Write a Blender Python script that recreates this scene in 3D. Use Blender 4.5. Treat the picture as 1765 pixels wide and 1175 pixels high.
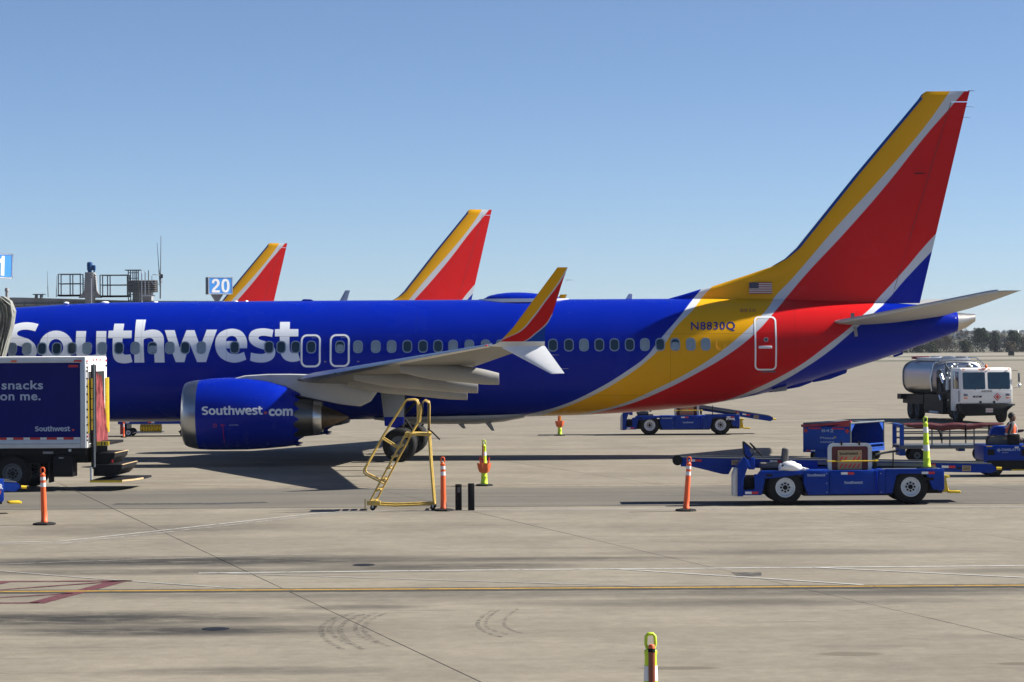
import bpy, bmesh, math, random
from mathutils import Vector, Matrix, Euler

# ------------------------------------------------------------------ scene, camera, sky, sun
S = bpy.context.scene
COL = S.collection
for _o in list(bpy.data.objects):
    bpy.data.objects.remove(_o)
R = math.radians
PI = math.pi
random.seed(7)

cam_d = bpy.data.cameras.new('camera')
cam_d.lens = 86.46
cam_d.sensor_width = 36.0
cam_d.clip_start = 0.5
cam_d.clip_end = 30000
cam = bpy.data.objects.new('camera', cam_d)
COL.objects.link(cam)
cam.matrix_world = Matrix.Translation((0, 0, 3.75)) @ Matrix.Rotation(R(90) + 0.0013, 4, 'X') @ Matrix.Rotation(-0.0062, 4, 'Z')
S.camera = cam

SUN_EL, SUN_AZ = 38.5, 9.0            # azimuth measured from +X towards +Y: low right, slightly behind the aircraft
world = bpy.data.worlds.new('World')
S.world = world
world.use_nodes = True
_n = world.node_tree.nodes
_n.clear()
_sky = _n.new('ShaderNodeTexSky')
_sky.sky_type = 'NISHITA'
_sky.sun_disc = False
_sky.sun_elevation = R(SUN_EL)
_sky.sun_rotation = R(90 - SUN_AZ)
_sky.altitude = 3000
_sky.air_density = 0.8
_sky.dust_density = 4.0
_sky.ozone_density = 4.0
_bg = _n.new('ShaderNodeBackground')
_bg.inputs['Strength'].default_value = 0.056
_out = _n.new('ShaderNodeOutputWorld')
world.node_tree.links.new(_sky.outputs[0], _bg.inputs['Color'])
world.node_tree.links.new(_bg.outputs[0], _out.inputs['Surface'])

sun_d = bpy.data.lights.new('sun', 'SUN')
sun_d.energy = 5.0
sun_d.angle = R(0.53)
sun_d.color = (1.0, 0.95, 0.86)
sun = bpy.data.objects.new('sun', sun_d)
COL.objects.link(sun)
_sv = Vector((math.cos(R(SUN_EL)) * math.cos(R(SUN_AZ)), math.cos(R(SUN_EL)) * math.sin(R(SUN_AZ)), math.sin(R(SUN_EL))))
sun.rotation_euler = _sv.to_track_quat('Z', 'Y').to_euler()
sun.location = _sv * 200

S.view_settings.view_transform = 'Standard'
S.view_settings.look = 'None'
S.view_settings.exposure = 1.17
S.view_settings.gamma = 1.0
S.view_settings.use_curve_mapping = False
S.render.engine = 'CYCLES'
S.cycles.max_bounces = 6
S.cycles.use_denoising = True

# ------------------------------------------------------------------ object helpers


def tag(o, label=None, cat=None, group=None, kind=None):
    if label:
        o['label'] = label
    if cat:
        o['category'] = cat
    if group:
        o['group'] = group
    if kind:
        o['kind'] = kind
    return o


def thing(name, label, cat, loc=(0, 0, 0), rz=0.0, group=None):
    o = bpy.data.objects.new(name, None)
    o.empty_display_size = 0.3
    COL.objects.link(o)
    o.location = loc
    o.rotation_euler = (0, 0, rz)
    return tag(o, label, cat, group)


def kids(o):
    return [c for c in COL.objects if c.parent == o]


def copy_tree(o, parent=None, skip=()):
    c = o.copy()
    COL.objects.link(c)
    if parent is not None:
        c.parent = parent
    for ch in kids(o):
        if ch.name.split('.')[0] not in skip:
            copy_tree(ch, c, skip)
    return c


class MB:
    """a small mesh builder: collects solids in one bmesh, then links them as one object"""

    def __init__(s):
        s.bm = bmesh.new()

    def _faces(s, vs, fs, m=None):
        bv = [s.bm.verts.new(m @ Vector(v) if m is not None else v) for v in vs]
        out = []
        for f in fs:
            try:
                out.append(s.bm.faces.new([bv[i] for i in f]))
            except ValueError:
                pass
        return bv, out

    def box(s, c, d, rot=(0, 0, 0), bev=0.0, taper=1.0):
        m = Matrix.Translation(c) @ Euler(rot).to_matrix().to_4x4()
        x, y, z = d[0] / 2, d[1] / 2, d[2] / 2
        t = taper
        vs = [(-x, -y, -z), (x, -y, -z), (x, y, -z), (-x, y, -z), (-x * t, -y * t, z), (x * t, -y * t, z), (x * t, y * t, z), (-x * t, y * t, z)]
        bv, fs = s._faces(vs, [(0, 3, 2, 1), (4, 5, 6, 7), (0, 1, 5, 4), (1, 2, 6, 5), (2, 3, 7, 6), (3, 0, 4, 7)], m)
        if bev > 0:
            es = set(e for f in fs for e in f.edges)
            bmesh.ops.bevel(s.bm, geom=list(es), offset=min(bev, x, y, z) * 0.98, segments=2, affect='EDGES', profile=0.5)
        return s

    def bx(s, a, b, bev=0.0):
        return s.box([(a[i] + b[i]) / 2 for i in range(3)], [abs(b[i] - a[i]) for i in range(3)], bev=bev)

    def cyl(s, p0, p1, r0, r1=None, seg=12, caps=True):
        if r1 is None:
            r1 = r0
        p0, p1 = Vector(p0), Vector(p1)
        q = (p1 - p0).to_track_quat('Z', 'Y').to_matrix()
        vs = []
        for p, r in ((p0, r0), (p1, r1)):
            for i in range(seg):
                a = 2 * PI * i / seg
                vs.append(p + q @ Vector((r * math.cos(a), r * math.sin(a), 0)))
        fs = [(i, (i + 1) % seg, seg + (i + 1) % seg, seg + i) for i in range(seg)]
        if caps:
            fs += [tuple(reversed(range(seg))), tuple(range(seg, 2 * seg))]
        s._faces(vs, fs)
        return s

    def tube(s, pts, r, seg=8, closed=False):
        pts = [Vector(p) for p in pts]
        n = len(pts)
        rings = []
        up = None
        for i, p in enumerate(pts):
            if closed:
                d = (pts[(i + 1) % n] - pts[i - 1]).normalized()
            else:
                d = (pts[min(i + 1, n - 1)] - pts[max(i - 1, 0)]).normalized()
            if up is None:
                up = Vector((0, 0, 1)) if abs(d.z) < 0.9 else Vector((0, 1, 0))
            a = d.cross(up).normalized()
            b = a.cross(d).normalized()
            up = b
            sc = 1.0
            if 0 < i < n - 1:
                ang = (pts[i] - pts[i - 1]).angle(pts[i + 1] - pts[i], 0)
                sc = 1 / max(0.6, math.cos(ang / 2))
            rr = r[i] if isinstance(r, (list, tuple)) else r
            rings.append([p + a * (rr * sc * math.cos(2 * PI * k / seg)) + b * (rr * math.sin(2 * PI * k / seg)) for k in range(seg)])
        s.loft(rings, caps=not closed, wrap=closed)
        return s

    def loft(s, rings, caps=True, wrap=False, close=True):
        k = len(rings[0])
        vs = [v for rg in rings for v in rg]
        n = len(rings)
        fs = []
        for i in range(n if wrap else n - 1):
            j = (i + 1) % n
            for q in range(k if close else k - 1):
                fs.append((i * k + q, i * k + (q + 1) % k, j * k + (q + 1) % k, j * k + q))
        if caps and not wrap:
            fs += [tuple(reversed(range(k))), tuple(range((n - 1) * k, n * k))]
        s._faces(vs, fs)
        return s

    def prism(s, poly, a0, a1, axis='y', bev=0.0):
        """2-D outline pushed from a0 to a1 along an axis (axis y: outline in x,z; x: in y,z; z: in x,y)"""
        def p3(p, a):
            return {'y': (p[0], a, p[1]), 'x': (a, p[0], p[1]), 'z': (p[0], p[1], a)}[axis]
        n = len(poly)
        vs = [p3(p, a0) for p in poly] + [p3(p, a1) for p in poly]
        fs = [(i, (i + 1) % n, n + (i + 1) % n, n + i) for i in range(n)] + [tuple(reversed(range(n))), tuple(range(n, 2 * n))]
        bv, ff = s._faces(vs, fs)
        if bev > 0:
            es = set(e for f in ff for e in f.edges)
            bmesh.ops.bevel(s.bm, geom=list(es), offset=bev, segments=2, affect='EDGES', profile=0.5)
        return s

    def lathe(s, prof, c=(0, 0, 0), axis='z', seg=20, caps=False):
        rings = []
        for a, r in prof:
            rg = []
            for i in range(seg):
                t = 2 * PI * i / seg
                u, v = r * math.cos(t), r * math.sin(t)
                p = {'z': (u, v, a), 'y': (u, a, v), 'x': (a, u, v)}[axis]
                rg.append((p[0] + c[0], p[1] + c[1], p[2] + c[2]))
            rings.append(rg)
        s.loft(rings, caps=caps)
        return s

    def ball(s, c, r, sub=2):
        r = r if isinstance(r, (tuple, list)) else (r, r, r)
        bmesh.ops.create_icosphere(s.bm, subdivisions=sub, radius=1.0, matrix=Matrix.Translation(c) @ Matrix.Diagonal((r[0], r[1], r[2], 1)))
        return s

    def build(s, name, mat, parent=None, smooth=35, loc=None):
        me = bpy.data.meshes.new(name)
        bmesh.ops.remove_doubles(s.bm, verts=s.bm.verts, dist=1e-5)
        bmesh.ops.recalc_face_normals(s.bm, faces=s.bm.faces)
        s.bm.to_mesh(me)
        s.bm.free()
        o = bpy.data.objects.new(name, me)
        COL.objects.link(o)
        me.materials.append(mat)
        if smooth:
            me.polygons.foreach_set('use_smooth', [True] * len(me.polygons))
            me.set_sharp_from_angle(angle=R(smooth))
        if parent is not None:
            o.parent = parent
        if loc is not None:
            o.location = loc
        return o


def obj_from_mesh(name, me, mat, parent=None):
    o = bpy.data.objects.new(name, me)
    COL.objects.link(o)
    if mat is not None and not me.materials:
        me.materials.append(mat)
    if parent is not None:
        o.parent = parent
    return o


def _curve_to_mesh(cu, name):
    t = bpy.data.objects.new('tmp', cu)
    COL.objects.link(t)
    dg = bpy.context.evaluated_depsgraph_get()
    dg.update()
    me = bpy.data.meshes.new_from_object(t.evaluated_get(dg))
    me.name = name
    me.materials.clear()
    bpy.data.objects.remove(t)
    bpy.data.curves.remove(cu)
    return me


def text_mesh(body, size, bold=0.012, spacing=1.08, width=1.0, align='LEFT'):
    cu = bpy.data.curves.new('t', 'FONT')
    cu.body = body
    cu.size = size
    cu.offset = bold
    cu.space_character = spacing
    cu.align_x = align
    cu.resolution_u = 3
    me = _curve_to_mesh(cu, 'text')
    if width != 1.0:
        for v in me.vertices:
            v.co.x *= width
    return me


def outline_mesh(loops):
    cu = bpy.data.curves.new('t', 'CURVE')
    cu.dimensions = '2D'
    cu.fill_mode = 'BOTH'
    for lp in loops:
        sp = cu.splines.new('POLY')
        sp.points.add(len(lp) - 1)
        for p, q in zip(sp.points, lp):
            p.co = (q[0], q[1], 0, 1)
        sp.use_cyclic_u = True
    return _curve_to_mesh(cu, 'letters')


def stand_up(me, m):
    """flat x,y lettering placed by a matrix"""
    me.transform(m)
    return me


FRONT = Matrix.Rotation(R(90), 4, 'X')      # lettering facing the camera side (-Y)

# ------------------------------------------------------------------ materials


def mat(name, col, rough=0.5, metal=0.0, coat=0.0, vary=0.12, scale=3.0, bump=0.0, dirt=0.0, dirt_col=(0.03, 0.028, 0.025), trans=0.0):
    m = bpy.data.materials.new(name)
    m.use_nodes = True
    nt = m.node_tree
    b = nt.nodes['Principled BSDF']
    b.inputs['Roughness'].default_value = rough
    b.inputs['Metallic'].default_value = metal
    b.inputs['Coat Weight'].default_value = coat
    b.inputs['Coat Roughness'].default_value = 0.08
    if metal == 0 and name.endswith(('blue', 'navy', 'steel', 'paint', 'rubber')):
        b.inputs['Specular IOR Level'].default_value = 0.14
    tc = nt.nodes.new('ShaderNodeTexCoord')
    nz = nt.nodes.new('ShaderNodeTexNoise')
    nz.inputs['Scale'].default_value = scale
    nz.inputs['Detail'].default_value = 6
    nz.inputs['Roughness'].default_value = 0.65
    nt.links.new(tc.outputs['Object'], nz.inputs['Vector'])
    mr = nt.nodes.new('ShaderNodeMapRange')
    mr.inputs['From Min'].default_value = 0.3
    mr.inputs['From Max'].default_value = 0.7
    mr.inputs['To Min'].default_value = 1 - vary
    mr.inputs['To Max'].default_value = 1 + vary
    nt.links.new(nz.outputs['Fac'], mr.inputs['Value'])
    mx = nt.nodes.new('ShaderNodeMix')
    mx.data_type = 'RGBA'
    mx.blend_type = 'MULTIPLY'
    mx.inputs['Factor'].default_value = 1.0
    mx.inputs['A'].default_value = (*col, 1)
    nt.links.new(mr.outputs[0], mx.inputs['B'])
    last = mx.outputs['Result']
    if dirt > 0:
        n2 = nt.nodes.new('ShaderNodeTexNoise')
        n2.inputs['Scale'].default_value = scale * 2.3
        n2.inputs['Detail'].default_value = 8
        n2.inputs['Roughness'].default_value = 0.7
        nt.links.new(tc.outputs['Object'], n2.inputs['Vector'])
        r2 = nt.nodes.new('ShaderNodeMapRange')
        r2.inputs['From Min'].default_value = 0.5
        r2.inputs['From Max'].default_value = 0.75
        r2.inputs['To Max'].default_value = dirt
        nt.links.new(n2.outputs['Fac'], r2.inputs['Value'])
        m2 = nt.nodes.new('ShaderNodeMix')
        m2.data_type = 'RGBA'
        m2.inputs['B'].default_value = (*dirt_col, 1)
        nt.links.new(r2.outputs[0], m2.inputs['Factor'])
        nt.links.new(last, m2.inputs['A'])
        last = m2.outputs['Result']
    nt.links.new(last, b.inputs['Base Color'])
    rr = nt.nodes.new('ShaderNodeMapRange')
    rr.inputs['To Min'].default_value = max(0.02, rough - 0.12)
    rr.inputs['To Max'].default_value = min(1, rough + 0.12)
    nt.links.new(nz.outputs['Fac'], rr.inputs['Value'])
    nt.links.new(rr.outputs[0], b.inputs['Roughness'])
    if bump > 0:
        bp = nt.nodes.new('ShaderNodeBump')
        bp.inputs['Strength'].default_value = bump
        bp.inputs['Distance'].default_value = 0.02
        nt.links.new(nz.outputs['Fac'], bp.inputs['Height'])
        nt.links.new(bp.outputs[0], b.inputs['Normal'])
    return m


C_BLUE = (0.0003, 0.013, 0.295)
C_YEL = (0.74, 0.36, 0.008)
C_RED = (0.56, 0.012, 0.014)
C_SIL = (0.52, 0.55, 0.60)

M = {}
M['blue_paint'] = mat('blue_paint', C_BLUE, 0.28, 0, 0.0, 0.05, 0.6)
M['cowl_blue'] = mat('cowl_blue', (0.0003, 0.014, 0.31), 0.26, 0, 0.0, 0.06, 1.0, dirt=0.12, dirt_col=(0.005, 0.01, 0.1))
M['hinge_dark'] = mat('hinge_dark', (0.07, 0.03, 0.035), 0.6)
M['edge_blue'] = mat('edge_blue', (0.008, 0.065, 0.28), 0.3, 0, 0, 0.05, 0.6)
M['yellow_paint'] = mat('yellow_paint', C_YEL, 0.3, 0, 0.5, 0.05)
M['red_paint'] = mat('red_paint', C_RED, 0.3, 0, 0.5, 0.05)
M['silver_letter'] = mat('silver_letter', (0.72, 0.75, 0.80), 0.32, 0.0, 0.1, 0.04)
M['white_paint'] = mat('white_paint', (0.74, 0.75, 0.76), 0.35, 0, 0.2, 0.06, 2.0, dirt=0.1, dirt_col=(0.3, 0.28, 0.25))
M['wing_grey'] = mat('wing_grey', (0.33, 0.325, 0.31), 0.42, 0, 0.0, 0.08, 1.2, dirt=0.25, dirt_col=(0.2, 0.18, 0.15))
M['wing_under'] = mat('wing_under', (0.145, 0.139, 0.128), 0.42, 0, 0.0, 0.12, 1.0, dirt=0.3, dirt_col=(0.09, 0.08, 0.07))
M['flap_grey'] = mat('flap_grey', (0.29, 0.282, 0.265), 0.42, 0, 0, 0.1, 1.0, dirt=0.2, dirt_col=(0.1, 0.09, 0.08))
M['pylon_grey'] = mat('pylon_grey', (0.40, 0.41, 0.42), 0.4, 0, 0, 0.1, 1.0, dirt=0.25, dirt_col=(0.16, 0.15, 0.14))
M['door_grey'] = mat('door_grey', (0.22, 0.25, 0.29), 0.4, 0, 0, 0.1, 1.0)
M['door_white'] = mat('door_white', (0.86, 0.87, 0.88), 0.35, 0, 0, 0.03)
M['bare_metal'] = mat('bare_metal', (0.62, 0.63, 0.65), 0.30, 1.0, 0, 0.08, 3.0)
M['lip_metal'] = mat('lip_metal', (0.40, 0.42, 0.45), 0.33, 1.0, 0, 0.05, 2.0)
M['hot_metal'] = mat('hot_metal', (0.10, 0.078, 0.06), 0.42, 1.0, 0, 0.25, 4.0)
M['nozzle_metal'] = mat('nozzle_metal', (0.17, 0.168, 0.16), 0.36, 1.0, 0, 0.12, 3.0)
M['apu_metal'] = mat('apu_metal', (0.50, 0.47, 0.43), 0.40, 1.0, 0, 0.15, 3.0)
M['glass_dark'] = mat('glass_dark', (0.008, 0.030, 0.050), 0.08, 0, 0.6, 0.2, 2.0)
M['glass_shade'] = mat('glass_shade', (0.23, 0.29, 0.34), 0.25, 0, 0.6, 0.1, 2.0)
M['window_trim'] = mat('window_trim', (0.27, 0.33, 0.39), 0.35, 0.3, 0, 0.1)
M['yellow_trim'] = mat('yellow_trim', (0.62, 0.36, 0.03), 0.4, 0, 0.2, 0.1)
M['black_rubber'] = mat('black_rubber', (0.016, 0.016, 0.017), 0.75, 0, 0, 0.25, 8.0, bump=0.15)
M['black_steel'] = mat('black_steel', (0.011, 0.011, 0.013), 0.55, 0.0, 0, 0.25, 5.0, dirt=0.3, dirt_col=(0.04, 0.035, 0.03))
M['dark_gap'] = mat('dark_gap', (0.006, 0.006, 0.007), 0.9)
M['rim_white'] = mat('rim_white', (0.58, 0.62, 0.66), 0.45, 0, 0.1, 0.12, 8.0, dirt=0.35, dirt_col=(0.15, 0.13, 0.11))
M['steel'] = mat('steel', (0.35, 0.36, 0.37), 0.4, 0.8, 0, 0.2, 6.0)
M['grey_steel'] = mat('grey_steel', (0.10, 0.115, 0.13), 0.5, 0.3, 0, 0.15, 4.0)
M['truck_frame'] = mat('truck_frame', (0.50, 0.54, 0.58), 0.4, 0.2, 0, 0.08, 3.0, dirt=0.15, dirt_col=(0.25, 0.24, 0.22))
M['truck_white'] = mat('truck_white', (0.80, 0.80, 0.79), 0.4, 0, 0.1, 0.05, 3.0, dirt=0.12, dirt_col=(0.4, 0.37, 0.33))
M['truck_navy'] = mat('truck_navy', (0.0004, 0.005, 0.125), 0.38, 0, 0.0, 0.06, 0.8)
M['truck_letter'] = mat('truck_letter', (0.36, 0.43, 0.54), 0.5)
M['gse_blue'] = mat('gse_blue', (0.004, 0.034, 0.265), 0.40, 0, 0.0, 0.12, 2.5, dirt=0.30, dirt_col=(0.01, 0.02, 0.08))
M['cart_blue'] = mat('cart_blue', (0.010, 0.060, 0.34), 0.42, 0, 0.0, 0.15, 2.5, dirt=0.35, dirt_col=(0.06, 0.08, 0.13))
M['reflector_red'] = mat('reflector_red', (0.50, 0.012, 0.015), 0.4)
M['reflector_white'] = mat('reflector_white', (0.68, 0.68, 0.68), 0.4)
M['curtain_red'] = mat('curtain_red', (0.24, 0.040, 0.046), 0.65, 0, 0, 0.3, 6.0, bump=0.4, dirt=0.35, dirt_col=(0.08, 0.03, 0.03))
M['maroon'] = mat('maroon', (0.085, 0.008, 0.014), 0.55, 0, 0, 0.2, 5.0, bump=0.3)
M['roll_red'] = mat('roll_red', (0.33, 0.04, 0.055), 0.55, 0, 0, 0.2, 5.0, bump=0.2)
M['cone_orange'] = mat('cone_orange', (0.80, 0.105, 0.018), 0.5, 0, 0, 0.08, 6.0, dirt=0.2, dirt_col=(0.35, 0.07, 0.03))
M['holder_orange'] = mat('holder_orange', (0.62, 0.12, 0.035), 0.55, 0, 0, 0.15, 6.0)
M['wand_red'] = mat('wand_red', (0.62, 0.03, 0.02), 0.4)
M['wand_brown'] = mat('wand_brown', (0.20, 0.042, 0.015), 0.4, 0, 0.2, 0.25, 9.0)
M['cone_lime'] = mat('cone_lime', (0.50, 0.68, 0.02), 0.45, 0, 0, 0.08, 6.0, dirt=0.15, dirt_col=(0.2, 0.3, 0.03))
M['band_white'] = mat('band_white', (0.66, 0.67, 0.69), 0.4)
M['stand_yellow'] = mat('stand_yellow', (0.50, 0.34, 0.075), 0.38, 0, 0.0, 0.2, 9.0, dirt=0.35, dirt_col=(0.2, 0.12, 0.03))
M['safety_yellow'] = mat('safety_yellow', (0.72, 0.50, 0.02), 0.45, 0, 0.1, 0.15, 6.0, dirt=0.3, dirt_col=(0.2, 0.14, 0.02))
M['belt_rubber'] = mat('belt_rubber', (0.035, 0.038, 0.042), 0.7, 0, 0, 0.2, 5.0)
M['rail_steel'] = mat('rail_steel', (0.17, 0.175, 0.165), 0.5, 0.4, 0, 0.2, 5.0)
M['tan'] = mat('tan', (0.40, 0.29, 0.16), 0.7, 0, 0, 0.12, 8.0)
M['cloth_white'] = mat('cloth_white', (0.78, 0.78, 0.77), 0.8, 0, 0, 0.06, 5.0)
M['seat_grey'] = mat('seat_grey', (0.10, 0.095, 0.085), 0.7, 0, 0, 0.2, 6.0)
M['tank_steel'] = mat('tank_steel', (0.40, 0.40, 0.41), 0.34, 1.0, 0, 0.06, 2.0)
M['sign_blue'] = mat('sign_blue', (0.09, 0.34, 0.85), 0.35, 0, 0.0, 0.05)
M['sign_white'] = mat('sign_white', (0.90, 0.90, 0.90), 0.5)
M['roof_grey'] = mat('roof_grey', (0.17, 0.175, 0.19), 0.6, 0.1, 0, 0.15, 0.5)
M['stack_grey'] = mat('stack_grey', (0.24, 0.24, 0.245), 0.6, 0, 0, 0.15, 2.0)
M['motor_blue'] = mat('motor_blue', (0.02, 0.07, 0.20), 0.45)
M['canvas_grey'] = mat('canvas_grey', (0.20, 0.205, 0.185), 0.75, 0, 0, 0.30, 3.0, bump=0.4, dirt=0.6, dirt_col=(0.09, 0.09, 0.08))
M['bridge_white'] = mat('bridge_white', (0.62, 0.62, 0.60), 0.5, 0, 0, 0.08, 2.0)
M['skin'] = mat('skin', (0.115, 0.058, 0.035), 0.5, 0, 0, 0.1, 9.0)
M['hair'] = mat('hair', (0.012, 0.010, 0.009), 0.7)
M['vest_orange'] = mat('vest_orange', (0.80, 0.11, 0.025), 0.7, 0, 0, 0.15, 9.0)
M['dark_clothes'] = mat('dark_clothes', (0.022, 0.024, 0.034), 0.85, 0, 0, 0.2, 9.0)
M['amber'] = mat('amber', (0.80, 0.16, 0.02), 0.3)
M['lamp_glass'] = mat('lamp_glass', (0.12, 0.14, 0.17), 0.12, 0, 0.5)
M['print_black'] = mat('print_black', (0.02, 0.02, 0.022), 0.6)
M['print_navy'] = mat('print_navy', (0.012, 0.025, 0.20), 0.4)
M['flag_white'] = mat('flag_white', (0.60, 0.58, 0.56), 0.4)
M['flag_red'] = mat('flag_red', (0.24, 0.012, 0.03), 0.4)
M['flag_navy'] = mat('flag_navy', (0.015, 0.02, 0.07), 0.4)
M['heart_red'] = mat('heart_red', (0.62, 0.05, 0.03), 0.4)


M['haze'] = bpy.data.materials.new('haze')
M['haze'].use_nodes = True
_nt = M['haze'].node_tree
_nt.nodes.remove(_nt.nodes['Principled BSDF'])
_pv = _nt.nodes.new('ShaderNodeVolumePrincipled')
_pv.inputs['Color'].default_value = (0.80, 0.88, 1.0, 1)
_pv.inputs['Density'].default_value = 0.00006
_nt.links.new(_pv.outputs[0], _nt.nodes['Material Output'].inputs['Volume'])


def boundary(nt, zval, xval, pts, z0, z1, x0, x1, soft=0.012):
    """1 where xval lies beyond the curve x(z) given by pts"""
    mz = nt.nodes.new('ShaderNodeMapRange')
    mz.inputs['From Min'].default_value = z0
    mz.inputs['From Max'].default_value = z1
    nt.links.new(zval, mz.inputs['Value'])
    fc = nt.nodes.new('ShaderNodeFloatCurve')
    cv = fc.mapping.curves[0]
    p = sorted(((b - z0) / (z1 - z0), (a - x0) / (x1 - x0)) for a, b in pts)
    cv.points[0].location = p[0]
    cv.points[1].location = p[-1]
    for q in p[1:-1]:
        cv.points.new(*q)
    fc.mapping.update()
    nt.links.new(mz.outputs[0], fc.inputs['Value'])
    mx = nt.nodes.new('ShaderNodeMapRange')
    mx.clamp = False
    mx.inputs['To Min'].default_value = x0
    mx.inputs['To Max'].default_value = x1
    nt.links.new(fc.outputs[0], mx.inputs['Value'])
    d = nt.nodes.new('ShaderNodeMath')
    d.operation = 'SUBTRACT'
    nt.links.new(xval, d.inputs[0])
    nt.links.new(mx.outputs[0], d.inputs[1])
    st = nt.nodes.new('ShaderNodeMapRange')
    st.inputs['From Min'].default_value = -soft
    st.inputs['From Max'].default_value = soft
    nt.links.new(d.outputs[0], st.inputs['Value'])
    return st.outputs[0]


def livery_material(name, bands, first, z0, z1, x0, x1, seams=False):
    """airline paint: coloured bands whose edges are curves x(z) in the aircraft's own coordinates"""
    m = bpy.data.materials.new(name)
    m.use_nodes = True
    nt = m.node_tree
    b = nt.nodes['Principled BSDF']
    b.inputs['Roughness'].default_value = 0.26
    b.inputs['Specular IOR Level'].default_value = 0.10
    tc = nt.nodes.new('ShaderNodeTexCoord')
    sp = nt.nodes.new('ShaderNodeSeparateXYZ')
    nt.links.new(tc.outputs['Object'], sp.inputs[0])
    last = None
    for pts, col in bands:
        fac = boundary(nt, sp.outputs['Z'], sp.outputs['X'], pts, z0, z1, x0, x1)
        mx = nt.nodes.new('ShaderNodeMix')
        mx.data_type = 'RGBA'
        if last is None:
            mx.inputs['A'].default_value = (*first, 1)
        else:
            nt.links.new(last, mx.inputs['A'])
        mx.inputs['B'].default_value = (*col, 1)
        nt.links.new(fac, mx.inputs['Factor'])
        last = mx.outputs['Result']
    nz = nt.nodes.new('ShaderNodeTexNoise')
    nz.inputs['Scale'].default_value = 0.5
    nz.inputs['Detail'].default_value = 5
    nt.links.new(tc.outputs['Object'], nz.inputs['Vector'])
    mr = nt.nodes.new('ShaderNodeMapRange')
    mr.inputs['To Min'].default_value = 0.92
    mr.inputs['To Max'].default_value = 1.08
    nt.links.new(nz.outputs['Fac'], mr.inputs['Value'])
    mm = nt.nodes.new('ShaderNodeMix')
    mm.data_type = 'RGBA'
    mm.blend_type = 'MULTIPLY'
    mm.inputs['Factor'].default_value = 1
    nt.links.new(last, mm.inputs['A'])
    nt.links.new(mr.outputs[0], mm.inputs['B'])
    last = mm.outputs['Result']
    bp = nt.nodes.new('ShaderNodeBump')
    bp.inputs['Strength'].default_value = 0.12
    bp.inputs['Distance'].default_value = 0.05
    nt.links.new(nz.outputs['Fac'], bp.inputs['Height'])
    nt.links.new(bp.outputs[0], b.inputs['Normal'])
    rr = nt.nodes.new('ShaderNodeMapRange')
    rr.inputs['To Min'].default_value = 0.14
    rr.inputs['To Max'].default_value = 0.36
    nt.links.new(nz.outputs['Fac'], rr.inputs['Value'])
    nt.links.new(rr.outputs[0], b.inputs['Roughness'])
    if seams:
        def line(sock, at, w):
            d = nt.nodes.new('ShaderNodeMath')
            d.operation = 'SUBTRACT'
            nt.links.new(sock, d.inputs[0])
            d.inputs[1].default_value = at
            a = nt.nodes.new('ShaderNodeMath')
            a.operation = 'ABSOLUTE'
            nt.links.new(d.outputs[0], a.inputs[0])
            c = nt.nodes.new('ShaderNodeMath')
            c.operation = 'LESS_THAN'
            nt.links.new(a.outputs[0], c.inputs[0])
            c.inputs[1].default_value = w
            return c.outputs[0]
        tot = None
        for sock, at, w in [(sp.outputs['Z'], 4.05, 0.010), (sp.outputs['Z'], 2.05, 0.008)] + [(sp.outputs['X'], x, 0.007) for x in (-15.2, -12.1, -9.3, -3.1, 1.05, 5.2, 9.3)]:
            v = line(sock, at, w)
            if tot is None:
                tot = v
            else:
                a = nt.nodes.new('ShaderNodeMath')
                a.operation = 'MAXIMUM'
                nt.links.new(tot, a.inputs[0])
                nt.links.new(v, a.inputs[1])
                tot = a.outputs[0]
        h = nt.nodes.new('ShaderNodeMath')
        h.operation = 'MULTIPLY'
        h.inputs[1].default_value = 0.35
        nt.links.new(tot, h.inputs[0])
        sm = nt.nodes.new('ShaderNodeMix')
        sm.data_type = 'RGBA'
        sm.inputs['B'].default_value = (0.02, 0.02, 0.03, 1)
        nt.links.new(h.outputs[0], sm.inputs['Factor'])
        nt.links.new(last, sm.inputs['A'])
        last = sm.outputs['Result']
    nt.links.new(last, b.inputs['Base Color'])
    return m


B1 = [(-0.9, 1.0), (0.517, 1.42), (1.599, 1.713), (2.729, 2.225), (3.791, 2.865), (4.432, 3.345), (4.736, 3.721), (4.977, 4.009), (5.532, 4.628), (5.856, 5.025), (6.298, 5.535), (6.6, 6.0), (11.6, 12.4)]
B2 = [(-0.3, 1.0), (1.114, 1.434), (2.624, 2.036), (3.585, 2.575), (4.432, 3.183), (5.029, 3.766), (5.387, 4.274), (5.974, 4.841), (6.298, 5.234), (6.676, 5.642), (6.95, 6.0), (12.0, 12.4)]
B3 = [(0.8, 1.0), (2.305, 1.421), (3.595, 1.756), (4.76, 2.267), (5.716, 2.752), (6.796, 3.434), (7.897, 4.347), (8.495, 4.943), (8.761, 5.301), (9.255, 5.811), (9.76, 6.38), (10.663, 7.427), (12.448, 9.369), (13.782, 10.927), (14.538, 11.97), (14.85, 12.4)]
B4 = [(1.0, 1.0), (2.516, 1.408), (3.805, 1.729), (4.981, 2.212), (6.036, 2.75), (7.064, 3.353), (7.94, 4.023), (8.824, 4.942), (8.97, 5.09), (9.76, 6.0), (11.104, 7.424), (12.448, 8.947), (13.782, 10.598), (14.584, 11.5), (15.086, 12.07), (15.4, 12.4)]
B5 = [(4.2, 1.0), (7.277, 1.915), (7.923, 2.183), (8.781, 2.61), (9.499, 3.025), (10.286, 3.603), (11.048, 4.179), (11.54, 4.616), (11.948, 4.958), (12.045, 5.069), (13.113, 6.209), (13.648, 6.836), (14.116, 7.337), (15.9, 9.0), (15.95, 12.4)]
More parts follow.
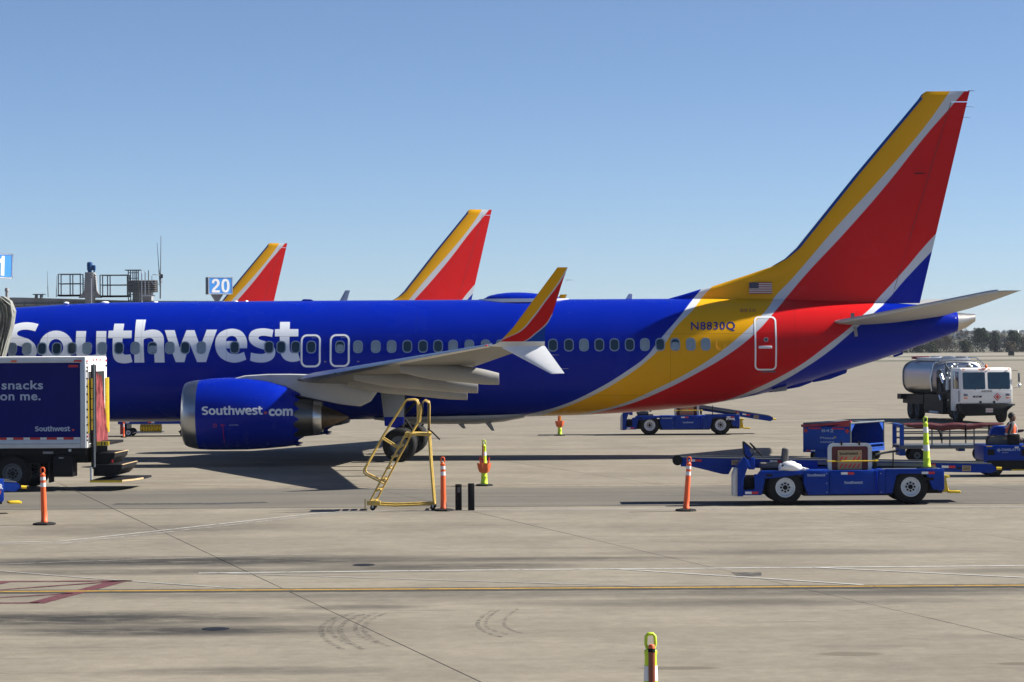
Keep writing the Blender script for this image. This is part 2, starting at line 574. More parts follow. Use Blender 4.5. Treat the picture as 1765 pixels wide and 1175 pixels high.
B6 = [(4.4, 1.0), (7.383, 1.893), (8.095, 2.103), (9.002, 2.533), (9.51, 2.837), (10.333, 3.395), (11.168, 4.081), (12.088, 4.828), (12.275, 4.963), (13.113, 5.866), (13.982, 6.766), (15.9, 8.7), (15.98, 12.4)]
LIV = [(B1, C_SIL), (B2, C_YEL), (B3, C_SIL), (B4, C_RED), (B5, C_SIL), (B6, C_BLUE)]
M['livery'] = livery_material('livery', LIV, C_BLUE, 1.0, 12.4, -1.0, 16.0, seams=True)
M['word_silver'] = livery_material('word_silver', [([(15.9, 1.0), (15.9, 12.4)], C_SIL)], (0.74, 0.77, 0.82), 1.0, 12.4, -1.0, 16.0, seams=True)
M['fin_livery'] = livery_material('fin_livery', LIV, C_BLUE, 1.0, 12.4, -1.0, 16.0)
YR = [(0.02, 3.80), (0.079, 3.845), (0.604, 4.099), (0.924, 4.432), (1.259, 4.872), (1.563, 5.266), (1.822, 5.675), (1.95, 5.9)]
RB = [(0.55, 3.80), (0.695, 3.824), (1.03, 4.051), (1.305, 4.293), (1.442, 4.505), (1.9, 5.2), (2.4, 5.9)]
_sh = lambda pts, d: [(a + d, b) for a, b in pts]
M['winglet_livery'] = livery_material('winglet_livery', [(_sh(YR, -0.02), C_SIL), (_sh(YR, 0.02), C_RED), (_sh(RB, -0.02), C_SIL), (_sh(RB, 0.015), (0.005, 0.05, 0.30))], C_YEL, 3.8, 5.9, -0.5, 2.6)

# ------------------------------------------------------------------ ground


def nd(nt, t, **kw):
    n = nt.nodes.new(t)
    for k, v in kw.items():
        if k in ('operation', 'data_type', 'blend_type', 'noise_dimensions', 'clamp'):
            setattr(n, k, v)
    return n


def concrete_material(name, base, joints=False):
    """weathered apron concrete in world metres: mottling, traffic streaks along x, a greyer service lane, oil spots"""
    m = bpy.data.materials.new(name)
    m.use_nodes = True
    nt = m.node_tree
    L = nt.links.new
    b = nt.nodes['Principled BSDF']
    b.inputs['Roughness'].default_value = 0.85
    b.inputs['Specular IOR Level'].default_value = 0.25
    geo = nt.nodes.new('ShaderNodeNewGeometry')
    pos = geo.outputs['Position']

    def noise(scale, detail, stretch=(1, 1, 1), rough=0.6, off=(0, 0, 0)):
        mp = nt.nodes.new('ShaderNodeMapping')
        mp.inputs['Scale'].default_value = stretch
        mp.inputs['Location'].default_value = off
        L(pos, mp.inputs['Vector'])
        n = nt.nodes.new('ShaderNodeTexNoise')
        n.inputs['Scale'].default_value = scale
        n.inputs['Detail'].default_value = detail
        n.inputs['Roughness'].default_value = rough
        L(mp.outputs[0], n.inputs['Vector'])
        return n.outputs['Fac']

    def rng(v, a, c, lo, hi):
        r = nt.nodes.new('ShaderNodeMapRange')
        r.inputs['From Min'].default_value = a
        r.inputs['From Max'].default_value = c
        r.inputs['To Min'].default_value = lo
        r.inputs['To Max'].default_value = hi
        L(v, r.inputs['Value'])
        return r.outputs[0]

    def mul(a, c, op='MULTIPLY'):
        n = nt.nodes.new('ShaderNodeMath')
        n.operation = op
        L(a, n.inputs[0])
        if isinstance(c, (int, float)):
            n.inputs[1].default_value = c
        else:
            L(c, n.inputs[1])
        return n.outputs[0]

    def mixc(f, a, c, blend='MIX'):
        n = nt.nodes.new('ShaderNodeMix')
        n.data_type = 'RGBA'
        n.blend_type = blend
        if isinstance(f, (int, float)):
            n.inputs['Factor'].default_value = f
        else:
            L(f, n.inputs['Factor'])
        for s, v in (('A', a), ('B', c)):
            if isinstance(v, tuple):
                n.inputs[s].default_value = (*v, 1)
            else:
                L(v, n.inputs[s])
        return n.outputs['Result']
    sep = nt.nodes.new('ShaderNodeSeparateXYZ')
    L(pos, sep.inputs[0])
    oi = nt.nodes.new('ShaderNodeObjectInfo')
    v = rng(noise(0.35, 7), 0.3, 0.7, 0.84, 1.13)                       # broad mottling
    v = mul(v, rng(noise(3.5, 8, rough=0.75), 0.25, 0.75, 0.80, 1.18))  # grain
    v = mul(v, rng(noise(0.22, 6, (0.5, 2.2, 1)), 0.35, 0.7, 1.05, 0.86))   # streaks along the traffic direction
    v = mul(v, rng(noise(26, 3, rough=0.8), 0.2, 0.8, 0.88, 1.12))
    v = mul(v, rng(noise(1.3, 9, (0.8, 1.2, 1), 0.8, (21, 4, 0)), 0.3, 0.7, 0.86, 1.12))
    v = mul(v, rng(noise(7, 4, (1, 1.6, 1), 0.7, (2, 9, 0)), 0.62, 0.74, 1.0, 0.80))
    v = mul(v, rng(oi.outputs['Random'], 0, 1, 0.985, 1.015))
    col = mixc(1.0, base, v, 'MULTIPLY')
    # thin dark drip and skid streaks
    st = rng(noise(0.9, 7, (0.16, 1.9, 1), 0.7, (3, 11, 0)), 0.57, 0.74, 0, 0.6)
    col = mixc(st, col, (0.052, 0.047, 0.040))
    # oily patches left where vehicles stand (each an ellipse with ragged edge)
    rag = noise(1.1, 10, (0.45, 1.5, 1), 0.85, (7, 2, 0))
    for (cx, cy, rx, ry, k) in [(-5.8, 42.9, 5.2, 0.85, 0.85), (-5.2, 40.9, 4.6, 0.45, 0.5), (-6.2, 33.9, 3.6, 0.75, 0.8), (-4.6, 32.4, 2.4, 0.5, 0.9), (-1.2, 41.6, 2.4, 0.45, 0.6), (0.9, 42.9, 2.2, 0.4, 0.55),
                                (-2.3, 35.2, 0.9, 0.3, 0.55), (3.4, 35.6, 3.4, 0.45, 0.4), (-0.4, 37.0, 9.0, 0.55, 0.38), (6.2, 37.0, 3.4, 0.6, 0.4), (-3.0, 28.4, 1.6, 0.3, 0.4), (5.0, 44.0, 3.2, 0.5, 0.4), (-7.5, 50.5, 3.0, 1.5, 0.35), (9.0, 40.2, 2.4, 0.4, 0.4)]:
        dx = mul(mul(sep.outputs['X'], cx, 'SUBTRACT'), 1 / (rx * 1.1))
        dy = mul(mul(sep.outputs['Y'], cy, 'SUBTRACT'), 1 / (ry * 1.35))
        d = mul(mul(dx, dx), mul(dy, dy), 'ADD')
        f = rng(d, 0.1, 1.25, 1.0, 0.0)
        f = mul(f, rng(rag, 0.34, 0.52, 0, min(0.92, k * 1.2)))
        col = mixc(f, col, (0.017, 0.016, 0.015))
    # damp / repaired spots, paler brown
    for (cx, cy, rx, ry) in [(4.05, 29.6, 0.42, 0.22), (5.9, 28.6, 0.32, 0.16), (1.9, 28.4, 0.5, 0.16), (6.6, 28.7, 0.2, 0.1)]:
        dx = mul(mul(sep.outputs['X'], cx, 'SUBTRACT'), 1 / rx)
        dy = mul(mul(sep.outputs['Y'], cy, 'SUBTRACT'), 1 / ry)
        d = mul(mul(dx, dx), mul(dy, dy), 'ADD')
        col = mixc(mul(rng(d, 0.6, 1.1, 0.65, 0.0), rng(rag, 0.25, 0.5, 0.3, 1)), col, (0.082, 0.070, 0.049))
    # the service lane in front of the stands is worn darker and greyer
    yy = mul(sep.outputs['Y'], rng(noise(0.25, 4, (1, 1, 1)), 0, 1, -0.4, 0.4), 'ADD')
    lane = mul(rng(yy, 56.7, 57.2, 0, 1), rng(yy, 63.8, 64.6, 1, 0))
    col = mixc(mul(lane, rng(noise(0.3, 5, (0.3, 2.5, 1)), 0.3, 0.7, 0.55, 0.95)), col, (0.086, 0.080, 0.070))
    if joints:
        # joints of the slabs too far away to pick out one by one, in the same grid as the near slabs
        for (nx, ny, off) in ((0.9578, 0.2873, 7.5), (-0.2873, 0.9578, 30.6)):
            p = mul(mul(sep.outputs['X'], nx), mul(sep.outputs['Y'], ny), 'ADD')
            p = mul(mul(p, off, 'SUBTRACT'), 1 / 7.5)
            fr = nt.nodes.new('ShaderNodeMath')
            fr.operation = 'PINGPONG'
            fr.inputs[1].default_value = 0.5
            L(p, fr.inputs[0])
            col = mixc(rng(fr.outputs[0], 0.002, 0.006, 0.7, 0.0), col, (0.04, 0.038, 0.035))
    L(col, b.inputs['Base Color'])
    bp = nt.nodes.new('ShaderNodeBump')
    bp.inputs['Strength'].default_value = 0.25
    bp.inputs['Distance'].default_value = 0.01
    L(noise(9, 8, rough=0.8), bp.inputs['Height'])
    L(bp.outputs[0], b.inputs['Normal'])
    return m


CONC = (0.194, 0.171, 0.133)
M['concrete'] = concrete_material('concrete', CONC)
M['concrete_far'] = concrete_material('concrete_far', CONC, joints=True)
M['sealant'] = mat('sealant', (0.038, 0.036, 0.033), 0.85, vary=0.3, scale=1.5)
M['dry_field'] = mat('dry_field', (0.085, 0.078, 0.05), 0.95, vary=0.25, scale=0.02)
M['dry_grass'] = mat('dry_grass', (0.068, 0.068, 0.034), 0.95, vary=0.3, scale=0.08)
M['runway'] = mat('runway', (0.185, 0.164, 0.130), 0.9, vary=0.1, scale=0.04)


def worn_paint(name, col, cover=0.75, scale=5.0):
    """road paint with chips through which the concrete shows"""
    m = mat(name, col, 0.75, vary=0.12, scale=2.0)
    nt = m.node_tree
    b = nt.nodes['Principled BSDF']
    geo = nt.nodes.new('ShaderNodeNewGeometry')
    nz = nt.nodes.new('ShaderNodeTexNoise')
    nz.inputs['Scale'].default_value = scale
    nz.inputs['Detail'].default_value = 8
    nz.inputs['Roughness'].default_value = 0.75
    nt.links.new(geo.outputs['Position'], nz.inputs['Vector'])
    r = nt.nodes.new('ShaderNodeMapRange')
    t = 0.32 + 0.36 * cover
    r.inputs['From Min'].default_value = t - 0.14
    r.inputs['From Max'].default_value = t + 0.14
    r.inputs['To Min'].default_value = 1
    r.inputs['To Max'].default_value = 0
    nt.links.new(nz.outputs['Fac'], r.inputs['Value'])
    nt.links.new(r.outputs[0], b.inputs['Alpha'])
    return m


M['line_white'] = worn_paint('line_white', (0.34, 0.335, 0.315), 0.86, 3.0)
M['line_faint'] = worn_paint('line_faint', (0.27, 0.262, 0.243), 0.68, 3.0)
M['line_yellow'] = worn_paint('line_yellow', (0.29, 0.172, 0.024), 0.85, 4.0)
M['line_black'] = worn_paint('line_black', (0.04, 0.039, 0.037), 0.75, 3.0)
M['line_maroon'] = worn_paint('line_maroon', (0.10, 0.024, 0.030), 0.80, 4.0)
M['line_orange'] = worn_paint('line_orange', (0.26, 0.14, 0.06), 0.45, 2.0)
M['tyre_mark'] = worn_paint('tyre_mark', (0.076, 0.068, 0.056), 0.22, 9.0)
M['patch_dark'] = worn_paint('patch_dark', (0.045, 0.044, 0.046), 0.55, 3.0)


def sheet(name, pts, m, z=0.0, kind='structure', parent=None):
    mb = MB()
    mb._faces([(p[0], p[1], z) for p in pts], [tuple(range(len(pts)))])
    o = mb.build(name, m, parent, smooth=0)
    for p in o.data.polygons:
        if p.normal.z < 0:
            p.flip()
    if kind:
        o['kind'] = kind
    return o


def strip(name, pts, w, m, z=0.004, parent=None):
    mb = MB()
    pts = [Vector((p[0], p[1], 0)) for p in pts]
    n = len(pts)
    rows = []
    for i, p in enumerate(pts):
        d = (pts[min(i + 1, n - 1)] - pts[max(i - 1, 0)]).normalized()
        s = Vector((-d.y, d.x, 0)) * (w / 2)
        rows.append([(p + s + Vector((0, 0, z)))[:], (p - s + Vector((0, 0, z)))[:]])
    mb.loft(rows, caps=False, close=False)
    o = mb.build(name, m, parent, smooth=0)
    for p in o.data.polygons:
        if p.normal.z < 0:
            p.flip()
    o['kind'] = 'structure'
    return o


# the airfield itself, out to the horizon, then the paved surfaces on it
field = sheet('ground', [(-6000, -300), (6000, -300), (6000, 7000), (-6000, 7000)], M['dry_field'], -0.06)
apron = sheet('apron', [(-420, -60), (420, -60), (420, 468), (-420, 468)], M['concrete_far'], -0.012)
sheet('joint_sealant', [(-6.2, 24), (6.2, 24), (22.8, 104), (-22.8, 104)], M['sealant'], -0.008, parent=apron)
sheet('grass_strip', [(-420, 468), (420, 468), (420, 505), (-420, 505)], M['dry_grass'], -0.05)
sheet('taxiway', [(-900, 505), (900, 505), (900, 596), (-900, 596)], M['runway'], -0.02)
sheet('grass_strip', [(-900, 596), (900, 596), (900, 640), (-900, 640)], M['dry_grass'], -0.05)
sheet('runway', [(-1500, 640), (1500, 640), (1500, 800), (-1500, 800)], M['runway'], -0.02)


def in_view(x, y):
    return 22.5 < y < 112 and abs(x) < y * 0.2085 + 3.0


slab_me = {}
_ux, _uy = Vector((0.9578, 0.2873)), Vector((-0.2873, 0.9578))
SP = 7.5
_cnt = 0
for i in range(-4, 9):
    for j in range(1, 16):
        c = _ux * (7.5 + (i + 0.5) * SP) + _uy * (30.6 + (j - 3 + 0.5) * SP)
        pts = [c + _ux * a * SP / 2 + _uy * d * SP / 2 for a in (-1, 0, 1) for d in (-1, 0, 1)]
        if not any(in_view(p.x, p.y) for p in pts) or c.y > 112 or c.y < 19:
            continue
        k = (i * 7 + j * 3) % 4
        if k not in slab_me:
            mb = MB()
            g = 0.005 + 0.001 * k
            mb.box((0, 0, -0.15), (SP - 2 * g, SP - 0.006, 0.30), bev=0.005)
            o = mb.build('slab', M['concrete'], apron, smooth=0)
            slab_me[k] = o.data
        else:
            o = bpy.data.objects.new('slab', slab_me[k])
            COL.objects.link(o)
            o.parent = apron
        o.location = (c.x, c.y, random.uniform(-0.0025, 0.0))
        o.rotation_euler = (0, 0, math.atan2(0.2873, 0.9578) + random.choice((0, 1)) * PI)
        _cnt += 1
print('slabs', _cnt)

# painted markings
strip('taxi_line', [(-40, 37.72), (40, 37.69)], 0.56, M['line_black'], 0.004)
strip('taxi_line', [(-40, 37.72), (40, 37.69)], 0.20, M['line_yellow'], 0.008)
strip('stand_line', [(-30, 46.9), (-9.6, 46.85), (-8.6, 46.9), (-7.05, 49.55), (-5.36, 52.5), (-4.3, 54.3), (-3.9, 54.75), (-3.0, 55.25), (-1.34, 55.35), (30, 55.2)], 0.10, M['line_faint'], 0.004)
strip('stand_line', [(-30, 47.35), (-9.6, 47.30), (-8.75, 47.45), (-7.3, 49.85), (-5.6, 52.85), (-4.5, 54.75), (-4.1, 55.2), (-3.1, 55.65), (-1.34, 55.75), (30, 55.6)], 0.10, M['line_white'], 0.004)
strip('lane_line', [(-5.2, 40.62), (-0.02, 40.87), (8.54, 41.03), (40, 41.3)], 0.14, M['line_white'], 0.004)


def arc_pts(p0, p1, p2, n=14):
    out = []
    for i in range(n + 1):
        t = i / n
        out.append(((1 - t) ** 2 * p0[0] + 2 * t * (1 - t) * p1[0] + t * t * p2[0], (1 - t) ** 2 * p0[1] + 2 * t * (1 - t) * p1[1] + t * t * p2[1]))
    return out


strip('lane_line', arc_pts((1.6, 40.95), (3.0, 39.9), (5.4, 37.95)), 0.10, M['line_white'], 0.006)
strip('lane_line', arc_pts((5.0, 40.95), (6.7, 39.9), (10.5, 37.4)), 0.10, M['line_white'], 0.006)
strip('lane_line', arc_pts((-4.9, 40.62), (-2.6, 39.6), (2.0, 38.0)), 0.08, M['line_faint'], 0.006)
strip('lane_line', arc_pts((-9.5, 42.0), (-7.0, 39.8), (-4.2, 38.0)), 0.08, M['line_faint'], 0.006)
strip('lane_line', arc_pts((-12, 41.2), (-6.5, 43.6), (-3.2, 44.2)), 0.06, M['line_faint'], 0.005)
strip('edge_line', [(-40, 68.9), (-12, 68.4), (-6.77, 65.2), (-0.5, 65.5), (40, 66.0)], 0.11, M['line_orange'], 0.004)
# maroon hatched box
for a, c, w in [((-14, 39.33), (-6.1, 39.36), 0.16), ((-14, 36.05), (-6.95, 36.05), 0.16), ((-6.28, 39.42), (-7.0, 36.0), 0.28), ((-8.15, 39.3), (-9.3, 36.0), 0.28), ((-8.1, 37.9), (-6.3, 39.3), 0.12), ((-9.0, 36.1), (-6.7, 37.4), 0.12), ((-10.4, 36.1), (-8.2, 37.5), 0.12), ((-11.4, 37.4), (-8.3, 39.3), 0.12)]:
    strip('hatched_marking', [a, c], w, M['line_maroon'], 0.006)
# tyre scrubs where tugs turn: curved pairs of tread ribs
for x0, k in ((-2.55, 1.0), (-2.42, .8), (-2.30, 1), (-2.08, 0.8), (-1.97, 0.9), (-0.42, .6), (-0.30, .5), (-0.05, .5)):
    strip('tyre_mark', arc_pts((x0 + 0.22 * k, 35.3 - k), (x0 - 0.32, 32.6), (x0 + 0.45 * k, 30.3 + (1 - k) * 3)), 0.06 * k + 0.02, M['tyre_mark'], 0.004)
# flat round covers and a patched square in the pavement
for x, y, r in ((-3.95, 32.6, 0.18), (-2.55, 41.95, 0.19), (-10.6, 44.0, 0.2)):
    mb = MB()
    mb.cyl((x, y, -0.02), (x, y, 0.006), r, seg=24)
    tag(mb.build('utility_cover', M['black_steel'], apron), kind=None)
sheet('pavement_patch', [(3.55, 40.15), (4.05, 40.2), (4.0, 39.6), (3.6, 39.55)], M['patch_dark'], 0.003)
strip('pavement_patch', [(-9.5, 58.6), (-7.0, 58.5), (-5.9, 58.9)], 0.5, M['patch_dark'], 0.003)
strip('expansion_joint', [(-60, 57.0), (60, 56.7)], 0.10, M['sealant'], 0.003)
strip('expansion_joint', [(-60, 64.5), (60, 64.6)], 0.08, M['patch_dark'], 0.003)
strip('expansion_joint', [(-3.5, 60.6), (60, 60.2)], 0.06, M['patch_dark'], 0.003)

# ------------------------------------------------------------------ the airliner (own metres: x aft, y away from the camera side, z up)
PROF = [(-24.1, 2.78, 2.62, 0.06), (-23.9, 3.02, 2.30, 0.32), (-23.4, 3.42, 2.02, 0.66), (-22.6, 3.92, 1.70, 1.02), (-21.6, 4.42, 1.48, 1.36), (-20.4, 4.82, 1.34, 1.62), (-19.0, 5.00, 1.27, 1.78), (-17.5, 5.05, 1.24, 1.85), (-16.6, 5.08, 1.24, 1.87), (-15.2, 5.165, 1.24, 1.88), (-13.6, 5.225, 1.24, 1.88), (-11.5, 5.238, 1.24, 1.88), (-5.5, 5.247, 1.27, 1.88), (0.34, 5.238, 1.33, 1.88), (2.35, 5.235, 1.377, 1.865), (3.6, 5.234, 1.44, 1.84), (4.88, 5.232, 1.525, 1.80), (6.13, 5.23, 1.65, 1.73), (7.1, 5.225, 1.81, 1.655), (8.1, 5.215, 2.0, 1.57), (9.05, 5.20, 2.225, 1.47), (10.0, 5.17, 2.48, 1.36), (11.0, 5.13, 2.79, 1.21), (12.12, 5.08, 3.13, 1.03), (13.0, 5.02, 3.43, 0.86), (13.8, 4.955, 3.71, 0.68), (14.4, 4.84, 3.93, 0.50), (14.78, 4.72, 4.08, 0.36)]


def fus(x):
    x = max(PROF[0][0], min(PROF[-1][0], x))
    for a, b in zip(PROF, PROF[1:]):
        if x <= b[0]:
            t = (x - a[0]) / (b[0] - a[0])
            return [a[i] + (b[i] - a[i]) * t for i in (1, 2, 3)]


def fus_y(x, z):
    zt, zb, hw = fus(x)
    q = (z - (zt + zb) / 2) / ((zt - zb) / 2)
    return -hw * math.sqrt(max(0.0, 1 - q * q))


def wrap_on_fuselage(me, lift=0.004):
    """lay flat lettering (x, z) on the curved side of the fuselage"""
    bm = bmesh.new()
    bm.from_mesh(me)
    zs = [v.co.z for v in bm.verts]
    z = min(zs) + 0.08
    while z < max(zs):
        bmesh.ops.bisect_plane(bm, geom=bm.verts[:] + bm.edges[:] + bm.faces[:], plane_co=(0, 0, z), plane_no=(0, 0, 1))
        z += 0.08
    for v in bm.verts:
        v.co.y = fus_y(v.co.x, v.co.z) - lift
    bm.to_mesh(me)
    bm.free()
    return me


def catmull(pts, n=5):
    """outline points; a third value marks a corner. Smooth runs between corners become curves."""
    out = []
    N = len(pts)
    for i in range(N):
        p0, p1, p2, p3 = pts[i - 1], pts[i], pts[(i + 1) % N], pts[(i + 2) % N]
        c1, c2 = len(p1) > 2, len(p2) > 2
        out.append((p1[0], p1[1]))
        if c1 and c2:
            continue
        a = p1 if c1 else p0
        d = p2 if c2 else p3
        for k in range(1, n):
            t = k / n
            out.append(tuple(0.5 * ((2 * p1[j]) + (-a[j] + p2[j]) * t + (2 * a[j] - 5 * p1[j] + 4 * p2[j] - d[j]) * t * t + (-a[j] + 3 * p1[j] - 3 * p2[j] + d[j]) * t ** 3) for j in (0, 1)))
    return out


def ell(cx, cy, rx, ry, n=28):
    return [(cx + rx * math.cos(2 * PI * i / n), cy + ry * math.sin(2 * PI * i / n)) for i in range(n)]


K = 1
# the word's letters as outlines on a 9.8-units-per-step grid (x right, y down)
GA = [catmull([(545, 180, K), (497, 302, K), (430, 285), (330, 272), (240, 285), (192, 320), (190, 350), (215, 375), (300, 405), (380, 430), (440, 470), (490, 520), (520, 590), (525, 640), (512, 700), (470, 765), (400, 810), (300, 835), (200, 838), (100, 825), (20, 800, K), (50, 675, K), (120, 695), (210, 712), (300, 708), (350, 690), (372, 660), (370, 625), (340, 590), (270, 562), (180, 535), (90, 500), (40, 465), (15, 420), (8, 350), (30, 280), (70, 230), (140, 185), (240, 157), (350, 148), (450, 158)]),
      ell(855, 565, 290, 275), ell(852, 570, 122, 138),
      catmull([(1197, 298, K), (1187, 520), (1186, 640), (1200, 730), (1240, 795), (1300, 830), (1380, 840), (1460, 832), (1525, 806, K), (1525, 828, K), (1690, 828, K), (1707, 298, K), (1538, 298, K), (1525, 690, K), (1470, 703), (1410, 702), (1362, 680), (1345, 630), (1352, 480), (1365, 298, K)])]
GB = [catmull([(170, 172, K), (338, 172, K), (325, 290, K), (470, 290, K), (465, 418, K), (312, 420, K), (305, 600), (308, 660), (330, 690), (370, 698), (435, 688, K), (462, 818, K), (400, 835), (310, 842), (220, 825), (165, 780), (140, 710), (138, 600), (148, 418, K), (68, 418, K), (78, 292, K), (158, 290, K)]),
      catmull([(537, 103, K), (703, 103, K), (680, 300, K), (740, 282), (830, 272), (920, 290), (980, 340), (1008, 410), (1010, 520), (1003, 828, K), (835, 828, K), (838, 500), (836, 455), (815, 425), (770, 413), (715, 420), (668, 438, K), (660, 830, K), (492, 830, K)]),
      [(1027, 283), (1195, 283), (1272, 580), (1395, 283), (1530, 283), (1621, 565), (1737, 275), (1910, 275), (1702, 820), (1550, 820), (1445, 510), (1335, 822), (1190, 822)]]
GC = [catmull([(738, 588, K), (385, 590, K), (400, 630), (435, 665), (500, 685), (590, 682), (685, 650, K), (712, 778, K), (640, 805), (560, 825), (480, 828), (370, 800), (280, 740), (225, 650), (205, 540), (220, 430), (275, 340), (370, 282), (490, 258), (600, 275), (680, 325), (730, 410), (745, 500)]),
      catmull([(388, 468, K), (400, 430), (435, 395), (490, 380), (545, 395), (575, 435), (582, 468, K)]),
      catmull([(1195, 278, K), (1170, 402, K), (1080, 382), (1000, 378), (950, 395), (940, 420), (965, 445), (1060, 475), (1150, 520), (1195, 575), (1212, 640), (1195, 715), (1140, 780), (1050, 818), (960, 828), (860, 820), (775, 795, K), (800, 660, K), (880, 678), (970, 685), (1030, 675), (1048, 645), (1030, 615), (970, 595), (890, 565), (820, 515), (780, 450), (782, 370), (830, 300), (920, 262), (1030, 252), (1120, 262)]),
      catmull([(1308, 143, K), (1475, 143, K), (1470, 265, K), (1617, 265, K), (1612, 390, K), (1462, 392, K), (1455, 600), (1470, 650), (1510, 672), (1592, 670, K), (1617, 790, K), (1550, 810), (1460, 815), (1370, 785), (1315, 720), (1295, 630), (1298, 390, K), (1217, 390, K), (1222, 268, K), (1305, 265, K)])]
WORD = []
for loops, off in ((GA, 10), (GB, 180), (GC, 350)):
    for lp in loops:
        WORD.append([(0.019094 * (off + x / 9.806) + 0.0015 * (540 + y / 9.806) - 17.641, 15.158 - 0.00012 * (off + x / 9.806) - 0.01906 * (540 + y / 9.806)) for x, y in lp])
WX0, WX1 = min(p[0] for l in WORD for p in l), max(p[0] for l in WORD for p in l)
WZ0 = 3.02


def wordmark(width, height_scale=1.0, thin=0.0):
    """the airline's word as flat outlines, baseline at 0, starting at x = 0"""
    k = width / (WX1 - WX0)
    return outline_mesh([[((x - WX0) * k, (z - WZ0 + (x - WX0) * 0.0 - 0.05) * k * height_scale) for x, z in lp] for lp in WORD])


def heart_mesh(s):
    pts = []
    for i in range(24):
        t = 2 * PI * i / 24
        pts.append((s * math.sin(t) ** 3, s * (13 * math.cos(t) - 5 * math.cos(2 * t) - 2 * math.cos(3 * t) - math.cos(4 * t)) / 16))
    return outline_mesh([pts])


def fz(x, q):
    zt, zb, hw = fus(x)
    return (zt + zb) / 2 + q * (zt - zb) / 2


def rrect(w, h, r, n=4):
    out = []
    for cx, cz, a0 in ((w / 2 - r, h / 2 - r, 0), (-w / 2 + r, h / 2 - r, 90), (-w / 2 + r, -h / 2 + r, 180), (w / 2 - r, -h / 2 + r, 270)):
        for k in range(n + 1):
            a = R(a0 + 90 * k / n)
            out.append((cx + r * math.cos(a), cz + r * math.sin(a)))
    return out


def ring_mesh(mb, outer, inner, y0, y1):
    """a flat frame standing in x,z between two outlines with the same number of points"""
    n = len(outer)
    vs = [(p[0], y0, p[1]) for p in outer] + [(p[0], y1, p[1]) for p in outer] + [(p[0], y1, p[1]) for p in inner] + [(p[0], y0, p[1]) for p in inner]
    fs = []
    for i in range(n):
        j = (i + 1) % n
        fs += [(i, j, n + j, n + i), (n + i, n + j, 2 * n + j, 2 * n + i), (2 * n + i, 2 * n + j, 3 * n + j, 3 * n + i)]
    mb._faces(vs, fs)


def airfoil(n=14):
    """upper and lower curve of a unit-chord section: list of (x, half thickness)"""
    out = []
    for i in range(n + 1):
        x = 0.5 * (1 - math.cos(PI * i / n))
        t = 2.96 * math.sqrt(x) - 1.26 * x - 3.52 * x * x + 2.84 * x ** 3 - 1.02 * x ** 4
        out.append((x, max(t / 2.0 * 1.0, 0.004)))
    return out


AF = airfoil()


def foil_ring(le, te, up, lo, nrm):
    """closed section ring from a leading to a trailing edge point; up / lo thickness along nrm"""
    le, te, nrm = Vector(le), Vector(te), Vector(nrm)
    c = te - le
    top = [le + c * x + nrm * (t * up) for x, t in AF]
    bot = [le + c * x - nrm * (t * lo) for x, t in reversed(AF[1:-1])]
    return top + bot


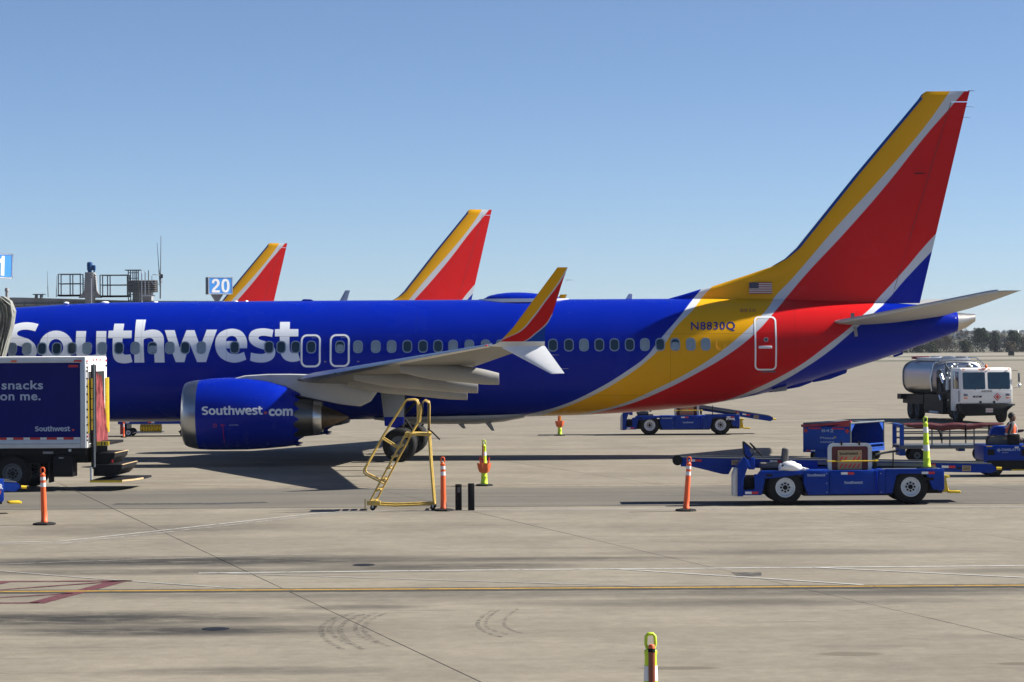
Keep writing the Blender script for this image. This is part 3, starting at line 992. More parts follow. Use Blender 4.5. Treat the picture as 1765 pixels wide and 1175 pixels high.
def make_airliner():
    root = thing('airliner', 'large blue airliner side-on in the foreground, white lettering and tall striped tail', 'airplane')
    NS = 56
    mb = MB()
    rings = []
    for i in range(len(PROF) - 1):
        (x0, *_), (x1, *_) = PROF[i], PROF[i + 1]
        for k in range(3 if x1 - x0 > 1.2 else 2):
            n = 3 if x1 - x0 > 1.2 else 2
            x = x0 + (x1 - x0) * k / n
            rings.append(x)
    rings.append(PROF[-1][0])

    def ring(x):
        zt, zb, hw = fus(x)
        return [(x, hw * math.cos(2 * PI * k / NS), (zt + zb) / 2 + (zt - zb) / 2 * math.sin(2 * PI * k / NS)) for k in range(NS)]
    mb.loft([ring(x) for x in rings])
    mb.build('fuselage', M['livery'], root, smooth=50)
    # auxiliary power unit cone with its outlet
    mb = MB()
    mb.loft([[(x, h * math.cos(2 * PI * k / 24), zc + h2 * math.sin(2 * PI * k / 24)) for k in range(24)] for x, zc, h, h2 in ((14.775, 4.40, 0.362, 0.322), (15.1, 4.44, 0.25, 0.235), (15.38, 4.53, 0.13, 0.125), (15.36, 4.53, 0.10, 0.095), (15.1, 4.50, 0.09, 0.085))])
    mb.build('tail_cone', M['apu_metal'], root, smooth=40)
    # belly fairing between the wings
    mb = MB()
    rr = []
    for x, hw, zb, zt in ((-4.6, 0.5, 1.26, 1.34), (-3.8, 0.95, 1.15, 1.36), (-2.6, 1.1, 1.10, 1.38), (-1.2, 1.1, 1.09, 1.40), (-0.3, 0.9, 1.17, 1.42), (0.4, 0.5, 1.30, 1.44)):
        rr.append([(x, hw * math.cos(PI + PI * k / 20), zt + (zt - zb) * math.sin(PI + PI * k / 20)) for k in range(21)])
    mb.loft(rr)
    mb.build('belly_fairing', M['pylon_grey'], root, smooth=50)

    # fin: sections at rising heights
    LEP = [(5.0, 4.6), (5.23, 5.2), (5.379, 5.743), (5.543, 6.282), (5.609, 6.609), (5.977, 7.757), (6.268, 8.63), (6.533, 9.1), (6.9, 9.496), (7.235, 9.765), (9.303, 11.446), (11.80, 13.56), (11.98, 13.68), (12.07, 13.82)]

    def interp(tab, v):
        if v <= tab[0][0]:
            return tab[0][1]
        for a, b in zip(tab, tab[1:]):
            if v <= b[0]:
                return a[1] + (b[1] - a[1]) * (v - a[0]) / (b[0] - a[0])
        return tab[-1][1]
    te = lambda z: 13.548 + (z - 4.994) * 0.2414
    hinge = lambda z: 12.55 + (z - 5.0) * 0.3095
    mainle = lambda z: 11.446 + (z - 9.303) * 0.845

    def fin_ring(z, xe, n=26):
        xl = interp(LEP, z)
        c = te(z) - mainle(z)
        tmax = (0.105 if z < 11.8 else 0.105) * c
        if z > 11.95:
            tmax *= 0.7
        pr = []
        for i in range(n + 1):
            u = (1 - math.cos(PI / 2 * i / n))
            x = xl + (xe - xl) * u
            s = (x - mainle(z)) / c
            t = 0.0
            if s > 0:
                t = (2.96 * math.sqrt(s) - 1.26 * s - 3.52 * s * s + 2.84 * s ** 3 - 1.02 * s ** 4) / 2 * tmax
            d = 0.11 * math.sqrt(min(1.0, (x - xl) / 0.35)) * (1.0 if z < 7.2 else 0.0)
            if z < 5.6:
                d *= 1 + (5.6 - z) * 0.5
            pr.append((x, max(t, d, 0.002)))
        return [(x, -t, z) for x, t in pr] + [(x, t, z) for x, t in reversed(pr)]
    zl = [4.85, 5.0, 5.1, 5.23, 5.38, 5.543, 5.609, 5.8, 5.977, 6.268, 6.533, 6.7, 6.9, 7.05, 7.235, 7.6, 8.2, 9.303, 10.5, 11.3, 11.70]
    mb = MB()
    mb.loft([fin_ring(z, hinge(z)) for z in zl] + [fin_ring(11.72, hinge(11.72))])
    mb.loft([fin_ring(z, te(z)) for z in (11.722, 11.80, 11.90, 11.98)] + [[(p[0], p[1] * 0.5, p[2]) for p in fin_ring(12.06, te(12.06))]])
    mb.build('vertical_stabilizer', M['fin_livery'], root, smooth=40)
    mb = MB()
    rr = []
    for z in (5.03, 6.0, 7.0, 8.0, 9.3, 10.5, 11.69):
        x0, x1 = hinge(z) - 0.012, te(z)
        c = te(z) - mainle(z)
        s = (x0 - mainle(z)) / c
        t = (2.96 * math.sqrt(s) - 1.26 * s - 3.52 * s * s + 2.84 * s ** 3 - 1.02 * s ** 4) / 2 * 0.105 * c - 0.004
        rr.append([(x0, -t, z), (x0 + (x1 - x0) * 0.5, -t * 0.55, z), (x1, -0.012, z), (x1, 0.012, z), (x0 + (x1 - x0) * 0.5, t * 0.55, z), (x0, t, z)])
    mb.loft(rr)
    mb.build('rudder', M['fin_livery'], root, smooth=30)
    for s in (-1, 1):
        # dark gap where the rudder hinges
        mb = MB()
        rr = []
        for z in (5.06, 6.0, 7.0, 8.0, 9.3, 10.5, 11.70):
            x0 = hinge(z)
            c = te(z) - mainle(z)
            q = (x0 - mainle(z)) / c
            tt = (2.96 * math.sqrt(q) - 1.26 * q - 3.52 * q * q + 2.84 * q ** 3 - 1.02 * q ** 4) / 2 * 0.105 * c
            rr.append([(x0 - 0.009, s * (tt + 0.007), z), (x0 + 0.009, s * (tt + 0.007), z), (x0 + 0.009, s * (tt - 0.02), z), (x0 - 0.009, s * (tt - 0.02), z)])
        mb.loft(rr)
        mb.build('hinge_gap', M['hinge_dark'], root)
    # blue edge strip along the fin's front
    mb = MB()
    rr = []
    for z in (6.3, 6.533, 6.7, 6.9, 7.05, 7.235, 7.6, 8.2, 9.303, 10.5, 11.3, 11.8, 11.96):
        xl = interp(LEP, z)
        w = 0.115 if z > 6.8 else 0.02 + 0.095 * (z - 6.3) / 0.5
        pr = [p for p in fin_ring(z, hinge(z), 120)[:121] if p[0] <= xl + w]
        pr = [pr[0], pr[len(pr) // 4], pr[len(pr) // 2], pr[-1]]
        near = [(p[0], p[1] - 0.006, z) for p in pr[1:]]
        rr.append(near[::-1] + [(xl - 0.012, 0, z)] + [(p[0], -p[1], z) for p in near] + [(xl + w * 0.7, 0, z)])
    mb.loft(rr)
    mb.build('leading_edge', M['edge_blue'], root, smooth=40)
    mb = MB()
    for z, x in ((9.33, 13.55),):
        mb.box((x, -0.20, z), (0.34, 0.05, 0.035), bev=0.01)
    mb.box((10.55, -0.13, 7.36), (0.13, 0.06, 0.03), bev=0.01)
    for z, ln in ((11.55, 0.28), (11.2, 0.22)):
        mb.cyl((te(z) - 0.02, 0, z), (te(z) + ln, 0, z - 0.02), 0.008, 0.004, seg=6)
    mb.cyl((15.2, 0, 12.07), (15.42, 0, 12.07), 0.014, 0.006, seg=6)
    mb.build('static_wick', M['black_steel'], root)['kind'] = 'stuff'

    # horizontal stabilisers
    for s in (-1, 1):
        mb = MB()
        rr = []
        for l, le, t, zl_, zt_, up, lo in ((0.25, 10.05, 14.3, 4.38, 4.60, 0.20, 0.36), (0.9, 10.42, 14.28, 4.40, 4.61, 0.20, 0.34), (1.5, 10.83, 14.36, 4.45, 4.66, 0.19, 0.24), (3.0, 11.88, 14.72, 4.66, 4.80, 0.15, 0.17), (5.0, 13.27, 15.16, 4.95, 5.03, 0.11, 0.11), (6.9, 14.58, 15.56, 5.23, 5.26, 0.06, 0.06), (7.15, 14.90, 15.62, 5.27, 5.28, 0.03, 0.03)):
            rr.append(foil_ring((le, s * l, zl_), (t, s * l, zt_), up, lo, (0, 0, 1)))
        mb.loft(rr)
        st = mb.build('horizontal_stabilizer', M['wing_grey'], root, smooth=40)
        mb = MB()
        rr = []
        for l, le, z in ((1.3, 10.69, 4.43), (3.0, 11.87, 4.66), (5.0, 13.26, 4.95), (6.9, 14.57, 5.23), (7.1, 14.83, 5.26)):
            rr.append([(le - 0.012, s * l, z), (le + 0.07, s * l, z + 0.06), (le + 0.12, s * l, z), (le + 0.07, s * l, z - 0.06)])
        mb.loft(rr)
        if s < 0:
            mb.build('leading_edge', M['truck_frame'], st, smooth=40)
        if s < 0:
            MB().box((11.18, -1.28, 4.62), (0.12, 0.03, 0.16)).build('sealing_plate', M['grey_steel'], root)
            MB().box((11.28, -1.26, 4.10), (0.10, 0.05, 0.34), rot=(0, R(-8), 0)).build('sealing_plate', M['stack_grey'], root)

    # wings
    wle = lambda l: -0.24 - 0.543 * (16.8 - l) if l > 5.2 else -0.24 - 0.543 * 11.6 - 0.62 * (5.2 - l)
    wte = lambda l: -1.23 + (l - 9) * 0.277 if l > 5.8 else -2.12 - 0.02 * (5.8 - l)
    wz = lambda l: 2.67 + 0.0885 * (l - 5)
    for s in (-1, 1):
        mb = MB()
        rr = []
        for l in (0.6, 1.6, 2.6, 4.0, 5.2, 5.8, 7.0, 9.0, 11.0, 13.0, 15.0, 16.3, 16.8):
            c = wte(l) - wle(l)
            th = c * (0.125 if l < 5 else 0.115 if l < 10 else 0.105)
            rr.append(foil_ring((wle(l), s * l, wz(l)), (wte(l), s * l, wz(l) - 0.012 * c), th * 0.62, th * 0.42, (0, 0, 1)))
        mb.loft(rr)
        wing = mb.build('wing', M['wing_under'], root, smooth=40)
        # polished slat edge
        mb = MB()
        rr = []
        for l in (5.3, 7.0, 9.0, 11.0, 13.0, 15.0, 16.75):
            c = wte(l) - wle(l)
            rr.append([(wle(l) - 0.018, s * l, wz(l)), (wle(l) + 0.03 * c, s * l, wz(l) + 0.027 * c + 0.012), (wle(l) + 0.10 * c, s * l, wz(l) + 0.046 * c + 0.012), (wle(l) + 0.06 * c, s * l, wz(l)), (wle(l) + 0.035 * c, s * l, wz(l) - 0.021 * c - 0.010)])
        mb.loft(rr)
        mb.build('slat', M['bare_metal'], wing, smooth=40)
        # flap track fairings
        for l, x0, x1, zb in ((11.0, -3.0, -0.14, 2.75), (8.0, -4.6, -0.86, 2.45), (5.5, -5.0, -1.28, 2.19)):
            mb = MB()
            rr = []
            zc0 = wz(l) - 0.10
            for k in range(14):
                t = k / 13
                x = x0 + (x1 - x0) * t
                zc = zc0 + (zb - zc0) * t ** 1.15
                up = min(1.0, (0.12 + t) / 0.42) ** 0.7
                dn = 1.0 if t < 0.82 else 1 - 0.62 * ((t - 0.82) / 0.18) ** 1.3
                h = 0.05 + 0.235 * up * (1 - 0.30 * t) * (0.55 + 0.45 * dn)
                w = 0.03 + 0.155 * up * dn
                rr.append([(x, s * l + w * math.cos(2 * PI * q / 12), zc + h * math.sin(2 * PI * q / 12)) for q in range(12)])
            mb.loft(rr)
            mb.build('flap_fairing', M['flap_grey'], wing, smooth=40)
        # red lamp at the tip
        mb = MB()
        mb.ball((-0.31, s * 16.72, wz(16.7) + 0.01), (0.05, 0.04, 0.022), 2)
        mb.build('position_lamp', M['wand_red'], wing)
        # upswept winglet, its root block and the drooping blade
        mb = MB()
        LEw = [(3.82, 0.05), (4.0, 0.23), (4.198, 0.419), (4.882, 0.931), (5.749, 1.588)]
        TEw = [(3.82, 1.243), (4.0, 1.245), (4.193, 1.273), (4.506, 1.441), (5.465, 1.746), (5.754, 1.859)]
        rr = []
        for z in (3.82, 3.9, 4.0, 4.1, 4.2, 4.5, 4.9, 5.3, 5.65, 5.752):
            l = 17.15 + 0.55 * ((z - 3.82) / 1.93) ** 0.8
            k = 0.075 - 0.025 * (z - 3.82)
            rr.append(foil_ring((interp(LEw, z), s * l, z), (interp(TEw, z), s * l, z), k, k, (0, 1, 0)))
        mb.loft(rr)
        wl = mb.build('winglet', M['winglet_livery'], root, smooth=40)
        mb = MB()
        mb.loft([foil_ring((wle(16.75), s * 16.75, wz(16.75)), (wte(16.75), s * 16.75, wz(16.75)), 0.07, 0.05, (0, 0, 1)),
                 foil_ring((-0.10, s * 17.02, 3.735), (1.235, s * 17.02, 3.70), 0.08, 0.10, (0, 0.4 * s, 1)),
                 foil_ring((0.03, s * 17.14, 3.80), (1.24, s * 17.14, 3.79), 0.07, 0.10, (0, s, 0.5)),
                 foil_ring((0.05, s * 17.15, 3.822), (1.243, s * 17.15, 3.822), 0.075, 0.075, (0, s, 0))])
        mb.build('winglet_root', M['white_paint'], wl, smooth=60)
        mb = MB()
        rr = []
        for t in (0, 0.1, 0.25, 0.5, 0.75, 0.95, 1.0):
            e = min(1, t * 2.2)
            z0 = 3.70 - 0.20 * e - max(0, t - 0.45) / 0.55 * 0.53
            le = 0.10 + (1.401 - 0.10) * t
            zle = 3.66 - (3.66 - 2.968) * t
            tx = 1.243 + (1.758 - 1.243) * t
            tz = 3.70 - (3.70 - 2.978) * t
            l = 17.10 + 0.42 * t
            k = 0.075 * (1 - t) + 0.02
            rr.append(foil_ring((le, s * l, zle), (tx, s * l, tz), k, k, (0, s, 0.6)))
        mb.loft(rr)
        mb.build('winglet_blade', M['white_paint'], wl, smooth=40)
        mb = MB()
        for (x, l, z) in ((1.42, 17.2, 3.46), (1.66, 17.4, 3.10), (1.80, 17.62, 5.42)):
            mb.cyl((x, s * l, z), (x + 0.20, s * l, z), 0.008, 0.004, seg=6)
        mb.build('static_wick', M['steel'], wl)['kind'] = 'stuff'

    # engines
    for s in (-1, 1):
        ey = s * 4.83
        st = [(-10.20, 1.60, 0.93), (-10.17, 1.60, 0.985), (-10.08, 1.595, 1.03), (-9.90, 1.59, 1.075), (-9.72, 1.585, 1.10), (-9.3, 1.60, 1.135), (-8.8, 1.61, 1.147), (-8.2, 1.605, 1.135), (-7.6, 1.585, 1.08), (-7.0, 1.53, 0.97), (-6.72, 1.485, 0.885)]
        NE = 48

        def eng_ring(x, zc, r, n=NE):
            return [(x, ey + r * math.cos(2 * PI * k / n), zc + r * math.sin(2 * PI * k / n) * (1.0 if math.sin(2 * PI * k / n) > 0 else 0.985)) for k in range(n)]
        mb = MB()
        rr = [eng_ring(*a) for a in st[4:]]
        last = []
        for k in range(NE):
            x = -6.62 + (0.11 if k % 3 == 0 else -0.06)
            rq = 0.845 if k % 3 == 0 else 0.872
            last.append((x, ey + rq * math.cos(2 * PI * k / NE), 1.455 + rq * math.sin(2 * PI * k / NE)))
        rr.append(last)
        rr.append([(p[0] - 0.03, ey + (p[1] - ey) * 0.975, 1.455 + (p[2] - 1.455) * 0.975) for p in last])
        rr += [eng_ring(-7.2, 1.5, 0.86), eng_ring(-7.6, 1.52, 0.80)]
        mb.loft(rr, caps=False)
        nac = mb.build('engine_nacelle', M['cowl_blue'], root, smooth=32)
        mb = MB()
        mb.loft([eng_ring(-9.3, 1.60, 0.80), eng_ring(-9.9, 1.60, 0.83), eng_ring(-10.12, 1.60, 0.88)] + [eng_ring(*a) for a in st[:5]] + [eng_ring(-9.718, 1.585, 1.092)], caps=False)
        mb.build('intake_lip', M['lip_metal'], nac, smooth=50)
        mb = MB()
        mb.lathe([(-9.3, 0.80), (-9.28, 0.2), (-9.45, 0.18), (-9.7, 0.02)], (0, ey, 1.60), 'x', 24)
        for k in range(18):
            a = 2 * PI * k / 18
            mb.box((-9.32, ey + 0.5 * math.cos(a), 1.6 + 0.5 * math.sin(a)), (0.03, 0.62, 0.13), rot=(a, R(0), 0))
        mb.build('fan', M['black_steel'], nac)
        mb = MB()
        mb.lathe([(-7.3, 0.80), (-6.95, 0.74), (-6.5, 0.62), (-6.12, 0.555)], (0, ey, 1.50), 'x', 32)
        mb.lathe([(-6.121, 0.50), (-6.121, 0.558)], (0, ey, 1.50), 'x', 32)
        mb.build('core_cowl', M['nozzle_metal'], nac, smooth=40)
        mb = MB()
        mb.lathe([(-6.118, 0.545), (-5.99, 0.52), (-5.86, 0.475), (-5.86, 0.45), (-6.1, 0.46), (-6.1, 0.3)], (0, ey, 1.50), 'x', 32)
        mb.build('exhaust_nozzle', M['bare_metal'], nac, smooth=40)
        mb = MB()
        mb.lathe([(-6.1, 0.40), (-5.80, 0.36), (-5.4, 0.20), (-5.08, 0.05), (-5.02, 0.0)], (0, ey, 1.49), 'x', 28)
        mb.build('exhaust_plug', M['hot_metal'], nac, smooth=50)
        # pylon
        mb = MB()
        top = [(-8.62, 2.735), (-8.3, 2.82), (-7.6, 2.86), (-6.9, 2.86), (-6.2, 2.84), (-4.3, 2.62)]
        bot = [(-4.05, 2.40), (-4.35, 1.98), (-4.66, 1.83), (-5.3, 1.90), (-6.05, 2.06), (-6.5, 2.15), (-6.9, 2.42), (-7.6, 2.6), (-8.3, 2.68)]
        rr = []
        poly = top + bot
        for w, y in ((0.55, -0.20), (1.0, -0.16), (1.0, 0.16), (0.55, 0.20)):
            cx, cz = -6.3, 2.45
            rr.append([(cx + (x - cx) * (0.97 if w < 1 else 1), ey + y, cz + (z - cz) * (0.94 if w < 1 else 1)) for x, z in poly])
        mb.loft(rr)
        mb.build('pylon', M['pylon_grey'], nac, smooth=45)
        if s < 0:
            # lettering and service marks on the cowl
            def wrap_cowl(me, lift=0.006):
                bm = bmesh.new()
                bm.from_mesh(me)
                for ax, lo, hi, stp in (((0, 0, 1), 0.6, 2.2, 0.07), ((1, 0, 0), -9.6, -6.8, 0.25)):
                    q = lo
                    while q < hi:
                        bmesh.ops.bisect_plane(bm, geom=bm.verts[:] + bm.edges[:] + bm.faces[:], plane_co=tuple(a * q for a in ax), plane_no=ax)
                        q += stp
                for v in bm.verts:
                    x, z = v.co.x, v.co.z
                    for a, b in zip(st, st[1:]):
                        if a[0] <= x <= b[0]:
                            t = (x - a[0]) / (b[0] - a[0])
                            zc, r = a[1] + (b[1] - a[1]) * t, a[2] + (b[2] - a[2]) * t
                            break
                    v.co.y = ey - math.sqrt(max(0.01, r * r - (z - zc) ** 2)) - lift
                bm.to_mesh(me)
                bm.free()
                return me
            me = wordmark(1.90)
            stand_up(me, Matrix.Translation((-9.51, 0, 1.585)) @ FRONT)
            o = obj_from_mesh('lettering', wrap_cowl(me), M['silver_letter'], nac)
            me = text_mesh('com', 0.40, 0.014, 1.0, 0.98)
            xs = [v.co.x for v in me.vertices]
            kx = 0.735 / (max(xs) - min(xs))
            stand_up(me, Matrix.Translation((-7.435 - min(xs) * kx, 0, 1.585)) @ FRONT @ Matrix.Diagonal((kx, 1.06, 1, 1)))
            obj_from_mesh('lettering', wrap_cowl(me), M['silver_letter'], nac)
            me = stand_up(heart_mesh(0.05), Matrix.Translation((-7.53, 0, 1.67)) @ FRONT)
            obj_from_mesh('heart_mark', wrap_cowl(me), M['heart_red'], nac)
            mb = MB()
            mb._faces([(-8.86, 0, 0.72), (-8.845, 0, 0.72), (-8.845, 0, 1.26), (-8.86, 0, 1.26)], [(0, 1, 2, 3)])
            mb._faces([(-8.91, 0, 1.27), (-8.76, 0, 1.295), (-8.91, 0, 1.32)], [(0, 1, 2)])
            o = mb.build('service_mark', M['reflector_red'], nac)
            wrap_cowl(o.data)
            me = outline_mesh([ell(0, 0, 0.058, 0.058, 16), ell(0, 0, 0.042, 0.042, 16)])
            obj_from_mesh('service_mark', wrap_cowl(stand_up(me, Matrix.Translation((-9.10, 0, 1.285)) @ FRONT)), M['reflector_red'], nac)
            me = text_mesh('CAUTION', 0.06, 0.0, 1.1)
            obj_from_mesh('service_mark', wrap_cowl(stand_up(me, Matrix.Translation((-8.66, 0, 1.275)) @ FRONT)), M['truck_letter'], nac)

    # main and nose gear
    for s in (-1, 1):
        gy = s * 2.86
        g = MB().cyl((-3.55, gy, 0.5), (-3.45, gy, 2.5), 0.11, 0.13, 14).cyl((-3.55, gy - 0.55, 0.545), (-3.55, gy + 0.55, 0.545), 0.09, seg=12).cyl((-3.45, gy, 1.5), (-2.7, gy - s * 1.0, 2.3), 0.05, seg=8).tube([(-3.4, gy, 0.75), (-3.15, gy, 1.0), (-3.38, gy, 1.35)], 0.04).build('landing_gear', M['black_steel'], root)
        for w in (-0.43, 0.43):
            y = gy + w
            mb = MB()
            prof = [(-0.18, 0.30), (-0.185, 0.44), (-0.15, 0.52), (-0.08, 0.545), (-0.045, 0.53), (-0.03, 0.545), (0.03, 0.545), (0.045, 0.53), (0.08, 0.545), (0.15, 0.52), (0.185, 0.44), (0.18, 0.30)]
            mb.lathe(prof, (-3.55, y, 0.545), 'y', 36)
            wh = mb.build('wheel', M['black_rubber'], g, smooth=50)
            mb = MB()
            mb.lathe([(-0.17, 0.0), (-0.17, 0.10), (-0.10, 0.14), (-0.09, 0.26), (-0.165, 0.305), (0.165, 0.305), (0.09, 0.26), (0.10, 0.14), (0.17, 0.10), (0.17, 0.0)], (-3.55, y, 0.545), 'y', 28)
            mb.build('rim', M['grey_steel'], g, smooth=40)
        mb = MB()
        mb.prism([(-4.15, 2.35), (-3.35, 2.35), (-3.40, 1.25), (-3.62, 1.1), (-4.0, 1.18)], gy + s * 0.62, gy + s * 0.67, 'y', 0.01)
        gd = mb.build('gear_door', M['door_grey'], g)
        mb = MB()
        mb.prism([(-4.02, 1.45), (-3.39, 1.45), (-3.40, 1.24), (-3.62, 1.09), (-4.01, 1.17)], gy + s * 0.613, gy + s * 0.677, 'y', 0.005)
        mb.build('gear_door', M['blue_paint'], g)
    g = MB().cyl((-20.0, 0, 0.35), (-19.9, 0, 1.5), 0.07, 0.09, 12).cyl((-20, -0.25, 0.345), (-20, 0.25, 0.345), 0.05).build('nose_gear', M['steel'], root)
    for w in (-0.2, 0.2):
        MB().lathe([(-0.09, 0.0), (-0.09, 0.2), (-0.095, 0.28), (-0.06, 0.345), (0.06, 0.345), (0.095, 0.28), (0.09, 0.2), (0.09, 0)], (-20, w, 0.345), 'y', 24).build('wheel', M['black_rubber'], g, smooth=50)
    for x0, z0, x1, z1, w in ((-1.80, 1.16, -1.62, 0.96, 0.16), (-0.88, 1.18, -0.66, 0.88, 0.14)):
        MB().prism([(x0 - w, z0 + 0.1), (x0 + w * 0.8, z0 + 0.1), (x1 + 0.07, z1), (x1 - 0.03, z1)], -0.3, -0.26, 'y', 0.004).build('drain_mast', M['wing_grey'], root)
    MB().prism([(8.3, 2.08), (9.95, 2.50), (9.95, 2.42), (9.55, 2.27), (8.6, 2.1)], -0.14, 0.14, 'y', 0.02).prism([(9.9, 2.5), (11.15, 2.88), (11.10, 2.72), (10.55, 2.52), (10.0, 2.42)], -0.10, 0.10, 'y', 0.02).build('tail_skid', M['blue_paint'], root)
    MB().prism([(8.60, 2.16), (9.1, 2.28), (9.08, 2.16), (8.66, 2.11)], -0.55, -0.40, 'y', 0.015).build('blade_aerial', M['stack_grey'], root)
    MB().prism([(12.65, 3.30), (13.0, 3.42), (12.98, 3.33), (12.7, 3.24)], -0.05, 0.05, 'y', 0.01).build('blade_aerial', M['blue_paint'], root)
    mb = MB().ball((14.66, -0.33, 4.50), (0.07, 0.05, 0.06), 2)
    mb.build('tail_lamp', M['reflector_white'], root)

    # satellite dome and aerials on the roof
    mb = MB()
    rr = []
    for k in range(11):
        t = k / 10
        x = -1.05 + 2.9 * t
        h = 0.30 * (math.sin(PI * min(1.0, t * 1.02 + 0.0)) ** 0.55 if 0 < t < 1 else 0.02) * (1.12 - 0.42 * t)
        w = 0.62 * (math.sin(PI * t) ** 0.5 if 0 < t < 1 else 0.05)
        rr.append([(x, w * math.cos(PI * q / 12), 5.20 + h * math.sin(PI * q / 12)) for q in range(13)])
    mb.loft(rr)
    dm = mb.build('satcom_dome', M['blue_paint'], root, smooth=50)
    mb = MB()
    rr = []
    for k in range(11):
        t = k / 10
        x = -1.10 + 3.0 * t
        w = 0.68 * (math.sin(PI * t) ** 0.5 if 0 < t < 1 else 0.05)
        rr.append([(x, -w, 5.14), (x, -w * 0.98, 5.26), (x, w * 0.98, 5.26), (x, w, 5.14)])
    mb.loft(rr)
    mb.build('dome_skirt', M['white_paint'], dm, smooth=30)
    MB().prism([(3.76, 5.18), (4.0, 5.18), (4.03, 5.41), (3.9, 5.41)], -0.025, 0.025, 'y', 0.005).build('aerial', M['white_paint'], root)
    MB().prism([(-7.1, 5.2), (-6.55, 5.2), (-6.7, 5.29), (-6.95, 5.3)], -0.04, 0.04, 'y', 0.01).build('aerial', M['blue_paint'], root)
    for x, w, h in ((-13.6, 0.45, 0.04), (-11.9, 0.3, 0.03), (-14.9, 0.3, 0.03), (-9.2, 0.25, 0.03), (-8.85, 0.2, 0.04)):
        MB().ball((x, -0.1, 5.215), (w / 3, 0.10, h + 0.015), 2).build('roof_bump', M['sign_white'], root)  # small white bumps standing in for things behind the fuselage

    # cabin windows: frame, and pane either dark or with its blind down
    WIN = [(-16.338, 1), (-15.851, 1), (-15.356, 0), (-14.869, 0), (-14.364, 0), (-13.868, 1), (-13.373, 1), (-12.82, 0), (-12.287, 1), (-11.723, 2), (-11.15, 1), (-10.65, 0), (-10.117, 1), (-9.024, 0), (-7.901, 0), (-7.502, 0), (-7.029, 0), (-6.517, 0), (-5.577, 2), (-4.989, 1), (-4.409, 1), (-3.889, 1), (-3.378, 0), (-2.866, 0), (-2.373, 0), (-1.881, 1), (-1.351, 1), (-0.821, 1), (-0.33, 1), (0.18, 0), (0.68, 0), (1.373, 0), (1.893, 0), (2.384, 1), (2.885, 0), (3.376, 0), (3.876, 0), (4.369, 1), (4.867, 0), (5.358, 2), (5.867, 1), (6.352, 1)]
    mbf = MB()
    ring_mesh(mbf, rrect(0.315, 0.425, 0.13), rrect(0.255, 0.355, 0.105), 0.012, -0.010)
    frame_me = None
    panes = {}
    proto = None
    for x, st_ in WIN:
        z = 3.700 if x < 0 else 3.712
        y = fus_y(x, z)
        zt, zb, hw = fus(x)
        zc, hz = (zt + zb) / 2, (zt - zb) / 2
        tilt = math.atan2((z - zc) / hz ** 2, -y / hw ** 2)
        yaw = math.atan2(fus_y(x + 0.3, z) - fus_y(x - 0.3, z), 0.6)
        if frame_me is None:
            o = mbf.build('window', M['window_trim'], root, smooth=40)
            frame_me = o.data
        else:
            o = bpy.data.objects.new('window', frame_me)
            COL.objects.link(o)
            o.parent = root
        o.location = (x, y, z)
        o.rotation_euler = Euler((-tilt, 0, yaw))
        if st_ not in panes:
            mp = MB()
            if st_ < 2:
                mp.prism(rrect(0.25, 0.35, 0.102), -0.004, 0.006, 'y')
            else:
                mp.prism(rrect(0.25, 0.35, 0.102), -0.003, 0.006, 'y')
            p = mp.build('pane', M['glass_shade'] if st_ == 1 else M['glass_dark'], o, smooth=30)
            panes[st_] = p.data
        else:
            p = bpy.data.objects.new('pane', panes[st_])
            COL.objects.link(p)
            p.parent = o
        if st_ == 2:
            if 'blind' not in panes:
                mp = MB()
                mp.prism([(q[0], q[1]) for q in rrect(0.235, 0.24, 0.07)], -0.007, -0.002, 'y')
                p = mp.build('blind', M['glass_shade'], o, smooth=30)
                panes['blind'] = p.data
            else:
                p = bpy.data.objects.new('blind', panes['blind'])
                COL.objects.link(p)
                p.parent = o
            p.location = (0, 0, -0.045)
    # one blanked window near the aft door
    z = 3.712
    x = 6.828
    o = MB()
    ring_mesh(o, rrect(0.30, 0.40, 0.12), rrect(0.27, 0.37, 0.11), 0.01, -0.006)
    o = o.build('window_plug', M['yellow_trim'], root)
    o.location = (x, fus_y(x, z), z)
    o.rotation_euler = Euler((R(-12), 0, R(6)))

    # white door outlines wrapped on the skin
    def door_outline(x0, x1, z0, z1, r, w, name='exit_door'):
        cx, cz = (x0 + x1) / 2, (z0 + z1) / 2
        outer = [(cx + a, cz + b) for a, b in rrect(x1 - x0, z1 - z0, r, 6)]
        inner = [(cx + a, cz + b) for a, b in rrect(x1 - x0 - 2 * w, z1 - z0 - 2 * w, r - w * 0.8, 6)]
        me = outline_mesh([outer, inner])
        stand_up(me, FRONT)
        return obj_from_mesh(name, wrap_on_fuselage(me, 0.006), M['door_white'], root)
    door_outline(-6.864, -6.205, 3.035, 4.115, 0.20, 0.062)
    door_outline(-5.913, -5.258, 3.040, 4.115, 0.20, 0.062)
    d = door_outline(7.955, 8.685, 2.84, 4.615, 0.16, 0.052, 'cabin_door')
    mb = MB()
    mb.box((8.30, fus_y(8.3, 3.60) - 0.015, 3.60), (0.44, 0.03, 0.085), bev=0.02)
    mb.build('handle', M['silver_letter'], d)
    mb = MB()
    mb.cyl((8.33, fus_y(8.33, 3.85) - 0.012, 3.85), (8.33, fus_y(8.33, 3.85) + 0.05, 3.85), 0.075, seg=18)
    mb.build('viewport', M['window_trim'], d)
    mb = MB()
    mb.cyl((8.33, fus_y(8.33, 3.85) - 0.018, 3.85), (8.33, fus_y(8.33, 3.85) + 0.05, 3.85), 0.05, seg=18)
    mb.build('pane', M['glass_dark'], d)
    mb = MB()
    mb.bx((7.99, fus_y(8.3, 2.80) - 0.02, 2.775), (8.66, fus_y(8.3, 2.80) + 0.06, 2.815))
    mb.build('sill', M['grey_steel'], d)
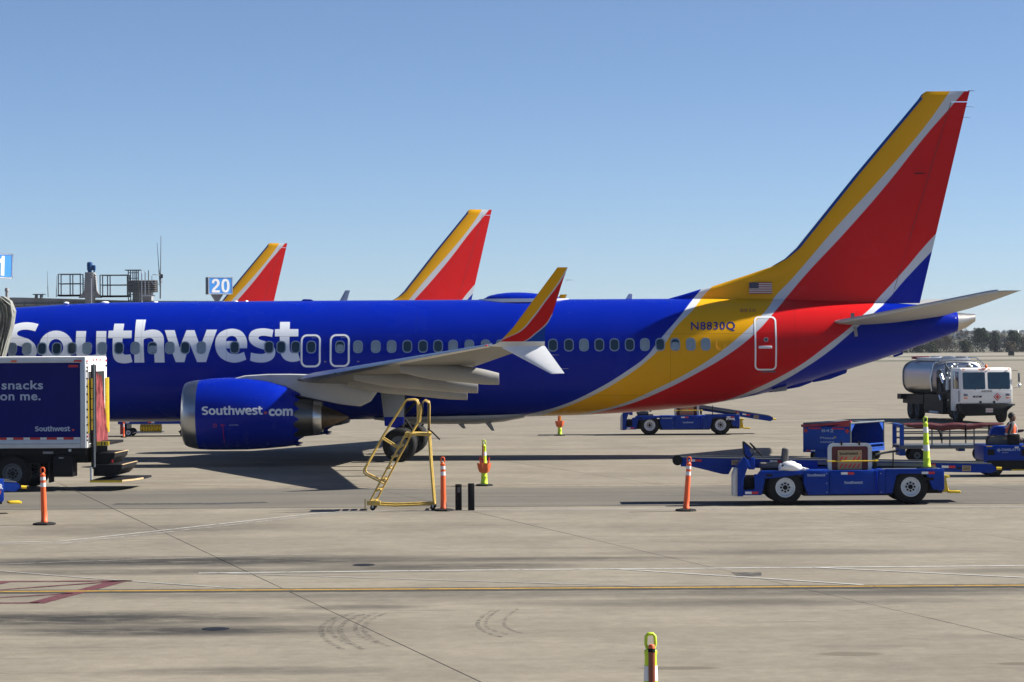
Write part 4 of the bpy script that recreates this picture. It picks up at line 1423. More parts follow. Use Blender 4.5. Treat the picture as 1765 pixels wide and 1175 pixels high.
    # small warning lights by the wing exits
    for x in (-6.06, -4.98):
        MB().ball((x, fus_y(x, 3.215), 3.215), (0.045, 0.02, 0.02), 1).build('escape_lamp', M['tan'], root)

    # lettering
    me = outline_mesh(WORD)
    stand_up(me, FRONT)
    obj_from_mesh('lettering', wrap_on_fuselage(me), M['word_silver'], root)

    def put_text(body, x0, x1, z0, z1, m, bold):
        me = text_mesh(body, 1.0, bold, 1.12)
        xs = [v.co.x for v in me.vertices]
        ys = [v.co.y for v in me.vertices]
        kx, ky = (x1 - x0) / (max(xs) - min(xs)), (z1 - z0) / (max(ys) - min(ys))
        me.transform(Matrix.Translation((x0, 0, z0)) @ FRONT @ Matrix.Diagonal((kx, ky, 1, 1)) @ Matrix.Translation((-min(xs), -min(ys), 0)))
        return obj_from_mesh('lettering', wrap_on_fuselage(me), m, root)
    put_text('N8830Q', 5.885, 7.33, 4.13, 4.445, M['print_navy'], 0.016)
    put_text('8830', 7.527, 8.032, 4.76, 4.87, M['flag_red'], 0.0)
    put_text('EXIT', -6.50, -6.30, 3.985, 4.02, M['window_trim'], 0.0)
    put_text('EXIT', -5.55, -5.35, 3.985, 4.02, M['window_trim'], 0.0)

    # flag on the dorsal fin
    fx0, fx1, fz0, fz1, fy = 7.89, 8.645, 5.37, 5.752, -0.215
    fl = MB().bx((fx0, fy - 0.004, fz0), (fx1, fy + 0.06, fz1)).build('flag', M['flag_white'], root)
    h = (fz1 - fz0) / 13
    mb = MB()
    for k in range(0, 13, 2):
        mb.bx((fx0 + (0.31 if k > 5 else 0), fy - 0.007, fz0 + k * h), (fx1, fy - 0.0045, fz0 + (k + 1) * h))
    mb.build('stripes', M['flag_red'], fl)
    MB().bx((fx0, fy - 0.008, fz0 + 6 * h), (fx0 + 0.31, fy - 0.0045, fz1)).build('canton', M['flag_navy'], fl)
    mb = MB()
    for r_ in range(9):
        for c_ in range(6 if r_ % 2 == 0 else 5):
            x = fx0 + 0.028 + (0.025 if r_ % 2 else 0) + c_ * 0.051
            z = fz0 + 6 * h + (r_ + 0.6) * (7 * h) / 9.3
            mb.bx((x - 0.005, fy - 0.0095, z - 0.005), (x + 0.005, fy - 0.0085, z + 0.005))
    mb.build('stars', M['flag_white'], fl)
    return root


YAW = R(-1.26)
plane = make_airliner()
plane.location = (0, 82, 0)
plane.rotation_euler = (0, 0, YAW)

SKIP = ('window', 'window_plug', 'exit_door', 'cabin_door', 'lettering', 'flag', 'escape_lamp', 'static_wick', 'drain_mast', 'roof_bump', 'tail_lamp', 'heart_mark', 'service_mark', 'satcom_dome', 'aerial')


def far_plane(loc, yaw, label):
    c = copy_tree(plane, None, SKIP)
    c.location = loc
    c.rotation_euler = (0, 0, yaw)
    tag(c, label, 'airplane')
    return c


p2 = far_plane((-16.76, 160.26, 0), R(17), 'airliner parked behind the blue one, its nearer and larger tail fin by the roof dome')
p3 = far_plane((-32.86, 195.5, 0), R(16), 'farthest airliner, only its small tail fin showing beside the gate 20 sign')
M['winglet_dull'] = mat('winglet_dull', (0.16, 0.23, 0.42), 0.4)
p2.scale = (1.06, 1.06, 1.06)          # a longer sister aircraft with taller winglets
for c in kids(p2):
    if c.name.startswith('winglet') and min(v.co.y for v in c.data.vertices) < -5:
        c.scale.z = 1.41
        c.location.z = -3.82 * 0.41
        c.material_slots[0].link = 'OBJECT'
        c.material_slots[0].material = M['winglet_dull']

# ------------------------------------------------------------------ belt loaders


def wheel(parent, c, r, w, rim_r, rim_mat, name='wheel', lugs=8, side=-1):
    x, y, z = c
    mb = MB()
    h = w / 2
    mb.lathe([(-h * 0.9, rim_r), (-h, rim_r + (r - rim_r) * 0.45), (-h * 0.92, r - 0.03), (-h * 0.7, r - 0.004), (-h * 0.25, r), (h * 0.25, r), (h * 0.7, r - 0.004), (h * 0.92, r - 0.03), (h, rim_r + (r - rim_r) * 0.45), (h * 0.9, rim_r)], (0, 0, 0), 'y', 32)
    wh = mb.build(name, M['black_rubber'], parent, smooth=40, loc=c)
    mb = MB()
    mb.lathe([(-h * 0.55, 0.0), (-h * 0.6, rim_r * 0.35), (-h * 0.4, rim_r * 0.5), (-h * 0.45, rim_r * 0.8), (-h * 0.95, rim_r * 0.93), (-h * 0.9, rim_r * 1.02), (h * 0.9, rim_r * 1.02), (h * 0.95, rim_r * 0.93), (h * 0.45, rim_r * 0.8), (h * 0.4, rim_r * 0.5), (h * 0.6, rim_r * 0.35), (h * 0.55, 0.0)], (0, 0, 0), 'y', 28)
    mb.build('rim', rim_mat, wh, smooth=40)
    mb = MB()
    for k in range(lugs):
        a = 2 * PI * k / lugs
        for s in (-1, 1):
            mb.cyl((rim_r * 0.42 * math.cos(a), s * h * 0.42, rim_r * 0.42 * math.sin(a)), (rim_r * 0.42 * math.cos(a), s * h * 0.66, rim_r * 0.42 * math.sin(a)), rim_r * 0.115, seg=6)
    mb.cyl((0, -h * 0.75, 0), (0, h * 0.75, 0), rim_r * 0.25, seg=12)
    mb.build('hub', M['black_steel'], wh)['kind'] = 'stuff'
    return wh


def put_flat(body, size, m, parent, x, y, z, bold=0.012, spacing=1.08, width=None, name='lettering', rot=None):
    me = text_mesh(body, size, bold, spacing)
    xs = [v.co.x for v in me.vertices]
    k = 1.0 if width is None else width / (max(xs) - min(xs))
    me.transform(Matrix.Translation((x, y, z)) @ (rot or Matrix.Identity(4)) @ FRONT @ Matrix.Diagonal((k, 1, 1, 1)) @ Matrix.Translation((-min(xs), 0, 0)))
    return obj_from_mesh(name, me, m, parent)


def put_word(width, m, parent, x, y, z, hs=1.0):
    me = wordmark(width, hs)
    stand_up(me, Matrix.Translation((x, y, z)) @ FRONT)
    return obj_from_mesh('lettering', me, m, parent)


def reflectors(parent, x, y, z, w, h, flip=False):
    a, b = ('reflector_red', 'reflector_white') if flip else ('reflector_white', 'reflector_red')
    MB().bx((x, y - 0.006, z), (x + w / 2, y + 0.004, z + h)).build('reflector', M[a], parent)
    MB().bx((x + w / 2, y - 0.006, z), (x + w, y + 0.004, z + h)).build('reflector', M[b], parent)


def make_loader(label):
    """self-propelled belt loader; origin under its near front wheel, x towards the rear, y away from the driver's side"""
    t = thing('belt_loader', label, 'belt loader', group='belt loaders on the apron')
    B = M['gse_blue']
    # chassis below and between the panels
    MB().bx((-1.05, 0.30, 0.24), (3.66, 1.60, 0.62)).bx((0.42, 0.06, 0.21), (2.45, 1.80, 0.30)).bx((-0.32, 0.32, 0.3), (0.3, 1.5, 0.70)).build('chassis', M['black_steel'], t)['kind'] = 'stuff'
    # front: grille plate, cab side frame, floor
    MB().prism([(-1.20, 0.22), (-1.09, 0.20), (-1.09, 0.86), (-1.14, 0.86), (-1.20, 0.70)], 0.08, 0.55, 'y', 0.012).build('grille_plate', M['bridge_white'], t)
    mb = MB()
    mb.prism([(-1.10, 0.21), (-0.97, 0.21), (-0.97, 0.80), (-0.80, 0.89), (-0.85, 1.03), (-0.95, 1.13), (-1.10, 0.90)], 0.0, 0.06, 'y', 0.01)
    mb.build('cab_panel', B, t)
    MB().prism([(-0.968, 0.235), (-0.55, 0.235), (-0.47, 0.60), (-0.62, 0.72), (-0.72, 0.72), (-0.70, 0.36), (-0.968, 0.36)], 0.0, 0.05, 'y', 0.008).build('cab_panel', B, t)
    MB().bx((-0.95, 0.05, 0.34), (-0.5, 1.75, 0.38)).build('footwell', M['black_steel'], t)
    MB().prism([(-1.09, 0.40), (-1.02, 0.40), (-0.90, 0.80), (-0.86, 0.84), (-0.86, 0.98), (-0.95, 1.06), (-1.09, 0.88)], 0.10, 0.75, 'y', 0.015).build('front_cowl', B, t)
    # dashboard and wheel
    dsh = MB().prism([(-0.96, 1.455), (-0.93, 1.475), (-0.755, 1.33), (-0.69, 1.19), (-0.80, 1.08), (-0.87, 1.07), (-0.945, 1.19)], 0.12, 0.36, 'y', 0.012).build('dashboard', M['black_steel'], t)
    MB().prism([(-0.935, 1.42), (-0.78, 1.30), (-0.73, 1.19), (-0.81, 1.11), (-0.86, 1.11), (-0.92, 1.20)], 0.108, 0.119, 'y').build('dashboard_side', M['gse_blue'], dsh)
    MB().box((-0.77, 0.105, 1.25), (0.06, 0.006, 0.11), rot=(0, R(-25), 0)).build('gauge_panel', M['grey_steel'], dsh)
    MB().bx((-0.83, 0.14, 0.82), (-0.69, 0.36, 1.09), bev=0.01).build('column_cover', B, t)
    mb = MB()
    c, ax = Vector((-0.63, 0.40, 1.27)), Vector((0.72, 0, 0.66)).normalized()
    u = Vector((0, 1, 0))
    v = ax.cross(u)
    mb.tube([c + (u * math.cos(2 * PI * k / 20) + v * math.sin(2 * PI * k / 20)) * 0.205 for k in range(20)], 0.016, 7, closed=True)
    for k in range(3):
        a = 2 * PI * k / 3 + 0.3
        mb.cyl(c - ax * 0.03, c + (u * math.cos(a) + v * math.sin(a)) * 0.2, 0.012, seg=6)
    sw = mb.build('steering_wheel', M['black_rubber'], t, smooth=50)
    MB().cyl(c - ax * 0.30, c - ax * 0.02, 0.03, seg=10).build('steering_column', M['steel'], t)
    # seat
    st = MB().box((-0.28, 0.55, 0.90), (0.50, 0.5, 0.12), bev=0.05).build('seat', M['seat_grey'], t)
    MB().box((0.05, 0.55, 1.12), (0.13, 0.46, 0.36), rot=(0, R(6), 0), bev=0.05).build('backrest', M['seat_grey'], t)
    MB().bx((-0.5, 0.35, 0.72), (0.15, 0.8, 0.84)).build('seat_base', M['black_steel'], t)
    # wings over the wheels, engine box, rear deck
    mb = MB()
    arch = lambda cx, r: [(cx + r * math.cos(R(a)), 0.41 + r * math.sin(R(a))) for a in range(170, 5, -15)]
    mb.prism([(-0.62, 0.72), (-0.50, 0.62), (-0.36, 0.62), (0.30, 0.70), (0.42, 0.70), (0.42, 0.79), (-0.55, 0.79)], 0.0, 0.30, 'y', 0.01)
    mb.build('fender', B, t)
    MB().prism([(0.42, 0.79), (1.02, 0.79), (1.02, 0.235), (0.52, 0.235), (0.42, 0.50)], 0.0, 0.9, 'y', 0.01).build('side_panel', B, t)
    cov = MB().bx((1.025, -0.02, 0.245), (2.13, 0.85, 0.79), bev=0.012).build('engine_cover', B, t)
    MB().bx((2.06, -0.045, 0.27), (2.11, -0.019, 0.78), bev=0.01).build('highlight_strip', M['blue_paint'], cov)  # added strip, the cover's bright edge highlight put in as glossier blue
    MB().bx((2.135, 0.0, 0.245), (2.30, 0.85, 0.80), bev=0.008).build('side_panel', B, t)
    mb = MB()
    mb.prism([(2.305, 0.82), (3.66, 0.82), (3.66, 0.34), (3.40, 0.34), (3.36, 0.42), (3.29, 0.66), (3.20, 0.72), (2.64, 0.72), (2.55, 0.68), (2.46, 0.26), (2.305, 0.26)], 0.0, 0.10, 'y', 0.01)
    mb.build('rear_panel', B, t)
    MB().bx((2.31, 0.10, 0.72), (3.66, 1.75, 0.80)).build('rear_deck', M['grey_steel'], t)
    MB().bx((3.55, 0.11, 0.30), (3.655, 1.78, 0.715)).build('rear_bumper', B, t)
    MB().bx((2.30, 0.11, 0.30), (2.44, 0.5, 0.715)).bx((3.30, 0.4, 0.4), (3.5, 1.5, 0.7)).build('inner_guard', M['black_steel'], t)['kind'] = 'stuff'
    MB().bx((3.18, -0.004, 0.555), (3.42, 0.01, 0.62)).build('tail_light', M['black_steel'], t)
    MB().bx((-0.44, -0.006, 0.66), (-0.30, 0.006, 0.72)).build('side_light', M['black_steel'], t)
    # hitch
    MB().prism([(3.665, 0.64), (3.82, 0.64), (3.90, 0.62), (3.90, 0.59), (3.80, 0.57), (3.88, 0.25), (3.64, 0.23), (3.66, 0.45)], 0.62, 0.90, 'y', 0.01).build('tow_hitch', M['safety_yellow'], t)
    MB().bx((3.86, 0.55, 0.22), (4.14, 0.97, 0.275), bev=0.015).build('hitch_plate', M['safety_yellow'], t)
    # wheels
    for x, y in ((0.0, 0.15), (2.89, 0.15), (0.0, 1.62), (2.89, 1.62)):
        wheel(t, (x, y, 0.405), 0.405, 0.25, 0.225, M['rim_white'])
    # reflective tape
    reflectors(t, -0.93, 0.0, 0.265, 0.30, 0.055)
    reflectors(t, 1.28, -0.02, 0.70, 0.30, 0.055)
    reflectors(t, 3.14, 0.0, 0.70, 0.30, 0.055)
    # words on the flank
    put_word(0.42, M['truck_letter'], t, 0.50, -0.004, 0.655)
    put_word(0.43, M['truck_letter'], t, 1.35, -0.024, 0.48)
    for x, z in ((0.95, 0.72), (0.95, 0.50), (0.95, 0.29), (2.20, 0.72), (2.20, 0.29)):
        MB().cyl((x, -0.008, z), (x, 0.004, z), 0.012, seg=8).build('bolt', M['steel'], t)
    # luggage-guard board: silver frame, wine-red sheet, tan card with word and hazard stripes
    bd = MB()
    ring_mesh(bd, [(p[0] + 1.52, p[1] + 1.08) for p in rrect(1.02, 0.66, 0.12)], [(p[0] + 1.52, p[1] + 1.06) for p in rrect(0.84, 0.56, 0.05)], 0.30, 0.24)
    bd = bd.build('guard_board', M['truck_frame'], t, smooth=40)
    MB().prism([(p[0] + 1.52, p[1] + 1.06) for p in rrect(0.85, 0.57, 0.05)], 0.275, 0.29, 'y').build('sheet', M['maroon'], bd)
    MB().bx((1.24, 0.262, 0.80), (1.80, 0.274, 1.25), bev=0.006).build('card', M['tan'], bd)
    mb = MB()
    for k in range(5):
        x = 1.27 + k * 0.10
        if k != 2:
            mb.prism([(x, 1.00), (x + 0.045, 1.00), (x + 0.105, 1.10), (x + 0.06, 1.10)], 0.258, 0.2615, 'y')
        mb.prism([(x, 0.84), (x + 0.045, 0.84), (x + 0.105, 0.94), (x + 0.06, 0.94)], 0.258, 0.2615, 'y')
    mb.build('hazard_stripes', M['heart_red'], bd)['kind'] = 'stuff'
    put_word(0.44, M['print_black'], bd, 1.28, 0.258, 1.135, 1.0)
    me = stand_up(heart_mesh(0.022), Matrix.Translation((1.765, 0.258, 1.165)) @ FRONT)
    obj_from_mesh('heart_mark', me, M['heart_red'], bd)
    for x in (1.31, 1.72):
        MB().bx((x, 0.20, 1.36), (x + 0.035, 0.32, 1.46), bev=0.006).build('bracket', M['black_steel'], bd)
    MB().cyl((0.98, 0.14, 1.0), (2.09, 0.14, 1.005), 0.014, seg=8).cyl((2.09, 0.14, 1.005), (2.16, 0.14, 1.005), 0.022, seg=8).build('guard_rod', M['safety_yellow'], t)
    MB().bx((2.06, 0.2, 0.82), (2.14, 0.3, 1.0), bev=0.01).cyl((2.60, 0.75, 0.8), (2.60, 0.75, 1.18), 0.018, seg=8).build('rod_post', M['black_steel'], t)['kind'] = 'stuff'
    # conveyor, its own part so that it can be tilted; pivot in the middle
    cv = MB()
    cv.bx((-3.60, -0.05, -0.09), (-0.4, 0.0, 0.115))
    cv.bx((-0.4, -0.05, 0.03), (2.2, 0.0, 0.115))
    cv.bx((2.2, -0.05, -0.09), (3.68, 0.0, 0.115))
    cv.prism([(-3.32, -0.092), (-2.62, -0.25), (-2.48, -0.25), (-2.40, -0.092)], -0.05, 0.0, 'y')
    cv.prism([(3.681, -0.085), (3.80, 0.0), (3.681, 0.11)], -0.05, 0.0, 'y')
    cv.bx((-3.60, 0.90, -0.09), (3.68, 0.95, 0.115))
    cv.bx((-3.4, 0.01, -0.08), (3.5, 0.89, -0.02))
    con = cv.build('conveyor', B, t, smooth=0, loc=(1.25, 0.90, 0.86))
    MB().bx((-3.62, -0.055, 0.117), (3.66, 0.005, 0.137)).bx((-3.62, 0.895, 0.117), (3.66, 0.955, 0.137)).build('edge_rail', M['rail_steel'], con)['kind'] = 'stuff'
    MB().bx((-0.4, -0.06, 0.02), (2.2, -0.051, 0.10)).build('side_trim', M['rail_steel'], con)
    MB().bx((-3.66, 0.012, 0.09), (3.70, 0.888, 0.11)).build('belt', M['belt_rubber'], con)
    for x in (-3.66, 3.70):
        MB().cyl((x, -0.04, 0.03), (x, 0.94, 0.03), 0.075, seg=16).build('roller', M['black_rubber'], con)
    MB().cyl((-3.68, -0.06, 0.05), (-3.68, -0.03, 0.05), 0.12, seg=18).build('bumper', M['black_rubber'], con)
    MB().cyl((3.78, -0.05, 0.02), (3.90, -0.05, 0.02), 0.035, seg=10).build('bumper_pin', M['safety_yellow'], con)
    MB().bx((-2.42, -0.058, -0.03), (-2.08, -0.051, 0.09)).build('notice', M['tan'], con)
    put_flat('STAND CLEAR', 0.05, M['print_black'], con, -2.39, -0.060, 0.01, 0.001, 1.0, 0.28)
    MB().bx((2.98, -0.058, -0.06), (3.18, -0.051, 0.07)).build('notice', M['tan'], con)
    mb = MB()
    for k in range(3):
        mb.bx((3.0, -0.061, -0.04 + k * 0.035), (3.16, -0.0585, -0.025 + k * 0.035))
    mb.build('notice_print', M['print_black'], con)['kind'] = 'stuff'
    for x in (-1.42, 2.32):
        MB().box((x, -0.055, 0.0), (0.13, 0.01, 0.11), rot=(0, R(45), 0)).build('notice', M['tan'], con)
    reflectors(con, -3.42, -0.052, 0.03, 0.30, 0.05)
    reflectors(con, -1.52, -0.052, 0.045, 0.34, 0.055)
    reflectors(con, 2.50, -0.052, 0.005, 0.32, 0.055)
    MB().bx((2.20, -0.057, 0.05), (2.36, -0.0505, 0.10)).build('reflector', M['reflector_red'], con)
    MB().bx((2.85, -0.056, -0.02), (2.95, -0.05, 0.03)).build('slot', M['dark_gap'], con)
    for x, w in ((0.0, 0.5), (2.4, 0.4)):
        MB().bx((x - 0.05, 1.0, 0.4), (x + 0.05, 1.1, 0.80)).bx((x - 0.05, 1.7, 0.4), (x + 0.05, 1.8, 0.80)).build('lift_arm', M['black_steel'], t)['kind'] = 'stuff'
    return t, con


loader, conv = make_loader('blue belt loader in the foreground with a lime post standing on its rear deck')
loader.location = (6.28, 56.66, 0)
conv.rotation_euler = (0, R(1.55), 0)
lo2 = copy_tree(loader)
tag(lo2, 'blue belt loader under the rear of the big airliner, its conveyor sloping down behind')
lo2.location = (5.60, 100.4, 0)
lo2.rotation_euler = (0, 0, R(-2.0))
for c in kids(lo2):
    if c.name.startswith('conveyor'):
        c.rotation_euler = (0, R(9.0), 0)
        c.location = (1.35, 0.90, 1.18)
lo3 = copy_tree(loader, None, ('tow_hitch',))
tag(lo3, 'bright blue loader end with yellow hitch at the left edge by an orange post')
lo3.location = (-14.78, 53.55, 0)
lo3.rotation_euler = (0, 0, R(20.0))
for c in kids(lo3):
    if c.name.startswith('conveyor'):
        c.rotation_euler = (0, R(4.5), 0)
        c.location = (0.40, 0.90, 0.86)
put_flat('POWER', 0.12, M['sign_white'], lo2, 3.12, -0.004, 0.60, 0.006, 1.05, 0.36)
put_flat('POWER', 0.15, M['sign_white'], lo3, 3.20, -0.006, 0.60, 0.006, 1.05, 0.44)
put_flat('STOW', 0.12, M['amber'], lo3, 3.30, -0.006, 0.47, 0.006, 1.05, 0.30)

# rag bag and gloves left on the loader's fender
g = thing('cloth_bag', 'crumpled white cloth bag lying on the foreground loader beside its seat', 'bag', (6.28, 56.66, 0.79))


def lumpy(c, r, seed, amp=0.18, sub=3):
    mb = MB()
    mb.ball((0, 0, 0), 1.0, sub)
    rnd = random.Random(seed)
    ph = [(Vector((rnd.uniform(-3, 3), rnd.uniform(-3, 3), rnd.uniform(-3, 3))), rnd.uniform(0, 6)) for _ in range(7)]
    for v in mb.bm.verts:
        n = v.co.normalized()
        k = 1 + amp * sum(math.sin(d.dot(n) * 1.6 + p) for d, p in ph) / 3.5
        v.co = Vector((c[0] + n.x * r[0] * k, c[1] + n.y * r[1] * k, max(0.0, c[2] + n.z * r[2] * k)))
    return mb


lumpy((0.12, 0.13, 0.06), (0.29, 0.14, 0.145), 3).build('bag', M['cloth_white'], g, smooth=60)
lumpy((-0.07, 0.13, 0.06), (0.08, 0.09, 0.11), 5).build('bag_neck', M['cloth_white'], g, smooth=60)
MB().ball((-0.05, 0.03, 0.12), (0.035, 0.02, 0.03), 2).build('bag_mark', M['black_rubber'], g)
g = thing('glove', 'pair of crumpled white work gloves beside the cloth bag on the loader', 'gloves', (6.28, 56.66, 0.795))
mb = lumpy((0.42, 0.11, 0.03), (0.08, 0.06, 0.05), 9, 0.2, 2)
for k in range(4):
    mb.cyl((0.46, 0.06 + k * 0.025, 0.05), (0.545 - 0.008 * k, 0.055 + k * 0.03, 0.035), 0.014, 0.011, seg=7)
mb.cyl((0.42, 0.06, 0.06), (0.46, 0.02, 0.05), 0.014, seg=7)
mb.build('glove', M['cloth_white'], g, smooth=60)

# ------------------------------------------------------------------ posts and cones


def make_post(label, loc, main, bands, tilt=(0, 0), group=None, loop=True, base=True, name='delineator_post'):
    rb, rt = (0.066, 0.052) if main == 'cone_orange' else (0.088, 0.052)
    rz_ = lambda z: rb + (rt - rb) * z / 1.02
    t = thing(name, label, 'traffic post', loc, 0, group)
    t.rotation_euler = (R(tilt[1]), R(tilt[0]), 0)
    if base:
        mb = MB()
        mb.lathe([(0.0, 0.0), (0.0, 0.235), (0.012, 0.25), (0.035, 0.24), (0.05, 0.16), (0.055, 0.08), (0.055, 0.0)], (0, 0, 0), 'z', 8)
        bo = mb.build('base', M['black_rubber'], t, smooth=30)
        bo.rotation_euler = (R(-tilt[1]), R(-tilt[0]), R(22))
    mb = MB()
    prof = [(0.05, rb + 0.008), (0.09, rb + 0.008), (0.10, rb), (0.30, rz_(0.3)), (0.60, rz_(0.6)), (0.80, rz_(0.8)), (1.02, rt), (1.03, rt + 0.005), (1.06, rt + 0.005), (1.075, 0.036), (1.10, 0.028)]
    if main == 'cone_lime':
        prof = prof[:3] + [(0.24, rz_(0.24)), (0.25, rz_(0.24) + 0.006), (0.27, rz_(0.24) - 0.002), (0.60, rz_(0.6)), (0.61, rz_(0.6) + 0.005), (0.63, rz_(0.6) - 0.002)] + prof[5:]
    mb.lathe(prof, (0, 0, 0), 'z', 20)
    mb.build('post', M[main], t, smooth=40)
    mb = MB()
    mb.tube([(-0.030, 0, 1.08), (-0.042, 0, 1.12), (-0.038, 0, 1.185), (-0.02, 0, 1.205), (0.02, 0, 1.205), (0.038, 0, 1.185), (0.042, 0, 1.12), (0.030, 0, 1.08)], 0.014, 8)
    mb.build('grip_loop', M[main], t, smooth=50)
    for z0, z1 in bands:
        r = lambda z: rz_(z) + 0.003
        mb = MB()
        mb.lathe([(z0, r(z0) - 0.003), (z0, r(z0)), (z1, r(z1)), (z1, r(z1) - 0.003)], (0, 0, 0), 'z', 20)
        mb.build('reflective_band', M['band_white'], t, smooth=40)
    return t


OB = [(0.80, 0.885), (0.94, 1.01)]
GO = 'orange posts round the stand'
make_post('leaning orange post in front of the catering truck, nearest the left edge', (-9.90, 51.95, 0), 'cone_orange', OB, (-1.6, 0), GO)
make_post('upright orange post between the yellow stand and the black chocks', (-1.57, 55.5, 0), 'cone_orange', OB, (-0.6, 0), GO)
make_post('orange post in front of the foreground belt loader, leaning to the right', (3.86, 54.94, 0), 'cone_orange', OB, (4.0, 0), GO)
LB = [(0.42, 0.56), (0.84, 0.97)]
GL = 'lime marker posts'
make_post('plain lime post standing on the rear deck of the foreground loader', (6.28 + 3.32, 56.66 + 0.35, 0.80), 'cone_lime', LB, (-1.5, 0), GL)


def holder(t, wands):
    mb = MB()
    rings = []
    for z, r in ((0.34, 0.085), (0.38, 0.12), (0.50, 0.155), (0.60, 0.175), (0.60, 0.160), (0.45, 0.12)):
        rings.append([((r + (0.018 if k % 4 < 2 else -0.014) * (z > 0.36)) * math.cos(2 * PI * k / 24), (r + (0.018 if k % 4 < 2 else -0.014) * (z > 0.36)) * math.sin(2 * PI * k / 24), z) for k in range(24)])
    mb.loft(rings, caps=False)
    mb.build('wand_holder', M['holder_orange'], t, smooth=40)
    for x, y, z0, z1, tl, m in wands:
        MB().cyl((x, y, z0), (x + tl, y, z1), 0.022, 0.018, seg=10).build('wand', M[m], t)


a = make_post('lime post wearing an orange wand holder, beyond the black chocks', (-0.76, 65.23, 0), 'cone_lime', [(0.80, 0.90)], (0, 0), GL)
holder(a, [(-0.09, -0.10, 0.5, 0.78, -0.02, 'wand_red'), (0.11, -0.10, 0.5, 0.76, 0.02, 'wand_red'), (-0.03, -0.09, 0.62, 1.08, 0.0, 'wand_brown'), (-0.045, -0.085, 0.5, 0.74, -0.02, 'wand_red')])
a = make_post('distant lime post with orange upper half, under the rear of the big airliner', (1.93, 100.6, 0), 'cone_lime', [(0.80, 0.90)], (0, 0), GL)
holder(a, [(-0.05, -0.08, 0.5, 0.80, -0.01, 'wand_red'), (0.05, -0.08, 0.5, 0.85, 0.0, 'holder_orange'), (0.0, -0.10, 0.5, 0.98, 0.0, 'holder_orange')])
a = make_post('lime post holding a brown wand at the bottom edge of the picture, nearest of all', (1.197, 21.54, 0), 'cone_lime', [(0.80, 0.93)], (0, 0), GL)
mb = MB()
mb.cyl((0.005, -0.075, 0.55), (0.005, -0.066, 1.055), 0.030, seg=12)
w = mb.build('wand', M['wand_brown'], a)
MB().cyl((0.005, -0.072, 1.056), (0.005, -0.068, 1.085), 0.033, seg=12).build('wand_collar', M['black_rubber'], w)
MB().lathe([(1.086, 0.030), (1.11, 0.029), (1.122, 0.022), (1.122, 0.0)], (0.005, -0.069, 0), 'z', 12).build('wand_tip', M['holder_orange'], w)

# two black chocks standing on end
for x, y, hgt, lab in ((-1.235, 55.75, 0.585, 'shorter black rubber chock standing on end, the one beside the orange post'), (-0.945, 55.62, 0.61, 'taller black rubber chock standing on end, the one farther from the orange post')):
    t = thing('wheel_chock', lab, 'wheel chock', (x, y, 0), R(6), 'black chocks standing on end')
    mb = MB()
    mb.prism([(-0.07, -0.07), (0.07, -0.07), (0.075, 0.0), (0.05, 0.07), (-0.05, 0.07), (-0.075, 0.0)], 0.0, hgt, 'z', 0.012)
    mb.build('body', M['black_rubber'], t)
    if x < -1:
        MB().bx((-0.03, -0.078, 0.40), (0.03, -0.071, 0.52)).build('stencil', M['grey_steel'], t)

# ------------------------------------------------------------------ yellow maintenance stand
t = thing('maintenance_stand', 'yellow tubular maintenance stand with steep steps beside the main wheels', 'access steps', (0, 0, 0))
SX = lambda u: (u - 690) / 75.7 - 2.545
SZ = lambda v: (878 - v) / 75.7
t.location = (0, 0, 0)
Y0, Y1 = 55.75, 56.45
Yl = M['stand_yellow']


def stand_tube(name, pts, r=0.024, ys=(Y0, Y1)):
    for y in ys:
        MB().tube([(SX(u), y, SZ(v)) for u, v in pts], r * 0.85, 8).build(name, Yl, t, smooth=50)


stand_tube('handrail', [(661, 832), (657, 830), (631, 817), (627, 813), (627, 808), (660, 750), (697, 692), (701, 689), (714, 688.5), (718, 690), (720, 695), (720, 726), (718, 731), (704, 754)])
stand_tube('handrail_brace', [(659, 755), (688, 773)], 0.02)
stand_tube('stringer', [(700, 746), (666, 808), (636, 865)], 0.026, (Y0,))
stand_tube('stringer', [(709, 746), (675, 808), (645, 865)], 0.026, (Y1,))
stand_tube('platform_side', [(698, 747), (742, 748)], 0.04)
stand_tube('guard_hoop', [(722, 728), (725, 700), (727, 694), (732, 690), (738, 693), (739, 700), (738, 748)], 0.022)
stand_tube('rear_leg', [(739, 750), (742, 800), (747, 866)], 0.032)
stand_tube('base_rail', [(632, 867), (680, 870), (747, 868)], 0.028)
for k, (u, v) in enumerate(((641, 862), (648.5, 843), (657, 825), (666, 806), (676, 786), (686, 768), (696, 752))):
    MB().box((SX(u + 3), (Y0 + Y1) / 2, SZ(v)), (0.13, Y1 - Y0 - 0.02, 0.024), bev=0.006).build('step', Yl, t)
    for y in (Y0 - 0.032, Y1 + 0.032):
        MB().box((SX(u + 3), y, SZ(v)), (0.11, 0.012, 0.04), rot=(0, R(-20), 0)).build('step_bracket', Yl, t)
MB().bx((SX(699), Y0 + 0.03, SZ(748)), (SX(741), Y1 - 0.03, SZ(745.5)), bev=0.005).build('platform', Yl, t)
for u in (640, 747):
    MB().cyl((SX(u), Y0, SZ(868)), (SX(u), Y1, SZ(868)), 0.028, seg=8).build('cross_tube', Yl, t)
MB().bx((SX(632), Y0 - 0.05, SZ(869)), (SX(655), Y0 + 0.06, SZ(861)), bev=0.01).build('brake_box', Yl, t)
MB().bx((SX(628), Y0 - 0.03, 0.0), (SX(630), Y0, SZ(858)), bev=0.004).build('stabiliser_foot', Yl, t)
for u in (642, 745):
    for y in (Y0, Y1):
        cz = MB().cyl((SX(u), y - 0.022, 0.062), (SX(u), y + 0.022, 0.062), 0.062, seg=16).build('caster', M['black_rubber'], t)
        MB().bx((SX(u) - 0.02, y - 0.035, 0.06), (SX(u) + 0.02, y - 0.025, SZ(868))).build('caster_fork', M['steel'], cz)
